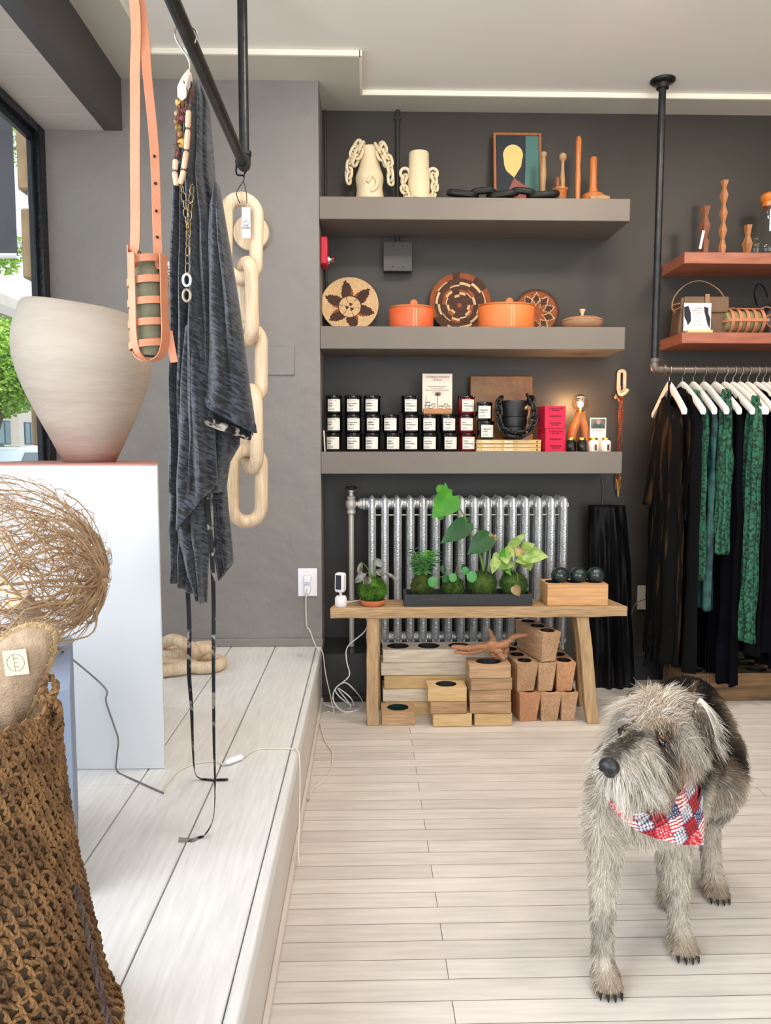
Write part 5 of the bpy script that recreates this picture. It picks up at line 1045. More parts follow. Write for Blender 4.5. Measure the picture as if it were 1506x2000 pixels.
def claymat():
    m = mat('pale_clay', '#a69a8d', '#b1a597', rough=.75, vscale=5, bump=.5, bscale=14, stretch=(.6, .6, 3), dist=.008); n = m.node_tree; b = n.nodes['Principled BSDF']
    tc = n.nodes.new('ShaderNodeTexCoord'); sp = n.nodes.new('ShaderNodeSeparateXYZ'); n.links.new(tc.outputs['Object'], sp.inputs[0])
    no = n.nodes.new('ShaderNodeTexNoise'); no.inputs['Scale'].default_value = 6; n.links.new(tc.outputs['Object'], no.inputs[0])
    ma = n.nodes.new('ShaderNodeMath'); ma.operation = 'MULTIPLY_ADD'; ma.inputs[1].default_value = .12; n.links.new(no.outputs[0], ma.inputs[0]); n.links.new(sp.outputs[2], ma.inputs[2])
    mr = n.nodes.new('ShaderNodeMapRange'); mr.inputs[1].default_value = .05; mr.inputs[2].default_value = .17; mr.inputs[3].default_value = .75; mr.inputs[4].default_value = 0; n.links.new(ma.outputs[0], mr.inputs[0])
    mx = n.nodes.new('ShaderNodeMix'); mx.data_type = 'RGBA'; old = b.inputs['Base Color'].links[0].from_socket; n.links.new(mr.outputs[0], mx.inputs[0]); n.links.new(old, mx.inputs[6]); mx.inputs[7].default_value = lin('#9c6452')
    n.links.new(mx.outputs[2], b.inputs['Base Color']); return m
yv = 2.44; cv = PY(178, 900, yv); kx = yv/FPX*1.005
pr = []
for v, hw in ((903, 47), (880, 58), (850, 72), (820, 86), (790, 99), (760, 111), (730, 120), (705, 124.5), (680, 125), (655, 121), (630, 112), (612, 104), (604, 99)): pr.append((hw*kx, PY(172, v, yv).z-ZP))
pr[0] = (pr[0][0], 0); z_t = pr[-1][1]
inner = [(pr[-1][0]-.006, z_t+.003), (pr[-1][0]-.012, z_t-.002), (pr[-3][0]-.014, z_t-.05), (pr[5][0]-.014, pr[5][1]), (pr[1][0]-.01, .03), (0, .02)]
b = MB(); b.lathe([(0, 0)]+pr+inner, (0, 0, 0), 72)
nv_ = []
for x, y_, z in b.v:
    k = max(0, z/z_t); lean = -x*.13*k**3; nv_.append((x+cv.x-.004-.02*k*k, y_+yv, z+lean+ZP+.0005+.002*nz(x*9, y_*9, z*9)*(z > .02)))
b.v = nv_
o = thing('clay_vase', (cv.x, yv, ZP+.0005), 'large pale clay vase with wide shoulders and uneven rim on the white pedestal', 'vase')
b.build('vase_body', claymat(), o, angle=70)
# --- wooden rings on the platform behind the pedestal
o = thing('wooden_chain', (PZ(380, 1310, .267).x, PZ(380, 1310, .267).y, .267), 'short pale wooden chain coiled on the white platform behind the pedestal', 'decorative chain')
cx_, cy_ = PZ(372, 1305, .267).x, PZ(372, 1305, .267).y
for c, rt, L_, w2 in (((cx_+.02, cy_-.0, .267+.027), (R(90), 0, R(65)), .24, .13), ((cx_-.07, cy_+.05, .267+.06), (R(60), R(40), R(20)), .24, .13), ((cx_-.03, cy_+.08, .267+.055), (R(84), R(6), R(100)), .2, .11), ((cx_-.09, cy_-.07, .267+.027), (R(90), 0, R(110)), .22, .12)):
    b = MB(); chainlink(b, c, L_, w2, .0255, Euler((0, 0, rt[2])).to_matrix().to_4x4() @ Euler((rt[0], rt[1], 0)).to_matrix().to_4x4(), 16, 10); b.build('link', m_pale, o, angle=80)
# --- grey box, lamp with tumbleweed shade
A = PZ(152, 1760, .267); va = math.atan2(A.x, A.y)       # the box's right side lies along this bearing
ZBX = PY(152, 1352, A.y*.985).z
T = Matrix.Translation((A.x, A.y, 0)) @ Matrix.Rotation(-va+R(-1.2), 4, 'Z')
b = MB(); b.bx(-.48, 0, 0, .46, .2675, ZBX-.0); b.v = [tuple(T @ Vector(p)) for p in b.v]
tag(b.build('display_box', mat('blue_grey_paint', '#7f8ca3', '#8793a8', rough=.55, vscale=3), bevel=.002), 'low blue-grey display box carrying the twig lamp beside the pedestal', 'display box')
lc = T @ Vector((-.085, .33, ZBX)); lamp = thing('twig_lamp', tuple(lc), 'table lamp with white base under a huge tumbleweed shade', 'lamp')
MB().lathe([(0, 0), (.044, 0), (.046, .003), (.046, .026), (.043, .03), (0, .03)], tuple(lc+Vector((0, 0, .001))), 40).build('lamp_base', m_wp, lamp, angle=40)
MB().tube([lc+Vector((0, 0, .03)), lc+Vector((-.004, 0, .06))], .006, 10).build('stem', m_wp, lamp); hp = lc+Vector((-.03, -.02, .13))
MB().tube([lc+Vector((.004, 0, .06)), lc+Vector((-.012, -.004, .09)), hp], [.028, .036, .036], 20).build('lamp_head', mat('beige_lamp_head', '#b7aba4', rough=.5), lamp)
lb_ = hp+Vector((-.03, -.0, .03)); MB().sph(tuple(lb_), .02, 16, 12).build('bulb', mat('lit_bulb', '#ffe0b0', emit='#ffb060', es=14), lamp)
tc_ = PY(8, 1110, lc.y-.04); RT = PY(205, 1110, lc.y-.04).x-tc_.x
m_tw = mat('tumbleweed_twig', '#8a6a4c', '#a78a68', rough=.8, vscale=30); rng = random.Random(21)
b = MB(); 
def twig(P, r0, seg=4):
    n = len(P); b.tube(P, [r0*(1-.75*i/(n-1)) for i in range(n)], seg, cap=False)
root = tc_+Vector((RT*1.02, -.01, -RT*.12))
for i in range(130):         # long curved ribs that sweep from the root round the ball
    th0 = rng.uniform(0, 2*PI); rr = RT*rng.uniform(.55, 1.0)**.6*rng.uniform(.85, 1.0); Q = []; m_ = 16; end = rng.uniform(.45, 1.0)
    for k in range(m_):
        t = k/(m_-1)*end; ph = PI*t; rad_ = math.sin(ph)*rr*(1+.07*nz(i*3.1, t*5)); xx = math.cos(ph)*RT*.98
        a = th0+1.5*nz(i*2.7, t*2.6, 5)+.25*nz(i*1.3, t*9, 2)
        Q.append(tc_+Vector((xx+.012*nz(i, t*6, 3), rad_*math.cos(a), rad_*math.sin(a)-RT*.1*math.cos(ph)+.012*nz(i, t*6, 9))))
    twig(Q, rng.uniform(.0013, .0036)); 
    for q in range(6):
        k = rng.randrange(2, m_-2); d = Vector((rng.gauss(-.3, .8), rng.gauss(0, .8), rng.gauss(0, .8))).normalized(); l = rng.uniform(.02, .10); p0_ = Q[k]; bend = Vector((rng.gauss(0, 1), rng.gauss(0, 1), rng.gauss(0, 1)))*l*.25
        S_ = [p0_, p0_+d*l*.35+bend*.3, p0_+d*l*.7+bend*.8, p0_+d*l+bend]; S_ = [(tc_+(s-tc_).normalized()*min((s-tc_).length, RT*1.02)) for s in S_]; twig(S_, rng.uniform(.0006, .0014), 3)
for i in range(190):          # criss-cross twigs wandering over the ball
    c = Vector((rng.gauss(-.2, 1), rng.gauss(0, 1), rng.gauss(0, 1))).normalized(); t = c.orthogonal().normalized(); t.rotate(Matrix.Rotation(rng.random()*6.28, 3, c)); rr = RT*rng.uniform(.6, .99); Q = []; bend = rng.uniform(-.35, .35)
    for k in range(10):
        Q.append(tc_+c*rr); c = (c+t*.13).normalized(); t.rotate(Matrix.Rotation(bend*.4+rng.gauss(0, .16), 3, c)); t = (t-c*t.dot(c)).normalized(); rr = min(RT, rr*rng.uniform(.985, 1.02))
    twig(Q, rng.uniform(.0008, .002), 4)
twig(smoothpath([root+Vector((.008, 0, 0)), tc_+Vector((RT*.55, -.05, -.02)), tc_+Vector((0, -.06, -.03))], 5), .006, 6); twig(smoothpath([root, tc_+Vector((RT*.7, -.04, -RT*.45)), tc_+Vector((RT*.1, -.05, -RT*.6))], 5), .0045, 6); twig(smoothpath([root, root+Vector((-.02, 0, -.06)), root+Vector((-.045, .0, -.13)), lc+Vector((.0, -.05, .035)), lc+Vector((-.06, -.06, .02))], 5), .0035, 6)
b.build('twig_shade', m_tw, lamp)
pl = bpy.data.lights.new('twig_lamp_light', 'POINT'); pl.energy = .8; pl.color = (1, .6, .3); pl.shadow_soft_size = .02; po = bpy.data.objects.new('twig_lamp_light', pl); COL.objects.link(po); po.parent = lamp; po.location = lb_-lc
# cables on the platform
cable('lamp_cable', [lc+Vector((.046, .01, .008)), lc+Vector((.07, -.0, .0)), (PY(178, 1318, 2.12)), PY(208, 1348, 2.12), PY(207, 1370, 2.12), PY(222, 1415, 2.12), PY(231, 1445, 2.12), PY(228, 1480, 2.12), PZ(229, 1506, .272), PZ(262, 1523, .270), PZ(320, 1549, .270)], .0024, mat('grey_cable', '#77726f', rough=.5), 'grey lamp cable running down beside the white pedestal to the platform')
sw0, sw1 = PZ(440, 1490, .278), PZ(473, 1477, .278)
cable('switch_cable', [PZ(320, 1549, .270), PZ(322, 1535, .270), PZ(334, 1522, .270), PZ(350, 1505, .270), PZ(385, 1490, .270), PZ(425, 1488, .271), sw0-Vector((.002, 0, .004)), sw1+Vector((0, 0, -.004)), PZ(500, 1464, .270), PZ(540, 1462, .270), PZ(580, 1463, .270), (-.226, PZ(592, 1465, .267).y, .2715), (-.206, PZ(592, 1468, .267).y-.02, .262), (-.200, 2.2, .15), (-.196, 2.1, .05), (-.192, 2.08, .026)], .0022, m_cb, 'white cable with an inline switch crossing the white platform', 'cable')
b = MB(); b.tube([sw0, sw0.lerp(sw1, .15), sw0.lerp(sw1, .9), sw1], [.006, .011, .012, .006], 12, sy=.75); tag(b.build('cable_switch', m_wp), 'white inline rocker switch on the cable lying on the platform', 'switch')
# --- woven basket in the foreground with linen bag
m_rope = mat('brown_twine', '#8f6a42', '#5f4227', rough=.9, vscale=22, bump=.8, bscale=220, detail=6); m_rope2 = mat('dark_twine', '#5c4a44', '#473734', rough=.9, vscale=40, bump=.8, bscale=200); m_lin = mat('tan_linen', '#a08a72', '#8f7a63', rough=.9, vscale=60, bump=.4, bscale=300)
yk = 1.12; out = [(92, 1392), (101, 1450), (112, 1560), (130, 1680), (155, 1800), (183, 1930), (200, 2000)]; X0 = PY(-60, 1700, yk).x
bz = [(PY(u, v, yk).z, PY(u, v, yk).x-X0) for u, v in out]; bz.append((.27, bz[-1][1]+.03)); bz.append((.268, bz[-1][1]))
def brad(z):
    for (z0, r0), (z1, r1) in zip(bz, bz[1:]):
        if z >= z1: return r0+(r1-r0)*(z0-z)/max(1e-6, z0-z1)
    return bz[-1][1]
zt_ = bz[0][0]; bk_ = thing('woven_basket', (X0, yk, .268), 'tall openwork basket knotted from brown twine, lined with linen, in the left foreground', 'basket')
b = MB(); prf = [(0, .272)]+[(brad(z)*.955, z) for z in np.linspace(.275, zt_-.02, 14)]; b.lathe(prf, (X0, yk, 0), 48); b.build('liner', mat('brown_linen_liner', '#6e5a46', '#57462f', rough=.95, vscale=14, bump=.4, bscale=200), bk_, angle=80)
def rope(b, P, r, tw=40, seg=4):
    P = [Vector(p) for p in P]; n = len(P)
    for s in (0, PI):
        Q = []
        for i, p in enumerate(P):
            t = (P[min(i+1, n-1)]-P[max(i-1, 0)]).normalized(); u = t.cross(Vector((0, .3, 1)) if abs(t.z) < .8 else Vector((0, 1, 0))).normalized(); w_ = t.cross(u); a = s+i*tw; Q.append(p+(u*math.cos(a)+w_*math.sin(a))*r*.55)
        b.tube(Q, r*.62, seg, cap=False)
b = MB(); rng = random.Random(8); nr = 27
zs_ = [zt_-(zt_-.285)*((i/(nr-1))**1.12) for i in range(nr)]
A0, A1 = R(-200), R(60)
for i, z in enumerate(zs_):
    P = []
    for k in range(150):
        a = A0+(A1-A0)*k/149; rr = brad(z)*(1+.012*nz(a*9, i*3.3)); P.append((X0+rr*math.cos(a), yk+rr*math.sin(a), z+.006*nz(a*5, i*2.1, 4)+.004*math.sin(a*30+i*PI)))
    rope(b, P, .0048 if i > 5 else .0056, 1.25)
b.build('woven_courses', m_rope, bk_)
b = MB()
for i in range(nr-1):
    nk_ = 46; z0, z1 = zs_[i], zs_[i+1]
    for k in range(nk_):
        a = A0+(A1-A0)*(k+.5*(i % 2)+rng.uniform(-.12, .12))/nk_; sl = (.045 if k % 2 else .02)+rng.uniform(-.02, .02)
        P = []
        for q in range(5):
            t = q/4; z = z0+(z1-z0)*t; aa = a+sl*t+(.012 if q in (1, 3) else 0); rr = brad(z)*(1.0+.025*math.sin(PI*t)); P.append((X0+rr*math.cos(aa), yk+rr*math.sin(aa), z))
        rope(b, P, .0042*rng.uniform(.8, 1.2), 1.2, 4)
b.build('woven_knots', m_rope, bk_)
b = MB(); rope(b, smoothpath([PY(88, 1395, yk-.02), PY(82, 1350, yk-.03), PY(92, 1322, yk-.03), PY(108, 1335, yk-.03), (PY(104, 1355, yk-.03)), PY(84, 1362, yk-.03)], 8), .006, .9); rope(b, smoothpath([PY(84, 1362, yk-.03), PY(110, 1372, yk-.02), PY(115, 1398, yk), PY(98, 1430, yk), PY(92, 1450, yk)], 8), .0055, .9); rope(b, smoothpath([PY(108, 1372, yk-.0), PY(117, 1410, yk+.02), PY(116, 1440, yk+.02), PY(108, 1500, yk+.02), PY(112, 1560, yk+.01)], 8), .006, .9)
b.build('handle', m_rope, bk_)
b = MB(); rope(b, smoothpath([PY(146, 1730, yk-.01), PY(158, 1770, yk-.01), PY(173, 1830, yk-.02), PY(186, 1890, yk-.03), PY(203, 1960, yk-.04), PY(216, 2010, yk-.05)], 9), .0048, .9); b.build('hanging_cord', m_rope2, bk_)
# linen bag poking out, fringed edge, square label
yl = 1.13; pts = [(-60, 1460), (-60, 1290), (-30, 1268), (0, 1252), (28, 1232), (60, 1221), (92, 1224), (106, 1238), (106, 1262), (98, 1292), (86, 1325), (70, 1365), (50, 1405), (30, 1450)]
W3 = [PY(u, v, yl) for u, v in pts]; Q = smoothpath(W3, 4, closed=True); c = sum((Vector(q) for q in Q), Vector())/len(Q)
lg_ = thing('linen_bag', (c.x, yl, min(q.z for q in Q)), 'tan linen flap with a fringed edge and square label sticking out of the basket', 'bag')
b = MB(); n = len(Q); rings = [(1, 0), (.9, -.014), (.55, -.026), (.1, -.03)]; vs = []
for k, dy in rings: vs += [c+(q-c)*k+Vector((0, dy, 0)) for q in Q]
fs = []
for r_ in range(3):
    for i in range(n): fs.append((r_*n+i, r_*n+(i+1) % n, (r_+1)*n+(i+1) % n, (r_+1)*n+i))
fs.append(tuple(3*n+i for i in range(n))); o_ = len(vs); vs += [q+Vector((0, .014, 0)) for q in Q]; fs += [(i, (i+1) % n, o_+(i+1) % n, o_+i) for i in range(n)]; fs.append(tuple(o_+i for i in range(n))[::-1])
b.add(vs, fs); b.build('flap', m_lin, lg_, angle=60)
b = MB(); 
for i in range(n*14):
    t = i/14; j = int(t) % n; p = Q[j].lerp(Q[(j+1) % n], t-int(t)); d = (p-c).normalized()*.8+Vector((rng.gauss(0, .45), rng.gauss(-.5, .5), rng.gauss(0, .45))); s = Vector((rng.gauss(0, 1), 0, rng.gauss(0, 1))).normalized()*.0009; p = p+Vector((rng.gauss(0, .002), rng.uniform(-.012, .012), rng.gauss(0, .002))); b.add([p-s, p+s, p+d.normalized()*rng.uniform(.006, .013)], [(0, 1, 2)])
b.tube(Q, .0042, 6, closed=True); b.build('fringe', mat('frayed_linen', '#b09872', '#9a8058', rough=.95, vscale=40), lg_)
lp = PY(31, 1294, yl-.034); T = Matrix.Translation(lp) @ Matrix.Rotation(R(-6), 4, 'Y'); L2 = MB(); L2.box((0, 0, 0), (.034, .0012, .037)); L2.v = [tuple(T @ Vector(p)) for p in L2.v]; lbl = L2.build('cloth_label', mat('cream_label', '#d2bf9c', rough=.8), lg_)
b = MB(); b.tube([T @ Vector((.0125*math.cos(R(a)), -.001, .0125*math.sin(R(a)))) for a in range(0, 360, 12)], .00045, 4, closed=True)
for x_, z0_, z1_ in ((-.002, -.0125, .012),): b.tube([T @ Vector((x_, -.001, z0_)), T @ Vector((x_, -.001, z1_))], .00045, 4)
for z_ in (.006, .0, -.006): b.tube([T @ Vector((-.002, -.001, z_)), T @ Vector((.004, -.001, z_))], .00045, 4)
b.build('label_mark', mat('label_grey', '#7a7266', rough=.8), lbl)
# ================================================================ right side: clothes rail, timber shelves, garments
m_pl = mat('weathered_iron', '#6e625a', '#5a504a', rough=.4, metal=.55, vscale=30)
xr, yr2, zr = 1.338, 3.55, 1.56
o = thing('pipe_rail', (xr, yr2, zr-.02), 'iron pipe clothes rail at the right, dropping from the ceiling', 'clothes rail')
MB().tube([(xr, yr2, zr+.03), (xr, yr2, CEIL-.001)], .0165, 18).build('drop_pipe', m_pipe, o); MB().tube([(xr+.03, yr2, zr), (2.6, yr2, zr)], .0165, 18).build('rail_pipe', m_pl, o)
b = MB(); b.tube(smoothpath([(xr, yr2, zr+.05), (xr, yr2, zr+.02), (xr+.012, yr2, zr+.002), (xr+.05, yr2, zr)], 5), .022, 18); b.cyl((xr, yr2, zr+.045), .026, .016); b.cyl((xr+.045, yr2, zr), .026, .016, 'x'); b.build('elbow', m_pl, o, angle=50)
f = MB().lathe([(.018, 0), (.027, 0), (.029, .02), (.052, .026), (.055, .03), (.055, .037), (0, .037)], (xr, yr2, CEIL-.038), 32).build('flange', m_pipe, o, angle=40)
for a in (45, 135, 225, 315): MB().cyl((xr+.041*math.cos(R(a)), yr2+.041*math.sin(R(a)), CEIL-.012), .006, .004, seg=10).build('screw', mat('nickel', '#b8b4aa', rough=.25, metal=1), f)
m_wal = wood('walnut_board', '#a5654c', '#8f5440', 'x', ring=16, rough=.45, bump=.1, rnd=False)
for zc, z1_, lab in ((2.052, 2.103, 'upper walnut shelf on the right wall'), (1.688, 1.738, 'lower walnut shelf on the right wall above the clothes rail')):
    tag(MB().bx(1.475, 2.6, 3.58, RW, zc, z1_).build('wall_shelf', m_wal, bevel=.0015), lab, 'shelf', 'walnut shelves')
ZA, ZBs = 2.1035, 1.7385
m_f1 = wood('carved_brown', '#8f5634', '#6d3c22', 'z', rough=.5); m_f2 = wood('carved_tan', '#ab7248', '#8f5a36', 'z', rough=.5)
def faceted(u, vt, y, segs, wmax, wmin, m, label, n4=4, rz=0):
    x = X(u, 480, y); H = Zt(u, vt, y)-ZA; pr = []; z = 0; h = H/segs
    for i in range(segs):
        pr += [(wmin, z), (wmax, z+h*.5)]; z += h
    pr.append((wmin, z)); pr = [(0, 0)]+pr
    if segs: pr = pr[:-1]+[(wmin, z-.0), ]
    pr.append((0, z)); b = MB(); b.lathe(pr, (x, y, ZA), n4, Matrix.Rotation(R(rz), 4, 'Z'))
    return tag(b.build('carved_candlestick', m, smooth=False, bevel=.001), label, 'candlestick')
def flare(u, vt, y, knots, m, label):
    x = X(u, 480, y); H = Zt(u, vt, y)-ZA; b = MB(); b.lathe([(0, 0)]+[(r, z*H) for z, r in knots]+[(0, H)], (x, y, ZA), 5, Matrix.Rotation(R(20), 4, 'Z')); return tag(b.build('carved_candlestick', m, smooth=False, bevel=.001), label, 'candlestick')
a1 = flare(1376, 404, 3.66, [(0, .018), (.18, .02), (.28, .024), (.38, .013), (.6, .026), (.78, .012), (1, .025)], m_f1, 'dark brown carved candlestick with paper tag, leftmost on the upper walnut shelf')
flare(1411, 353, 3.66, [(0, .011), (.12, .019), (.22, .009), (.34, .021), (.45, .009), (.57, .021), (.68, .009), (.8, .021), (.9, .009), (1, .021)], m_f2, 'tallest carved candlestick of stacked diamond shapes on the upper walnut shelf')
flare(1460, 440, 3.66, [(0, .013), (.4, .025), (.65, .012), (1, .020)], m_f2, 'shortest carved candlestick beside the glass bottle')
b = MB(); q = PY(1371, 468, 3.62); b.box(tuple(q), (.012, .001, .085), rot=(0, R(10), 0)); t_ = tag(b.build('price_tag', mat('grey_paper', '#cfcbd2')), 'white paper tag hanging on the dark carved candlestick', 'tag')
xg = X(1500, 480, 3.68); o = thing('glass_bottle', (xg, 3.68, ZA), 'clear glass bottle with an orange stopper at the right edge of the upper walnut shelf', 'bottle')
g2 = glass('bottle_glass', (.93, .95, .93)); Hb = Zt(1500, 398, 3.68)-ZA
MB().lathe([(0, 0), (.05, 0), (.058, .01), (.06, .05), (.05, .08), (.036, .10), (.034, Hb-.01), (.037, Hb)], (xg, 3.68, ZA), 36).build('bottle', g2, o, angle=60)
MB().lathe([(0, 0), (.033, 0), (.034, .02), (.04, .024), (.043, .05), (.03, .062), (0, .064)], (xg, 3.68, ZA+Hb-.014), 28).build('stopper', mat('amber_stopper', '#c9722a', rough=.25), o, angle=50)
MB().box((xg, 3.645, ZA+Hb*.66), (.03, .001, .1)).build('paper_strip', mat('grey_paper', '#cfcbd2'), o, smooth=False)
xg2 = X(1478, 480, 3.62); tag(MB().lathe([(0, 0), (.03, 0), (.036, .02), (.034, .05), (.026, .065), (.027, .07)], (xg2, 3.625, ZA), 28).build('glass_cup', g2), 'small clear glass cup in front of the bottle', 'glass')
# brown handbag, card, caged flask, black bag
m_hb = mat('taupe_leather', '#6b5138', '#5a4330', rough=.5, vscale=10, bump=.15, bscale=100); m_hbe = mat('tan_strap', '#8d6c4c', rough=.5)
x0_, x1_ = X(1322, 640, 3.68), X(1418, 640, 3.68); zt = Zt(1370, 582, 3.68); cxm = (x0_+x1_)/2
hb_ = thing('handbag', (cxm, 3.7, ZBs), 'taupe leather handbag with arched top handle on the lower walnut shelf', 'bag')
b = MB(); w_, h_ = x1_-x0_, zt-ZBs; b.box((0, 0, h_/2), (w_*.92, .1, h_), tap=1.12, tapy=1.1); b.v = [(x+cxm, y_+3.71, z+ZBs) for x, y_, z in b.v]; b.build('body', m_hb, hb_, bevel=.01, seg=3)
MB().box((cxm+.01, 3.655, zt-.035), (w_*.9, .006, .075), rot=(R(-4), 0, 0)).build('flap', m_hb, hb_, bevel=.003)
MB().box((cxm+.01, 3.648, zt-.012), (.022, .006, .05)).build('tab', m_hbe, hb_, bevel=.002)
b = MB(); ribbon(b, [PY(1319, 612, 3.66), PY(1312, 600, 3.68), PY(1318, 578, 3.69), PY(1340, 556, 3.7), PY(1368, 549, 3.7), PY(1395, 560, 3.7), PY(1412, 578, 3.7), PY(1419, 605, 3.7)], .012, .004, (0, 1, 0)); b.build('handle', m_hbe, hb_)
b = MB(); ribbon(b, [PY(1330, 600, 3.65), PY(1315, 606, 3.64), PY(1313, 597, 3.65), PY(1328, 592, 3.65)], .01, .003, (0, 1, 0)); b.build('knot', m_hbe, hb_)
p = PY(1362, 620, 3.63); zt = Zt(1362, 592, 3.63); sg = thing('shop_sign', (p.x, 3.625, ZBs), 'white printed card in front of the taupe handbag on the lower walnut shelf', 'sign')
MB().box((p.x+.006, 3.62, ZBs+.008), (.12, .03, .015)).build('stand', mat('pale_stand', '#d8bd88', rough=.6), sg, bevel=.002)
cc = MB().box((p.x, 3.63, (ZBs+.012+zt)/2), (.13, .002, zt-ZBs-.012)).build('card', mat('white_card', '#e3dee0', rough=.7), sg, smooth=False)
zc_ = (ZBs+zt)/2
b = MB(); b.prism([(-.065, .045), (-.045, .05), (-.033, .02), (-.03, -.02), (-.045, -.04), (-.052, -.02), (-.063, .0)], .001, Matrix.Translation((p.x, 3.628, zc_+.008))); b.build('card_pattern', mat('plum_ink', '#1e1826', rough=.7), cc, smooth=False); b = MB(); b.prism([(.03, .055), (.05, .05), (.052, .02), (.062, -.0), (.06, -.045), (.05, -.03), (.033, .03)], .001, Matrix.Translation((p.x, 3.628, zc_+.0))); b.build('card_pattern', mat('plum_ink', '#1e1826', rough=.7), cc, smooth=False)
for s, dz, sz in (('HANDMADE', .045, .007), ('NATURALLY DYED', .034, .0055), ('SILK AND LINEN', .024, .0055), ('CLOTHING', .014, .0055), ('PLANT DYES', -.004, .0055), ('SMALL BATCH', -.014, .0055), ('MADE BY HAND', -.03, .0055)):
    text('card_text', s, sz, m_ink, cc, Matrix.Translation((p.x, 3.628, zc_+dz)) @ FRONT, .0002, 'CENTER', world=True)
# caged flask lying on its side
xa, xb2 = X(1412, 650, 3.65), X(1492, 650, 3.65); cgf = thing('bottle_bag', ((xa+xb2)/2, 3.66, ZBs), 'tan leather strap cage bag with olive flask lying on the lower walnut shelf', 'bag')
rf = (Zt(1450, 602, 3.65)-ZBs)/2-.003; cz = ZBs+rf+.003
T = Matrix.Translation((0, 3.665, cz)); b = MB(); L_ = xb2-xa; b.lathe([(0, .005), (rf*.7, .008), (rf*.85, .03), (rf*.86, L_-.03), (rf*.6, L_-.008), (0, L_-.004)], (xa, 3.665, cz), 28, Matrix.Rotation(PI/2, 4, 'Y')); b.build('flask', mat('sage_canvas', '#8b8257', '#7a724b', rough=.8, vscale=40), cgf, angle=50)
for k in range(5):
    xx = xa+.028+(L_-.05)*k/4; b = MB(); n = 28; vs = []; fs = []
    for i in range(n):
        a = 2*PI*i/n
        for dx, rr in ((-.0075, rf-.002), (.0075, rf-.002), (.0075, rf+.001), (-.0075, rf+.001)): vs.append((xx+dx, 3.665+rr*math.cos(a), cz+rr*math.sin(a)))
    for i in range(n):
        for q in range(4): fs.append((i*4+q, i*4+(q+1) % 4, ((i+1) % n)*4+(q+1) % 4, ((i+1) % n)*4+q))
    b.add(vs, fs); b.build('cross_strap', m_vl, cgf)
for ax in (PI/2, 0):
    b = MB(); s_ = Vector((0, math.cos(ax), math.sin(ax))); c0 = Vector((xa, 3.665, cz)); rr = rf+.003
    ribbon(b, [c0+Vector((L_, 0, 0))+s_*rr, c0+Vector((L_*.5, 0, 0))+s_*rr, c0+Vector((.03, 0, 0))+s_*rr, c0+Vector((.006, 0, 0))+s_*rr*.6, c0+Vector((-.001, 0, 0)), c0+Vector((.006, 0, 0))-s_*rr*.6, c0+Vector((.03, 0, 0))-s_*rr, c0+Vector((L_*.5, 0, 0))-s_*rr, c0+Vector((L_, 0, 0))-s_*rr], .014, .0026, s_.cross(Vector((1, 0, 0)))); b.build('side_band', m_vl, cgf)
b = MB(); ribbon(b, [PY(1484, 603, 3.64), PY(1500, 600, 3.64), PY(1515, 612, 3.64), PY(1512, 640, 3.63), PY(1500, 636, 3.63), PY(1494, 625, 3.63), PY(1502, 615, 3.63), PY(1512, 622, 3.63)], .014, .003, (0, 1, 0)); b.build('shoulder_strap', m_vl, cgf)
p = PY(1505, 600, 3.77); bb_ = thing('handbag', (p.x+.03, 3.78, ZBs), 'black slouchy leather bag at the right edge behind the caged flask', 'bag')
b = MB(); b.lathe([(0, 0), (.11, 0), (.12, .04), (.10, .1), (.05, .17), (.02, .19), (0, .19)], (p.x+.06, 3.775, ZBs), 30, Matrix.Diagonal((1, .5, 1, 1)), wob=lambda r, z, a: r*(1+.12*nz(math.cos(a)*3, math.sin(a)*3, z*12))); b.build('body', mat('black_soft_leather', '#2a2b30', '#1a1b1f', rough=.4, vscale=8, bump=.4, bscale=20), bb_)
b = MB(); ribbon(b, [PY(1480, 598, 3.77), PY(1474, 575, 3.76), PY(1480, 555, 3.77), PY(1492, 560, 3.77), PY(1500, 580, 3.76)], .016, .004, (0, 1, 0)); b.build('strap', mat('black_soft_leather', '#2a2b30'), bb_)
# hangers and garments
m_h2 = mat('cream_wood_hanger', '#e6ddd6', '#d9cfc6', rough=.45, vscale=10); m_nk = mat('nickel', '#b8b4aa', rough=.25, metal=1)
def hanger(x, rz, label, half=.205):
    o = thing('coat_hanger', (x, yr2, zr-.13), label, 'hanger', 'white hangers on the right rail'); o.rotation_euler.z = rz
    b = MB(); n = 14; vs = []; fs = []
    ctr = [Vector((0, -half+2*half*i/(2*n), 0)) for i in range(2*n+1)]
    for p_ in ctr:
        k = abs(p_.y)/half; p_.z = .058-.125*k**1.2-.0*k; hh = .040-.010*k; th = .019+.016*max(0, k-.6)
        for sx, sz in ((-1, -.5), (-.7, -1), (.7, -1), (1, -.5), (1, .5), (.7, 1), (-.7, 1), (-1, .5)): vs.append((sx*th/2, p_.y, p_.z+sz*hh/2))
    for i in range(2*n):
        for k in range(8): fs.append((i*8+k, i*8+(k+1) % 8, (i+1)*8+(k+1) % 8, (i+1)*8+k))
    fs += [tuple(range(8))[::-1], tuple(2*n*8+k for k in range(8))]; b.add(vs, fs); b.build('arms', m_h2, o, world=False, angle=50)
    b = MB(); b.tube(smoothpath([(0, 0, .07), (0, 0, .098), (0, -.012, .108), (0, -.0205, .122), (0, -.0195, .138), (0, -.010, .149), (0, .004, .1515), (0, .016, .144), (0, .021, .130)], 5), .0019, 7); b.build('hook', m_nk, o, world=False)
    return o
ux = [1308, 1334, 1355, 1376, 1398, 1417, 1433, 1447, 1462, 1479, 1492, 1504]
ords = ['first', 'second', 'third', 'fourth', 'fifth', 'sixth', 'seventh', 'eighth', 'ninth', 'tenth', 'eleventh', 'twelfth']
h0 = None; hx_ = []
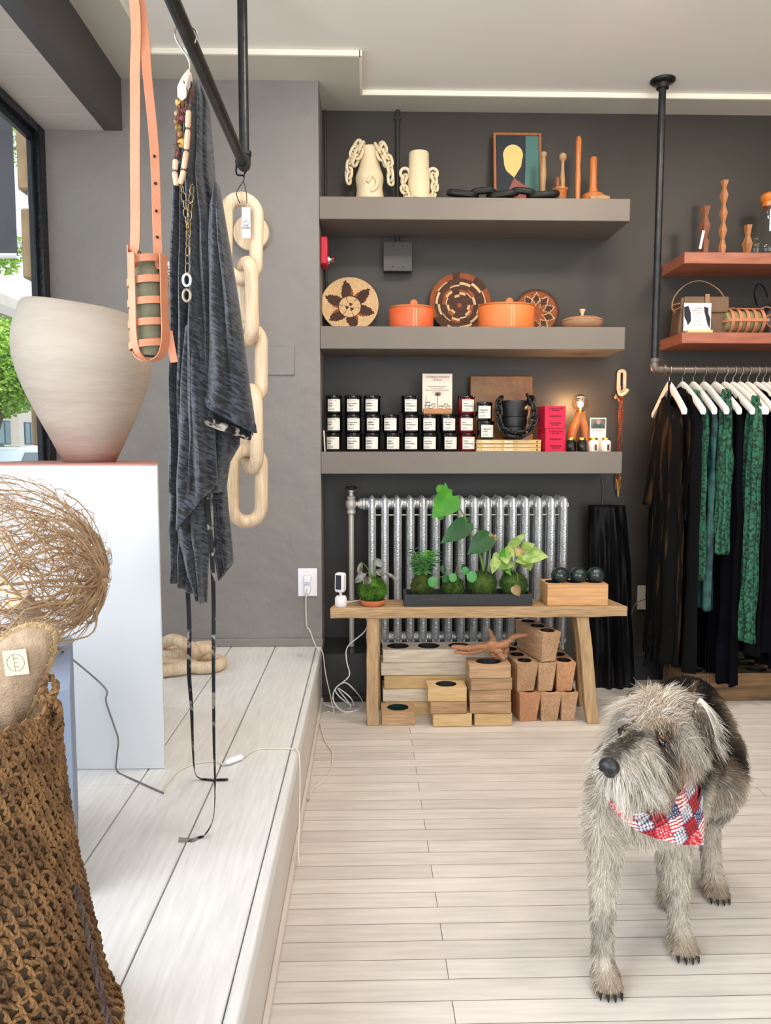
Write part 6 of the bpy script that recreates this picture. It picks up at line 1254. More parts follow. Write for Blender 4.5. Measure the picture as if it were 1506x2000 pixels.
for i, u in enumerate(ux):
    x = PY(u, 722, yr2).x; hx_.append(x); rz = R((-3, 3, 3, 4, 5, 9, 11, 6, 6, 7, 6, 6)[i]); lab = 'cream wooden hanger, %s from the left on the right rail' % ords[i]
    if h0 is None: h0 = hanger(x, rz, lab)
    else: dup(h0, (x, yr2, zr-.13), rz, lab)
def fab(name, c1, c2, **k): return mat(name, c1, c2, rough=k.pop('rough', .85), **k)
m_bl = fab('black_silk', '#030304', '#070709', rough=.85, vscale=6, spec=.15); m_bv = fab('navy_black_velvet', '#06070e', '#020204', rough=.95, vscale=8, spec=.1)
m_gr = fab('green_dyed_silk', '#1f5e42', '#0a2019', rough=.75, vscale=75, lo=.45, hi=.58, detail=5); m_gt = fab('teal_dyed_silk', '#1d4f47', '#0d2430', rough=.6, vscale=22, lo=.4, hi=.6, detail=5); m_br = fab('amber_black_dyed_silk', '#040404', '#4a3016', rough=.85, spec=.15, vscale=12, stretch=(3, 3, .3), lo=.56, hi=.72, detail=4)
def garment(name, x, y0, y1, ztop, zbot, wx, m, label, cat, nf=4, amp=.012, seed=0, flare_=1.0, rz=0, slant=0, strap=None, neck=.0):
    """loop in the y direction (hanger runs front to back), gathered folds, open hem"""
    o = thing(name, (x, (y0+y1)/2, zbot), label, cat); o.rotation_euler.z = rz; b = MB(); hy = (y1-y0)/2
    def fn(s, t):
        a = 2*PI*s; k = math.cos(a); z = ztop+(zbot-ztop)*t
        sh = min(1, .12+t*9)**.5 if t < .12 else 1+ (flare_-1)*(t-.12)
        yy = hy*k*min(1, .55+.45*sh)*(1+(flare_-1)*t*.6)
        f = math.sin(nf*PI*(k+1)+seed)*amp*(.3+t)+nz(k*4+seed, t*5)*amp
        xx = wx*math.sin(a)*(.4+.6*sh)*(1+.3*nz(k*3, t*3, seed))+f
        drop = -(.065*abs(k)**1.3)*(1-t)*(1 if t < .5 else 0)*(1-t*2)
        return (xx, yy, z-zbot+drop+slant*k*t+.012*nz(k*6, seed, t*3)*(t > .96))
    b.grid(fn, 72, 60, closeu=True); b.build('fabric', m, o, world=False, angle=80, solid=.002)
    return o
zt0 = zr-.075
def zpx(v, y=3.5): return PY(1350, v, y).z
g = garment('black_dress', hx_[0]-.005, 3.38, 3.70, zt0-.045, zpx(1285), .035, m_br, 'black and amber dyed dress with fringed sleeves, nearest the wall corner', 'dress', 5, .016, .4, 1.05, R(-3))
for s, (yy, xs_) in enumerate(((3.42, hx_[0]-.055), (3.62, hx_[0]+.05))):
    b = MB(); 
    drape(b, [(1290, 800), (1275, 850), (1265, 930), (1256, 985)] if s == 0 else [(1330, 800), (1334, 880), (1322, 950), (1315, 1010)], [(1305, 795), (1300, 850), (1292, 930), (1288, 990)] if s == 0 else [(1352, 800), (1352, 880), (1345, 950), (1340, 1020)], 3.62 if s == 0 else 3.45, .05, 3, .010, 24, 40, s); sl = b.build('sleeve', m_br, g, solid=.002)
    sl.matrix_parent_inverse = Matrix.Rotation(R(3), 4, 'Z')
b = MB(); rng = random.Random(3)
for i in range(60):
    u = 1262+rng.random()*45; p = PY(u, 1240+rng.random()*20, 3.5+rng.uniform(-.05, .1)); ribbon(b, [p, p-Vector((rng.uniform(-.01, .01), 0, .05)), p-Vector((rng.uniform(-.015, .015), 0, .1+rng.random()*.03))], .005, .001, n=3)
fr = b.build('hem_fringe', m_bl, g); fr.matrix_parent_inverse = Matrix.Rotation(R(3), 4, 'Z')
b = MB(); ribbon(b, [PY(1308, 745, 3.52), PY(1306, 790, 3.5), PY(1306, 830, 3.49), PY(1308, 880, 3.48), PY(1306, 920, 3.47)], .012, .002); nk_ = b.build('neck_cord', m_bl, g); nk_.matrix_parent_inverse = Matrix.Rotation(R(3), 4, 'Z')
garment('black_dress', hx_[1], 3.36, 3.72, zt0, zpx(1300), .022, m_bl, 'plain black dress on the second hanger from the left', 'dress', 4, .012, 2, 1.0, R(3))
garment('green_slip', hx_[2]-.005, 3.40, 3.53, zt0-.02, zpx(1128), .022, m_gr, 'mottled green silk slip on the third hanger with its hem showing', 'dress', 3, .014, 1.2, 1.1, R(3))
garment('green_slip', hx_[3], 3.42, 3.58, zt0-.02, zpx(1185), .018, m_gt, 'teal and green dyed slip behind the mottled green one', 'dress', 3, .012, 3, 1.1, R(4))
garment('green_slip', hx_[4]-.01, 3.37, 3.46, zt0-.02, zpx(1075), .018, m_gr, 'green dyed silk garment narrowing to the left on the fifth hanger', 'dress', 4, .012, 4.2, 1.0, R(5))
garment('velvet_dress', hx_[4]+.04, 3.37, 3.70, zt0, zpx(1325), .03, m_bv, 'long blue-black velvet dress reaching lowest of the clothes', 'dress', 4, .014, 5, 1.1, R(4))
garment('green_scarf_dress', hx_[6]+.02, 3.33, 3.43, zt0-.05, zpx(1240), .015, m_gr, 'long mottled green dress in two strips between black clothes', 'dress', 3, .012, 6.1, 1.0, R(9))
garment('velvet_dress', hx_[7]+.02, 3.38, 3.70, zt0, zpx(1270), .028, m_bl, 'black dress just right of the long green one', 'dress', 4, .012, 7, 1.05, R(6))
garment('velvet_dress', hx_[9]-.0, 3.35, 3.70, zt0, zpx(1262), .03, m_bv, 'black dress at the right edge of the photo on the tenth hanger', 'dress', 4, .012, 8, 1.05, R(6))
garment('black_dress', hx_[11]+.03, 3.32, 3.70, zt0, zpx(1300), .03, m_bl, 'last black dress partly cut off by the right edge', 'dress', 4, .012, 9, 1.05, R(6))
b = MB(); 
for u in (1379, 1385): b.tube(smoothpath([PY(u, 1250, 3.5), PY(u-1, 1290, 3.5), PY(u+1, 1334, 3.5)], 4), .0025, 6)
dc = [o_ for o_ in bpy.data.objects if o_.name.startswith('velvet_dress')][0]
q_ = b.build('hanging_strings', m_bl, dc); q_.matrix_parent_inverse = Matrix.Rotation(-R(4), 4, 'Z')
# dark cloth-draped board behind the bench end
yb3 = 3.74; b = MB(); drape(b, [(1150, 987), (1150, 1100), (1152, 1250), (1152, 1345)], [(1220, 987), (1232, 1100), (1233, 1200), (1240, 1345)], yb3, .05, 4, .016, 40, 80, 2, d0=1)
o = thing('black_cloth', (PY(1190, 1100, yb3).x, yb3, 0), 'black cloth hanging in folds against the wall behind the right end of the bench', 'cloth'); b.v = [(x, y_, max(z, .003)) for x, y_, z in b.v]; b.build('fabric', mat('glossy_black_cloth', '#020203', '#050508', rough=.6, spec=.25, vscale=8), o, solid=.003)
# wooden hook with cords
p = PY(1214, 745, RW-.02); hk = thing('wooden_hook', (p.x, RW, p.z-.06), 'pale wooden chain-link hook on the wall right of the lamp', 'hook')
b = MB(); chainlink(b, (p.x, RW-.022, p.z), .105, .03, .0095, (0, 0, 0), 12, 8); b.build('plate', mat('beige_wood_hook', '#c9ad94', rough=.5), hk)
b = MB(); b.tube(smoothpath([PY(1210, 755, RW-.03), PY(1209, 766, RW-.045), PY(1214, 771, RW-.07), PY(1222, 767, RW-.085), PY(1227, 760, RW-.09)], 4), .0085, 10); b.build('prong', mat('beige_wood_hook', '#c9ad94', rough=.5), hk)
m_cpr = mat('copper_beads', '#b5522c', '#7c2f1c', rough=.3, metal=.5, vscale=80); nn = thing('bead_necklace', (PY(1208, 880, RW-.05).x, RW-.05, PY(1208, 975, RW-.05).z), 'long copper bead strands hanging from the wooden hook', 'necklace')
for k, (u0, u1, v1) in enumerate(((1211, 1205, 930), (1214, 1207, 940), (1217, 1212, 905), (1212, 1209, 950))):
    b = MB(); A, B_ = PY(u0, 768, RW-.06), PY(u1, v1, RW-.04); n = 46
    for i in range(n): b.sph(A.lerp(B_, i/(n-1))+Vector((.003*math.sin(i*.4+k), 0, 0)), .0036, 6, 5)
    b.build('strand', m_cpr if k < 3 else m_dw, nn)
b = MB(); rng = random.Random(9)
for i in range(7): A = PY(1203+i*1.5, 925+rng.random()*12, RW-.035); B_ = A-Vector((rng.uniform(-.008, .008), 0, .06+rng.random()*.05)); b.tube([A, B_], .0016, 5)
b.build('tassel', mat('gold_tassel', '#c98f3c', rough=.4, metal=.6), nn)
b = MB(); b.tube(smoothpath([PY(1202, 770, RW-.05), PY(1207, 778, RW-.05), PY(1210, 784, RW-.05)], 3), .004, 8); b.sph(PY(1203, 776, RW-.05), .009, 10, 8); b.build('pale_bead', m_lw, nn)
cable('lamp_cable', [PY(1176, 932, RW-.01), PY(1178, 960, RW-.012), PY(1174, 1000, RW-.01)], .0022, mat('beige_cord', '#6f6656', rough=.6), 'thin cord running down the wall below the lowest grey shelf')
# outlet on the right
p = PY(1260, 1167, RW-.004); ow = thing('wall_outlet', (p.x, RW, p.z-.065), 'pale wall outlet on the dark wall between the bench and the clothes', 'outlet'); MB().box((p.x, RW-.004, p.z), (.082, .008, .125)).build('plate', mat('ivory_plastic', '#b9b2a2', rough=.4), ow, bevel=.002)
b = MB(); b.cyl((p.x+.01, RW-.012, p.z+.012), .012, .012, 'y', 12); b.cyl((p.x+.02, RW-.03, p.z-.018), .012, .04, 'y', 12); b.build('plug', m_dark, ow)
cable('wall_cable', [PY(1262, 1170, RW-.05), PY(1250, 1174, RW-.04), PY(1238, 1184, RW-.03), PY(1228, 1230, RW-.02), PY(1232, 1290, RW-.02), PZ(1225, 1340, .01)], .003, mat('beige_cord', '#6f6656', rough=.6), 'cord from the pale outlet drooping down the dark wall')
# rustic log trough
m_log = wood('charred_log', '#8a6a44', '#4a3422', 'x', ring=16, rough=.8, dark='#15100c', bump=.9, rnd=False); yl0 = PZ(1330, 1371, 0).y; xl0_ = PZ(1330, 1371, 0).x
lo = mould((xl0_+.62, yl0+.12, 0), (1.24, .22, .135), 8, 2, .05, .04, m_log, m_tk2, 'rustic charred wooden sugar mould with rows of wells on the floor under the clothes', None, depth=.06, name='log_mould'); lo['category'] = 'wooden mould'
for v_ in lo.children[0].data.vertices:
    if v_.co.z < .13 or abs(v_.co.x) > .6: v_.co += Vector((nz(v_.co.x*6, v_.co.y*6, 1), nz(v_.co.x*6, v_.co.y*6, 5), 0))*.012
# ================================================================ the dog
def V(*a): return Vector(a)
HN = PY(1190, 1497, 1.44)                      # nose tip
HC = PY(1290, 1418, 1.60)                      # skull centre
Fv = (HN-HC).normalized(); Sv = Fv.cross(V(0, 0, 1)).normalized()*1; Sv = Sv if Sv.x > 0 else -Sv; Uv = Sv.cross(Fv).normalized(); Uv = Uv if Uv.z > 0 else -Uv
dog = thing('dog', (.74, 1.8, 0), 'shaggy grey and black dog standing on the floor in a patchwork bandana', 'dog')
b = MB()
b.tube(smoothpath([V(.945, 2.17, .43), V(.935, 2.14, .43), V(.90, 2.07, .425), V(.84, 1.97, .415), V(.76, 1.86, .41), V(.69, 1.765, .415), V(.645, 1.69, .42), V(.62, 1.645, .42), V(.61, 1.615, .42)], 3),
       [.03, .05, .065, .09, .10, .105, .11, .11, .11, .112, .113, .115, .118, .12, .122, .124, .124, .122, .118, .11, .10, .088, .075, .055, .03], 20, sy=1.22, up=(0, 0, 1))
b.tube([V(.67, 1.74, .46), V(.655, 1.69, .51), HC-Fv*.05-Uv*.02], [.10, .088, .07], 16)
def limb(P, r): b.tube(smoothpath(P, 4), [np.interp(i/(len(P)*4-4), np.linspace(0, 1, len(r)), r) for i in range(len(P)*4-3)], 14)
FL, FR, HRp, HLp = V(.533, 1.60, 0), V(.752, 1.715, 0), V(.935, 1.94, 0), V(.80, 1.90, 0)
limb([V(.575, 1.69, .44), V(.555, 1.68, .34), V(.548, 1.675, .26), V(.538, 1.645, .14), FL+V(0, .02, .06), FL+V(0, 0, .03)], [.058, .054, .039, .027, .024, .028])
limb([V(.71, 1.73, .44), V(.735, 1.745, .34), V(.745, 1.755, .26), V(.750, 1.745, .14), FR+V(0, .02, .06), FR+V(0, 0, .03)], [.058, .054, .039, .027, .024, .028])
limb([V(.93, 2.09, .44), V(.955, 2.02, .36), V(.955, 1.955, .28), V(.95, 2.01, .17), V(.945, 1.98, .07), HRp+V(0, 0, .03)], [.09, .082, .055, .030, .026, .028])
limb([V(.85, 2.09, .44), V(.83, 2.0, .36), V(.82, 1.945, .28), V(.815, 1.98, .17), V(.805, 1.94, .07), HLp+V(0, 0, .03)], [.09, .082, .055, .030, .026, .028])
for p, dx in ((FL, -.05), (FR, -.05), (HRp, -.1), (HLp, -.1)):
    d = V(dx, -1, 0).normalized(); s = V(-d.y, d.x, 0)
    b.sph(p+V(0, 0, .028)+d*.0, (.033, .036, .026), 14, 10)
    for k in (-1.5, -.5, .5, 1.5): b.sph(p+d*(.034-.006*abs(k))+s*k*.0155+V(0, 0, .017), (.0105, .018, .0165), 10, 8)
hm = MB()
b.sph(HC, (.072, .074, .064), 20, 14)
b.tube([HC+Fv*.03-Uv*.012, HC+Fv*.10-Uv*.018, HN-Fv*.028-Uv*.006, HN-Fv*.006-Uv*.004], [.058, .043, .036, .024], 16)
b.tube([HC+Fv*.02-Uv*.045, HN-Fv*.035-Uv*.034], [.04, .022], 12)
for s in (-1, 1): b.sph(HC+Fv*.045+Sv*s*.042+Uv*.022, (.02, .02, .016), 10, 8); b.sph(HC+Fv*.02+Sv*s*.045-Uv*.02, (.035, .035, .035), 10, 8)
m_skin = mat('dog_skin', '#7f7266', rough=.8); body = b.build('body', m_skin, dog)
md = body.modifiers.new('r', 'REMESH'); md.mode = 'VOXEL'; md.voxel_size = .007; md2 = body.modifiers.new('s', 'SMOOTH'); md2.factor = .6; md2.iterations = 6
dg = bpy.context.evaluated_depsgraph_get(); me = bpy.data.meshes.new_from_object(body.evaluated_get(dg)); me.transform(Matrix.Translation(WLOC[dog.name])); body.modifiers.clear()
nv = len(me.vertices); co = np.empty(nv*3); me.vertices.foreach_get('co', co); co = co.reshape(-1, 3); no = np.empty(nv*3); me.vertices.foreach_get('normal', no); no = no.reshape(-1, 3)
me.calc_loop_triangles(); nt_ = len(me.loop_triangles); tri = np.empty(nt_*3, dtype=np.int32); me.loop_triangles.foreach_get('vertices', tri); tri = tri.reshape(-1, 3)
aC, aF, aS, aU, aN = (np.array(v) for v in (HC, Fv, Sv, Uv, HN))
def vn(p, f, seed):         # cheap smooth vector noise
    o_ = np.zeros_like(p)
    for k, (w, amp) in enumerate(((f, 1), (f*2.3, .6), (f*4.9, .4))):
        for c in range(3):
            ph = seed*1.7+c*2.1+k*5.3; o_[:, c] += amp*np.sin(p[:, 0]*w*(1+.13*c)+ph+1.9*np.sin(p[:, 1]*w*.7+ph*2))*np.cos(p[:, 2]*w*(1.1-.1*c)+ph*1.3+1.3*np.sin(p[:, 0]*w*.6+ph))
    return o_
def L3(h): return np.array(lin(h)[:3])
cCream, cTan, cGrey, cDark, cBlack, cPale, cBrown = L3('#d6cbbb'), L3('#ab9479'), L3('#8f8880'), L3('#3d362f'), L3('#0b0a0a'), L3('#ebe4d8'), L3('#6a543f')
def sm(x, a, b_): t = np.clip((x-a)/(b_-a), 0, 1); return t*t*(3-2*t)
def zone(p):
    h = (p-aC) @ aF; d = np.linalg.norm(p-aC, axis=1); lat = (p-aC) @ aS; up = (p-aC) @ aU
    head = ((d < .10) | ((h > -.02) & (np.abs(lat) < .09) & (np.abs(up+.02) < .09) & (h < .24))) & (h > -.045)
    return head, h, lat, up
def colour(p, n):
    head, h, lat, up = zone(p); N_ = len(p); nn = vn(p, 24, 3)[:, 0]; n2 = vn(p, 55, 9)[:, 1]; c = np.tile(cTan*.55+cCream*.45, (N_, 1))
    def bl(c, col, w): w = np.clip(w, 0, 1)[:, None]; return c*(1-w)+col*w
    c = bl(c, cGrey, .5+.5*nn); 
    body_ = ~head; z = p[:, 2]; ax = (p[:, 1]-1.62)/.5
    # black and brown saddle over shoulders and back
    topness = sm(z+.10*(p[:, 0]-.62)/.3, .40, .50)*sm(p[:, 1], 1.66, 1.74)
    c2 = bl(c, cBrown*.7, topness); c2 = bl(c2, cBlack, topness*sm(nn+.3*n2, -.5, -.2)); 
    side = sm(p[:, 0]-.62-.45*(p[:, 1]-1.66), .04, .09)*sm(z, .28, .38)*(1-sm(p[:, 1], 1.86, 2.0)); c2 = bl(c2, cBlack, side*sm(nn+.5*n2, -.1, .35)); 
    nk = sm(z, .40, .44)*(1-sm(p[:, 1], 1.70, 1.76))*sm(p[:, 0], .63, .67); c2 = bl(c2, cBlack, nk*.9); c2 = bl(c2, cTan*.9, sm(p[:, 1], 1.93, 2.05)*(1-sm(z, .47, .53))*.8)
    # chest and legs pale
    chest = (1-sm(z, .36, .46))*(1-sm(p[:, 1], 1.68, 1.8)); c2 = bl(c2, cCream, chest*.95); leg = 1-sm(z, .22, .32); c2 = bl(c2, cCream, leg*.85); c2 = bl(c2, cGrey*.75, leg*sm(nn, .0, 1.0)*.6); c2 = bl(c2, cTan*.8, (1-sm(z, .03, .06))*.75)
    # head markings
    eye = np.zeros(N_)
    for s in (-1, 1):
        e = aC+aF*.075+aS*s*.040+aU*.002; eye = np.maximum(eye, 1-sm(np.linalg.norm((p-e)*np.array([1, 1, .8]), axis=1), .018, .046))
    c1 = bl(c, cCream, sm(nn, -.2, .5)*.75); c1 = bl(c1, cTan, sm(-nn, .1, .8)*.6)
    muz = sm(h, .07, .12)*sm(up, .0, .02)*(1-sm(np.abs(lat), .008, .032)); c1 = bl(c1, cDark*.9, muz*.95); c1 = bl(c1, cDark, eye*.95)
    c1 = bl(c1, cPale*.9, sm(h, .12, .17)*(1-sm(up, -.02, .01))*.8); c1 = bl(c1, cTan*.95, (1-sm(up, -.05, -.02))*sm(h, .02, .06)*(1-sm(h, .10, .13))*.8)
    return np.where(head[:, None], c1, c2)
def samp(N, seed, wfun=None):
    rg = np.random.default_rng(seed); A, B_, C_ = co[tri[:, 0]], co[tri[:, 1]], co[tri[:, 2]]; ar = np.linalg.norm(np.cross(B_-A, C_-A), axis=1)
    if wfun is not None: ar = ar*wfun((A+B_+C_)/3)
    t = rg.choice(len(ar), N, p=ar/ar.sum()); u, v = rg.random(N), rg.random(N); f = u+v > 1; u[f] = 1-u[f]; v[f] = 1-v[f]
    P = A[t]+(B_[t]-A[t])*u[:, None]+(C_[t]-A[t])*v[:, None]; n = no[tri[t, 0]]; return P, n/np.linalg.norm(n, axis=1)[:, None], rg
m_fur, fn_, fb = _base('dog_fur'); at_ = fn_.nodes.new('ShaderNodeAttribute'); at_.attribute_name = 'furcol'; fn_.links.new(at_.outputs[0], fb.inputs['Base Color']); fb.inputs['Roughness'].default_value = .6; fb.inputs['Specular IOR Level'].default_value = .25
org_d = np.array(WLOC[dog.name])
def strands(name, P, dir0, bend, ln, w0, col, K=5):
    N = len(P); ts = np.linspace(0, 1, K); pts = []; d = dir0/np.linalg.norm(dir0, axis=1)[:, None]
    for t in ts: pts.append(P+d*(ln*t)[:, None]+bend*(ln*t*t)[:, None])
    vs = np.empty((N, K, 3, 3), dtype=np.float32)
    ref = np.tile(np.array([.31, .52, .79]), (N, 1)); s = np.cross(d, ref); s /= np.linalg.norm(s, axis=1)[:, None]; q = np.cross(d, s)
    for k in range(K):
        w = (w0*(1-.85*ts[k]**1.5))[:, None]
        for j in range(3): a = 2*math.pi*j/3; vs[:, k, j] = pts[k]+(s*math.cos(a)+q*math.sin(a))*w
    vs[:, :, :, 2] = np.maximum(vs[:, :, :, 2], .0015)
    V_ = (vs.reshape(-1, 3)-org_d).astype(np.float32); base = (np.arange(N)*K*3)[:, None, None]; kk = (np.arange(K-1)*3)[None, :, None]; jj = np.arange(3)[None, None, :]; j2 = (jj+1) % 3
    F = np.stack([base+kk+jj, base+kk+j2, base+kk+3+j2, base+kk+3+jj], axis=-1).reshape(-1, 4).astype(np.int32)
    me = bpy.data.meshes.new(name); me.vertices.add(len(V_)); me.vertices.foreach_set('co', V_.ravel()); me.loops.add(F.size); me.loops.foreach_set('vertex_index', F.ravel()); me.polygons.add(len(F)); me.polygons.foreach_set('loop_start', np.arange(0, F.size, 4, dtype=np.int32)); me.polygons.foreach_set('loop_total', np.full(len(F), 4, dtype=np.int32))
    me.update(calc_edges=True); me.polygons.foreach_set('use_smooth', np.ones(len(F), dtype=bool)); ca = me.color_attributes.new('furcol', 'FLOAT_COLOR', 'POINT')
    cc = np.ones((len(V_), 4), dtype=np.float32); cc[:, :3] = np.repeat(np.clip(col, 0, 1), K*3, axis=0); ca.data.foreach_set('color', cc.ravel()); me.materials.append(m_fur)
    o = bpy.data.objects.new(name, me); COL.objects.link(o); o.parent = dog; return o
# base skin coloured like the coat above it
me2 = me.copy(); me2.transform(Matrix.Translation(-WLOC[dog.name])); ca = me2.color_attributes.new('furcol', 'FLOAT_COLOR', 'POINT'); cc = np.ones((nv, 4), dtype=np.float32); cc[:, :3] = colour(co, no)*.6; ca.data.foreach_set('color', cc.ravel()); me2.materials.clear(); me2.materials.append(m_fur)
me2.polygons.foreach_set('use_smooth', [True]*len(me2.polygons)); body.data = me2
G = np.array([0, 0, -1.0]); AX = np.array([.55, .83, -.05])     # towards the tail
def tang(v, n): v = v-n*np.sum(v*n, axis=1)[:, None]; l = np.linalg.norm(v, axis=1)[:, None]; return v/np.maximum(l, 1e-4)
def jitter(col, rg, a=.16): 
    k = 1+rg.normal(0, a, len(col))[:, None]; col = col*k; pale = (rg.random(len(col)) < .16) & (col.mean(axis=1) > .06); dark_ = rg.random(len(col)) < .07; col[pale] = col[pale]*.45+cPale*.55*np.minimum(1, (col[pale].mean(axis=1)*4+.15))[:, None]; col[dark_] *= .45; return np.clip(col, .003, 1)
# body and leg fur
P, n, rg = samp(46000, 1, lambda c: np.where(zone(c)[0], 0, 1)); legm = 1-sm(P[:, 2], .24, .34); comb = tang(AX[None, :]*(1-legm)[:, None]+G[None, :]*(.45+.9*legm)[:, None]+vn(P, 18, 2)*.22, n)
paw = 1-sm(P[:, 2], .03, .07)
ln = (.024-.013*legm-.001*paw)*rg.uniform(.6, 1.35, len(P))+.010*sm(vn(P, 30, 6)[:, 0], .7, 1.3)*legm; sadd = sm(P[:, 2], .46, .53); ln *= (1-.3*sadd)
strands('body_fur', P, n*.38+comb*.9+vn(P, 70, 4)*.16+rg.normal(0, .1, P.shape), G*.25+vn(P, 55, 8)*.16, ln, np.full(len(P), .00075), jitter(colour(P, n), rg))
# head fur
def hdir(P, n):
    head, h, lat, up = zone(P); back = -aF[None, :]*.5; side = aS[None, :]*np.sign(lat)[:, None]*np.clip(np.abs(lat)*14, 0, 1)[:, None]
    crown = sm(up, .01, .05)[:, None]*sm(.08-h, 0, .05)[:, None]; muzz = sm(h, .08, .13)[:, None]
    v = side*.8+G[None, :]*.7+back*.5; v = v*(1-crown)+(aU*.5+side*.8+back*.9)*crown; v = v*(1-muzz)+(side*.9+G[None, :]*.75-aF[None, :]*.35)*muzz; return tang(v+vn(P, 26, 5)*.3, n)
P, n, rg = samp(17000, 2, lambda c: np.where(zone(c)[0], 1, 0)); head, h, lat, up = zone(P)
eyed = np.ones(len(P))
for s in (-1, 1): e = aC+aF*.078+aS*s*.040+aU*.008; eyed = np.minimum(eyed, sm(np.linalg.norm(P-e, axis=1), .014, .036))
nose_d = np.linalg.norm(P-aN, axis=1); keep = (nose_d > .019) & (eyed > .08); P, n, h, lat, up, eyed = P[keep], n[keep], h[keep], lat[keep], up[keep], eyed[keep]
ln = (.032+.020*sm(up, .03, .06)-.020*sm(h, .02, .06)*(1-sm(-up, -.005, .02))*(1-sm(up, .035, .06))+.012*sm(-up, .0, .04)*sm(h, .05, .1))*rg.uniform(.55, 1.35, len(P))*(.15+.85*eyed)
strands('head_fur', P, n*.5+hdir(P, n)*.9+vn(P, 60, 7)*.22+rg.normal(0, .1, P.shape), G*.35+vn(P, 60, 1)*.3, ln, np.full(len(P), .0007), jitter(colour(P, n), rg, .15), 6)
# long locks: crown, cheeks, brows and beard
def locks(name, cen, rad, N, L_, dirf, bend, seed, col, w_=.0008):
    P, n, rg = samp(N, seed, lambda c: np.exp(-(np.linalg.norm(c-np.array(cen), axis=1)/rad)**2)); d = np.tile(np.array(dirf, dtype=float), (len(P), 1)); d /= np.linalg.norm(d, axis=1)[:, None]
    c = colour(P, n)*.4+np.array(col)[None, :]*.6; return strands(name, P, d+n*.4+vn(P, 45, seed)*.28+rg.normal(0, .08, P.shape), np.tile(np.array(bend, dtype=float), (len(P), 1))+vn(P, 50, seed+3)*.3, L_*rg.uniform(.5, 1.25, len(P)), np.full(len(P), w_), jitter(c, rg, .2), 7)
A_ = lambda f, s, u: HC+Fv*f+Sv*s+Uv*u
locks('beard', A_(.13, 0, -.045), .03, 1500, .058, -Uv*1.0+Fv*.10, (0, 0, -.3), 31, cCream*.85); locks('beard', A_(.08, .025, -.055), .03, 1700, .055, -Uv+Sv*.15-Fv*.1, (0, 0, -.3), 32, cTan); locks('moustache', A_(.15, .028, -.02), .022, 900, .045, -Uv+Sv*.6, (0, 0, -.5), 33, cPale*.8); locks('moustache', A_(.15, -.028, -.02), .022, 900, .042, -Uv-Sv*.6, (0, 0, -.5), 34, cPale*.8)
locks('forelock', A_(.0, .0, .07), .045, 1700, .055, Uv*.55+Sv*.2-Fv*.2, (.1, 0, -.8), 35, cCream); locks('forelock', A_(.01, -.05, .05), .03, 1100, .046, -Sv*.8+Uv*.3, (-.1, 0, -.8), 36, cCream*.9); locks('brow', A_(.055, .035, .04), .016, 300, .026, Fv*.5+Sv*.5+Uv*.2, (0, 0, -.7), 37, cTan); locks('brow', A_(.055, -.035, .04), .016, 300, .026, Fv*.4-Sv*.5+Uv*.2, (0, 0, -.7), 38, cCream*.9)
locks('cheek_fur', A_(-.01, .07, -.01), .04, 2000, .040, -Uv+Sv*.35-Fv*.15, (0, 0, -.4), 39, cCream*.85); locks('cheek_fur', A_(-.0, -.07, -.02), .04, 1200, .05, -Uv-Sv*.3, (0, 0, -.4), 40, cCream*.8)
# ears: folded flap with long hair
def ear(s, root, tipv, w_, nm, N, seed):
    eb = MB(); R0 = root; T_ = tipv
    def fe(a, t):
        p = R0.lerp(T_, t)+V(0, 0, .018)*math.sin(t*PI); wd = w_*(.55+.9*t-1.25*t**3); return p+(Uv*.2+V(0, -.35, 0)*1+V(.1, 0, .9)).normalized()*wd*(a-.5)+V(0, -.012, 0)*math.sin(PI*a)
    eb.grid(fe, 8, 9); o = eb.build(nm, m_fur, dog, solid=.006); m3 = o.data; ca = m3.color_attributes.new('furcol', 'FLOAT_COLOR', 'POINT')
    for d_ in ca.data: d_.color = (*(cBrown*.6), 1)
    rg = np.random.default_rng(seed); uv = rg.random((N, 2)); P = np.array([fe(a, t*.95) for a, t in uv]); base = np.array((T_-R0).normalized()); d = np.tile(base*.8+np.array([0, -.35, -.25]), (N, 1))+vn(P, 60, seed)*.3+rg.normal(0, .12, P.shape)+np.array([0, 0, 1])[None, :]*(uv[:, :1]-.5)*.6
    nn = vn(P, 60, seed)[:, :1]; col = np.where(nn > -.05, cPale*.8, cDark*1.1)*.8+cTan*.2
    f_ = strands(nm+'_hair', P-np.array([0, .004, 0]), d, np.array([0, 0, -.45])[None, :]+vn(P, 40, seed+1)*.3, .048*rg.uniform(.5, 1.3, N), np.full(N, .001), jitter(col, rg, .2), 7); f_.parent = o; return o
ear(1, HC+Sv*.066+Uv*.048-Fv*.005, PY(1372, 1408, 1.56), .065, 'ear', 2600, 51); ear(-1, HC-Sv*.06+Uv*.045-Fv*.01, HC-Sv*.105-Fv*.01-Uv*.01, .05, 'ear', 900, 52)
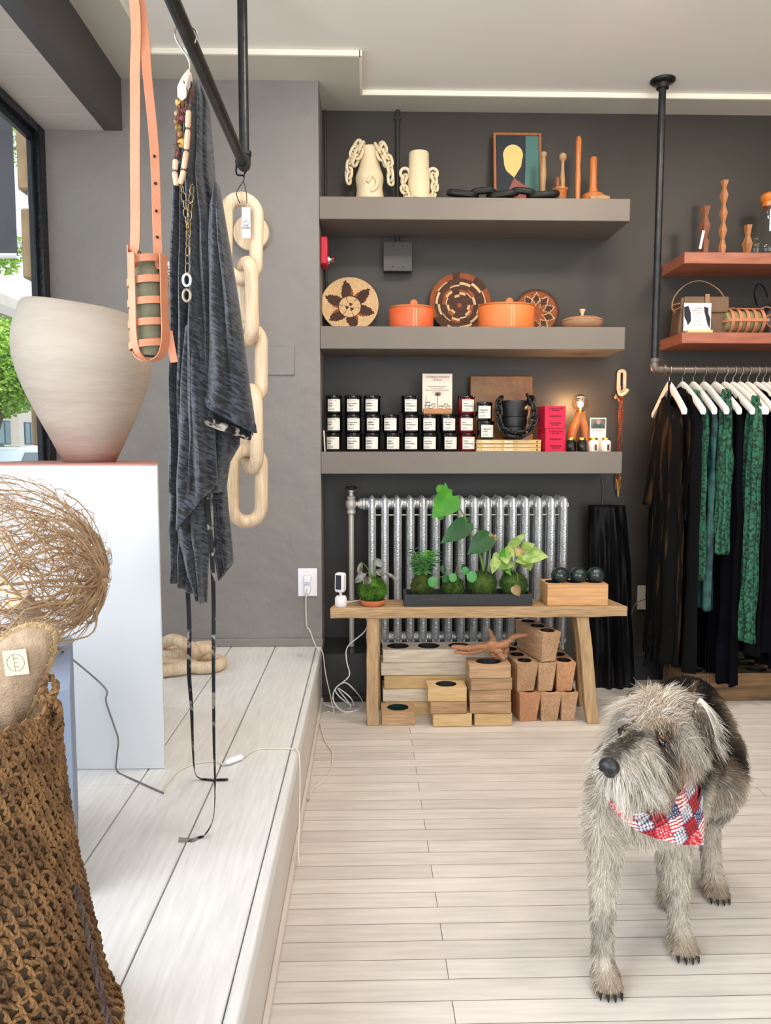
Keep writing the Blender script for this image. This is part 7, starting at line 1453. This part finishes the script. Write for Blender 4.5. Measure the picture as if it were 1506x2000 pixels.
# nose, mouth, eyes, claws
m_nose = mat('dog_nose', '#1b1a1c', '#262426', rough=.35, vscale=60, bump=.4, bscale=300, dist=.001)
b = MB(); T = Matrix(((Sv.x, Fv.x, Uv.x, HN.x), (Sv.y, Fv.y, Uv.y, HN.y), (Sv.z, Fv.z, Uv.z, HN.z), (0, 0, 0, 1))); b.sph((0, 0, 0), (.0215, .016, .017), 20, 14, T); b.sph((0, 0, 0), (.013, .013, .012), 12, 8, T @ Matrix.Translation((0, -.002, -.012)))
ns = b.build('nose', m_nose, dog)
b = MB()
for s in (-1, 1): b.sph((0, 0, 0), (.0052, .003, .0042), 10, 8, T @ Matrix.Translation((s*.0095, .0135, -.003)))
b.build('nostril', mat('nostril_black', '#020202', rough=.6), ns)
b = MB(); b.tube([T @ V(s_*.001, -.004+.0, -.018-.0) for s_ in (0, 1)]+[T @ V(.012, -.01, -.028), T @ V(.024, -.03, -.032)], .0022, 6); b.tube([T @ V(0, -.004, -.018), T @ V(-.012, -.01, -.028), T @ V(-.022, -.03, -.032)], .0022, 6); b.build('mouth_line', m_nose, dog)
me_ = mat('eye_amber', '#5b3512', '#2e1a08', rough=.05, vscale=80, coat=1); mp_ = mat('eye_pupil', '#020202', rough=.03, coat=1)
for s in (-1, 1):
    e = A_(.080, s*.040, .008); look = (Fv*.9+Sv*s*.25+V(.1, -.3, 0)).normalized(); ey = MB().sph(tuple(e), .0135, 20, 14).build('eye', me_, dog); MB().sph(tuple(e+look*.0082), .0076, 14, 10).build('pupil', mp_, ey)
    for sg in (1, -1):
        lid = MB(); Pl = [e+look*.0080*1+Sv*(.0135*math.cos(a))+Uv*(sg*.0085*math.sin(a))+look*.003*math.sin(a) for a in np.linspace(0, PI, 9)]; lid.tube(Pl, .0022, 6); lid.build('eyelid', mat('eyelid_skin', '#2a201c', rough=.6), dog)
for p, dx in ((FL, -.05), (FR, -.05), (HRp, -.1)):
    d = V(dx, -1, 0).normalized(); s = V(-d.y, d.x, 0)
    for k in (-1.5, -.5, .5, 1.5): b = MB(); q = p+d*(.052-.006*abs(k))+s*k*.0155; b.tube([q+V(0, 0, .016), q+d*.004+V(0, 0, .009), q+d*.007+V(0, 0, .003)], [.004, .0033, .001], 8); b.build('claw', mat('black_claw', '#17181b', rough=.3), dog)
# collars, tags, bandana
def loopz(c, rx, ry, tilt, z0, n=40): return [c+V(rx*math.cos(a), ry*math.sin(a), z0+tilt*math.sin(a)) for a in np.linspace(0, 2*PI, n, endpoint=False)]
cn = V(.66, 1.69, .465)
b = MB(); P = loopz(cn, .098, .128, .05, .0); vs = []; fs = []
for i, p in enumerate(P):
    for dz, k in ((-.009, 1.0), (.009, 1.0), (.009, 1.02), (-.009, 1.02)): q = cn+(p-cn)*k; vs.append((q.x, q.y, p.z+dz))
for i in range(40):
    for k in range(4): fs.append((i*4+k, i*4+(k+1) % 4, ((i+1) % 40)*4+(k+1) % 4, ((i+1) % 40)*4+k))
b.add(vs, fs); b.build('collar', mat('burgundy_webbing', '#5a2630', '#6a303a', rough=.7, vscale=60), dog)
b = MB(); b.tube(loopz(cn, .10, .131, .055, -.018), .004, 8, closed=True); b.build('flea_collar', mat('grey_collar', '#b5b8c4', rough=.4), dog)
tgc = PY(1268, 1578, 1.545); b = MB(); b.tube([tgc+V(.009*math.cos(a), 0, .009*math.sin(a)) for a in np.linspace(0, 2*PI, 20, endpoint=False)], .0012, 6, closed=True); b.tube([PY(1268, 1556, 1.55), tgc+V(0, 0, .008)], .0015, 6); b.build('tag_ring', m_nk, dog)
b = MB(); b.tube([PY(1268, 1590, 1.543), PY(1268, 1600, 1.540), PY(1267, 1612, 1.538), PY(1266, 1620, 1.537)], [.003, .005, .0052, .0015], 10, sy=.5); b.build('red_tag', mat('red_tag_metal', '#a32430', rough=.25, metal=.5), dog)
b = MB(); b.tube([PY(1241, 1562, 1.55), PY(1243, 1572, 1.55)], .003, 8); b.build('clip', m_nk, dog)
b = MB(); b.sph(PY(1330, 1502, 1.60), .006, 10, 8); b.build('bell', m_brs, dog)
up_ = [(1176, 1540), (1186, 1552), (1212, 1574), (1245, 1588), (1280, 1587), (1310, 1570), (1330, 1545), (1342, 1515), (1350, 1488)]
lo_ = [(1177, 1544), (1188, 1568), (1212, 1598), (1250, 1625), (1290, 1640), (1335, 1650), (1375, 1650), (1375, 1600), (1364, 1530)]
yy_ = [1.60, 1.575, 1.548, 1.535, 1.532, 1.54, 1.56, 1.59, 1.63]; yl_ = [1.60, 1.572, 1.54, 1.522, 1.518, 1.53, 1.565, 1.60, 1.65]
bb = MB(); NU, NV = 150, 54
def bf(s, t):
    x = s*8; i = min(7, int(x)); f = x-i; f = f; g = lambda L, k: L[i][k]+(L[i+1][k]-L[i][k])*f
    u, v = g(up_, 0)+(g(lo_, 0)-g(up_, 0))*t, g(up_, 1)+(g(lo_, 1)-g(up_, 1))*t; y = (yy_[i]+(yy_[i+1]-yy_[i])*f)*(1-t)+(yl_[i]+(yl_[i+1]-yl_[i])*f)*t
    return PY(u, v, y-.006*math.sin(PI*t)+.006*math.sin(t*9+s*14)*(1-t))
bb.grid(bf, NU, NV); bm_, bn, b0 = _base('patchwork_cotton'); at2 = bn.nodes.new('ShaderNodeAttribute'); at2.attribute_name = 'patch'; bn.links.new(at2.outputs[0], b0.inputs['Base Color']); b0.inputs['Roughness'].default_value = .85
bo = bb.build('bandana', bm_, dog, angle=80, solid=.002); ca = bo.data.color_attributes.new('patch', 'FLOAT_COLOR', 'POINT')
red, navy, wht_, dred = L3('#b8202c'), L3('#1c2c58'), L3('#e8e2de'), L3('#4a0d16'); cols = np.ones((NU*NV, 4), dtype=np.float32)
for j in range(NV):
    for i in range(NU):
        p = bf(i/(NU-1), j/(NV-1)); a, c = p.x*1000, p.z*1000; a, c = a*.94+c*.34, -a*.34+c*.94; pi_, pj = int(a//32), int(c//30); k = (pi_*3+pj*5) % 4; fa, fc = a % 32, c % 30
        if k == 0: w1, w2 = (fa % 8) < 4, (fc % 8) < 4; col = dred if w1 and w2 else (red*.55 if w1 or w2 else red)
        elif k == 1: w1, w2 = (fa % 7) < 3.5, (fc % 7) < 3.5; col = navy if w1 and w2 else (navy*.5+wht_*.4 if w1 or w2 else wht_)
        elif k == 2: col = red if (fc+fa*.25) % 8 < 4 else wht_
        else: col = wht_ if ((fa % 6)-3)**2+((fc % 6)-3)**2 < 1.6 else (red if pj % 2 else navy)
        cols[j*NU+i, :3] = col
ca.data.foreach_set('color', cols.ravel())
# ================================================================ the street outside
m_asp = mat('asphalt', '#8a8a88', '#9a9997', rough=.9, vscale=2); m_stone = mat('sandstone_block', '#a08a6a', '#8a7355', rough=.85, vscale=6, bump=.5, bscale=14); m_pst = mat('pale_limestone', '#c9c4ba', '#bdb8ae', rough=.85, vscale=1)
struct(MB().bx(-60, -1.72, -20, 80, -.4, -.30).build('ground_street', m_asp)); struct(MB().bx(-4.2, -1.62, -6, 60, -.299, -.15).build('ground_sidewalk', mat('concrete', '#b5b2ab', rough=.9, bump=.1)))
# stone quoins of the shop front beyond the glass
sp_ = thing('stone_pier', (-1.8, 4.2, -.15), 'buff sandstone quoin pier of the shop front just beyond the window glass', 'stone pier')
yq = 4.0
for v0, v1, u0 in ((235, 372, 28), (404, 545, 38), (578, 668, 46), (668, 768, 54), (768, 872, 58)):
    A, B_ = PY(u0, v0, yq), PY(u0+40, v1, yq); b = MB(); b.bx(A.x, -1.64, yq, yq+.35, B_.z+.004, A.z-.004); b.build('stone_block', m_stone, sp_, bevel=.012)
A = PY(28, 374, yq); B_ = PY(60, 402, yq); b = MB(); b.bx(PY(52, 374, yq).x, -1.64, yq, yq+.3, B_.z, A.z); b.build('stone_block', m_pst, sp_, bevel=.01)
b = MB(); b.bx(-1.70, -1.60, yq+.1, yq+.4, -.149, 3.6); b.build('pier_core', m_stone, sp_)
# dark hanging banner
A, B_ = PY(-120, 205, 5.2), PY(34, 500, 5.2); bn_ = thing('street_banner', ((A.x+B_.x)/2, 5.2, B_.z), 'dark grey cloth banner hanging outside the window', 'banner')
MB().bx(A.x, B_.x, 5.19, 5.205, B_.z, 4.6).build('cloth', mat('banner_cloth', '#3d3d44', '#46464e', rough=.9, vscale=2), bn_); MB().tube([(A.x, 5.197, B_.z), (B_.x, 5.197, B_.z)], .018, 8).build('pole', mat('pale_pole', '#d8d5d0', rough=.5), bn_)
# building across the street
xb_ = -14.5; bd = thing('stone_building', (xb_-3, 34, -.3), 'pale stone classical building across the street with cornice and tall windows', 'building')
zt = PX_z = None
def PX(u, v, Xp):
    d = ray(u, v); t = Xp/d.x; return V(Xp, d.y*t, CZ+d.z*t)
zt = PX(0, 600, xb_).z
MB().bx(xb_-8, xb_, 14, 60, -.3, zt-1.0).build('wall', m_pst, bd); MB().bx(xb_-8, xb_+.25, 14, 60, zt-1.0, zt-.55).build('frieze', m_pst, bd); MB().bx(xb_-8, xb_+.9, 14, 60, zt-.55, zt-.2).build('cornice', mat('weathered_stone', '#b0aba2', rough=.9), bd); MB().bx(xb_-8, xb_+.2, 14, 60, zt-.2, zt+.5).build('parapet', m_pst, bd)
m_pane = mat('far_pane', '#5d7f86', '#49666e', rough=.2, vscale=1); m_tf = mat('teal_frame', '#3c5a60', rough=.5)
for i in range(9):
    yc = 26.3+2.35*(i-2)
    for z0_, z1_ in ((-.1+.4, 2.3), (3.0, zt-1.4)):
        w_ = MB().bx(xb_-.02, xb_+.06, yc-.55, yc+.55, z0_, z1_).build('window', m_tf, bd)
        for s in (-1, 1):
            for q in range(2): b = MB(); h_ = (z1_-z0_)/2; b.bx(xb_+.06, xb_+.08, yc+s*.27-.2, yc+s*.27+.2, z0_+h_*q+.08, z0_+h_*(q+1)-.06); b.build('pane', m_pane, w_)
    MB().bx(xb_, xb_+.22, yc+.95, yc+1.4, -.3, zt-1.0).build('pilaster', m_pst, bd)
# tree
m_tl = leafmat('street_tree_leaf', '#7fb03a', '#a9cf55', vs=1.5); m_tb = mat('tree_bark', '#5b5248', rough=.9, bump=.5, bscale=8)
def tree(cx_, cy_, blobs, label, n, trunk_z, leafs):
    o = thing('street_tree', (cx_, cy_, -.3), label, 'tree'); b = MB(); c0 = V(cx_, cy_, -.3); b.tube(smoothpath([c0, c0+V(.05, 0, 1.6), V(cx_, cy_, trunk_z)], 4), [.16, .15, .14, .13, .12, .11, .1, .09, .08], 8)
    for c, r in blobs: b.tube(smoothpath([V(cx_, cy_, trunk_z-.8), V(cx_, cy_, trunk_z).lerp(V(*c), .5)+V(0, 0, -.2), V(*c)], 4), [.07, .065, .06, .055, .045, .035, .03, .02, .015], 6)
    b.build('trunk', m_tb, o); rng = random.Random(int(n)); b = MB(); tot = sum(r**2 for _, r in blobs)
    for c, r in blobs:
        for i in range(int(n*r*r/tot)):
            d = V(rng.gauss(0, 1), rng.gauss(0, 1), rng.gauss(0, 1)).normalized()*r*rng.uniform(.35, 1)**.5; q = V(*c)+V(d.x, d.y, d.z*.75); a = V(rng.gauss(0, 1), rng.gauss(0, 1), rng.gauss(0, .5)).normalized(); e = a.orthogonal().normalized(); e.rotate(Matrix.Rotation(rng.random()*6, 3, a)); l = leafs*rng.uniform(.6, 1.3)
            b.add([q-a*l, q+e*l*.55, q+a*l, q-e*l*.55], [(0, 1, 2, 3)])
    b.build('foliage', m_tl, o)
c = PY(-30, 720, 15); tree(c.x, 15, [((c.x, 15, c.z), 1.3), ((PY(30, 690, 15).x, 15, PY(30, 690, 15).z), .45), ((PY(35, 760, 15).x, 14.8, PY(35, 755, 15).z), .42), ((PY(10, 650, 15).x, 15.2, PY(10, 655, 15).z), .5), ((PY(45, 725, 15).x, 15, PY(45, 725, 15).z), .3)], 'bright green street tree in front of the stone building', 16000, c.z-.9, .05)
c = PY(-60, 400, 9); tree(c.x-1.2, 9, [((c.x-.6, 9, c.z+1.0), 1.2), ((PY(10, 515, 9).x, 9, PY(10, 515, 9).z), .16), ((PY(32, 480, 9).x, 9.0, PY(32, 480, 9).z), .13), ((PY(0, 495, 9).x, 9, PY(0, 490, 9).z), .25)], 'leafy branch tips of a nearer street tree showing under the dark banner', 9000, c.z, .035)
# parked car
xc0 = PY(30, 880, 8.6).x; cr = thing('parked_car', (xc0, 7.75, -.3), 'pale silver-blue car parked outside beyond the white pedestal', 'car')
zr_ = PY(20, 869, 8.6).z; prof = [(-2.1, .0), (-2.15, .35), (-2.05, .62), (-1.1, .78), (-.55, zr_+.09), (.0, zr_+.12), (.75, zr_+.08), (1.55, .85), (2.1, .75), (2.15, .3), (2.1, 0)]
T = Matrix.Translation((xc0-.15, 7.75, -.12)) @ Matrix.Rotation(R(90), 4, 'Z'); b = MB(); b.prism(prof, 1.7, T); b.build('body', mat('silver_blue_paint', '#b9c6cc', rough=.25, coat=1), cr, bevel=.06, seg=4)
for s in (-1, 1):
    b = MB(); b.prism([(-.98, .83), (-.5, zr_+.045), (.68, zr_+.04), (1.25, .88)], .01, T @ Matrix.Translation((0, s*.853, 0))); b.build('side_window', mat('car_glass', '#4d636c', rough=.08), cr)
    for xw in (-1.35, 1.35): b = MB(); b.cyl((0, 0, 0), .3, .2, 'y', 28); b.v = [tuple(T @ Matrix.Translation((xw, s*.80, .12)) @ V(*p)) for p in b.v]; b.build('wheel', mat('tyre', '#1a1a1a', rough=.8), cr, bevel=.02)
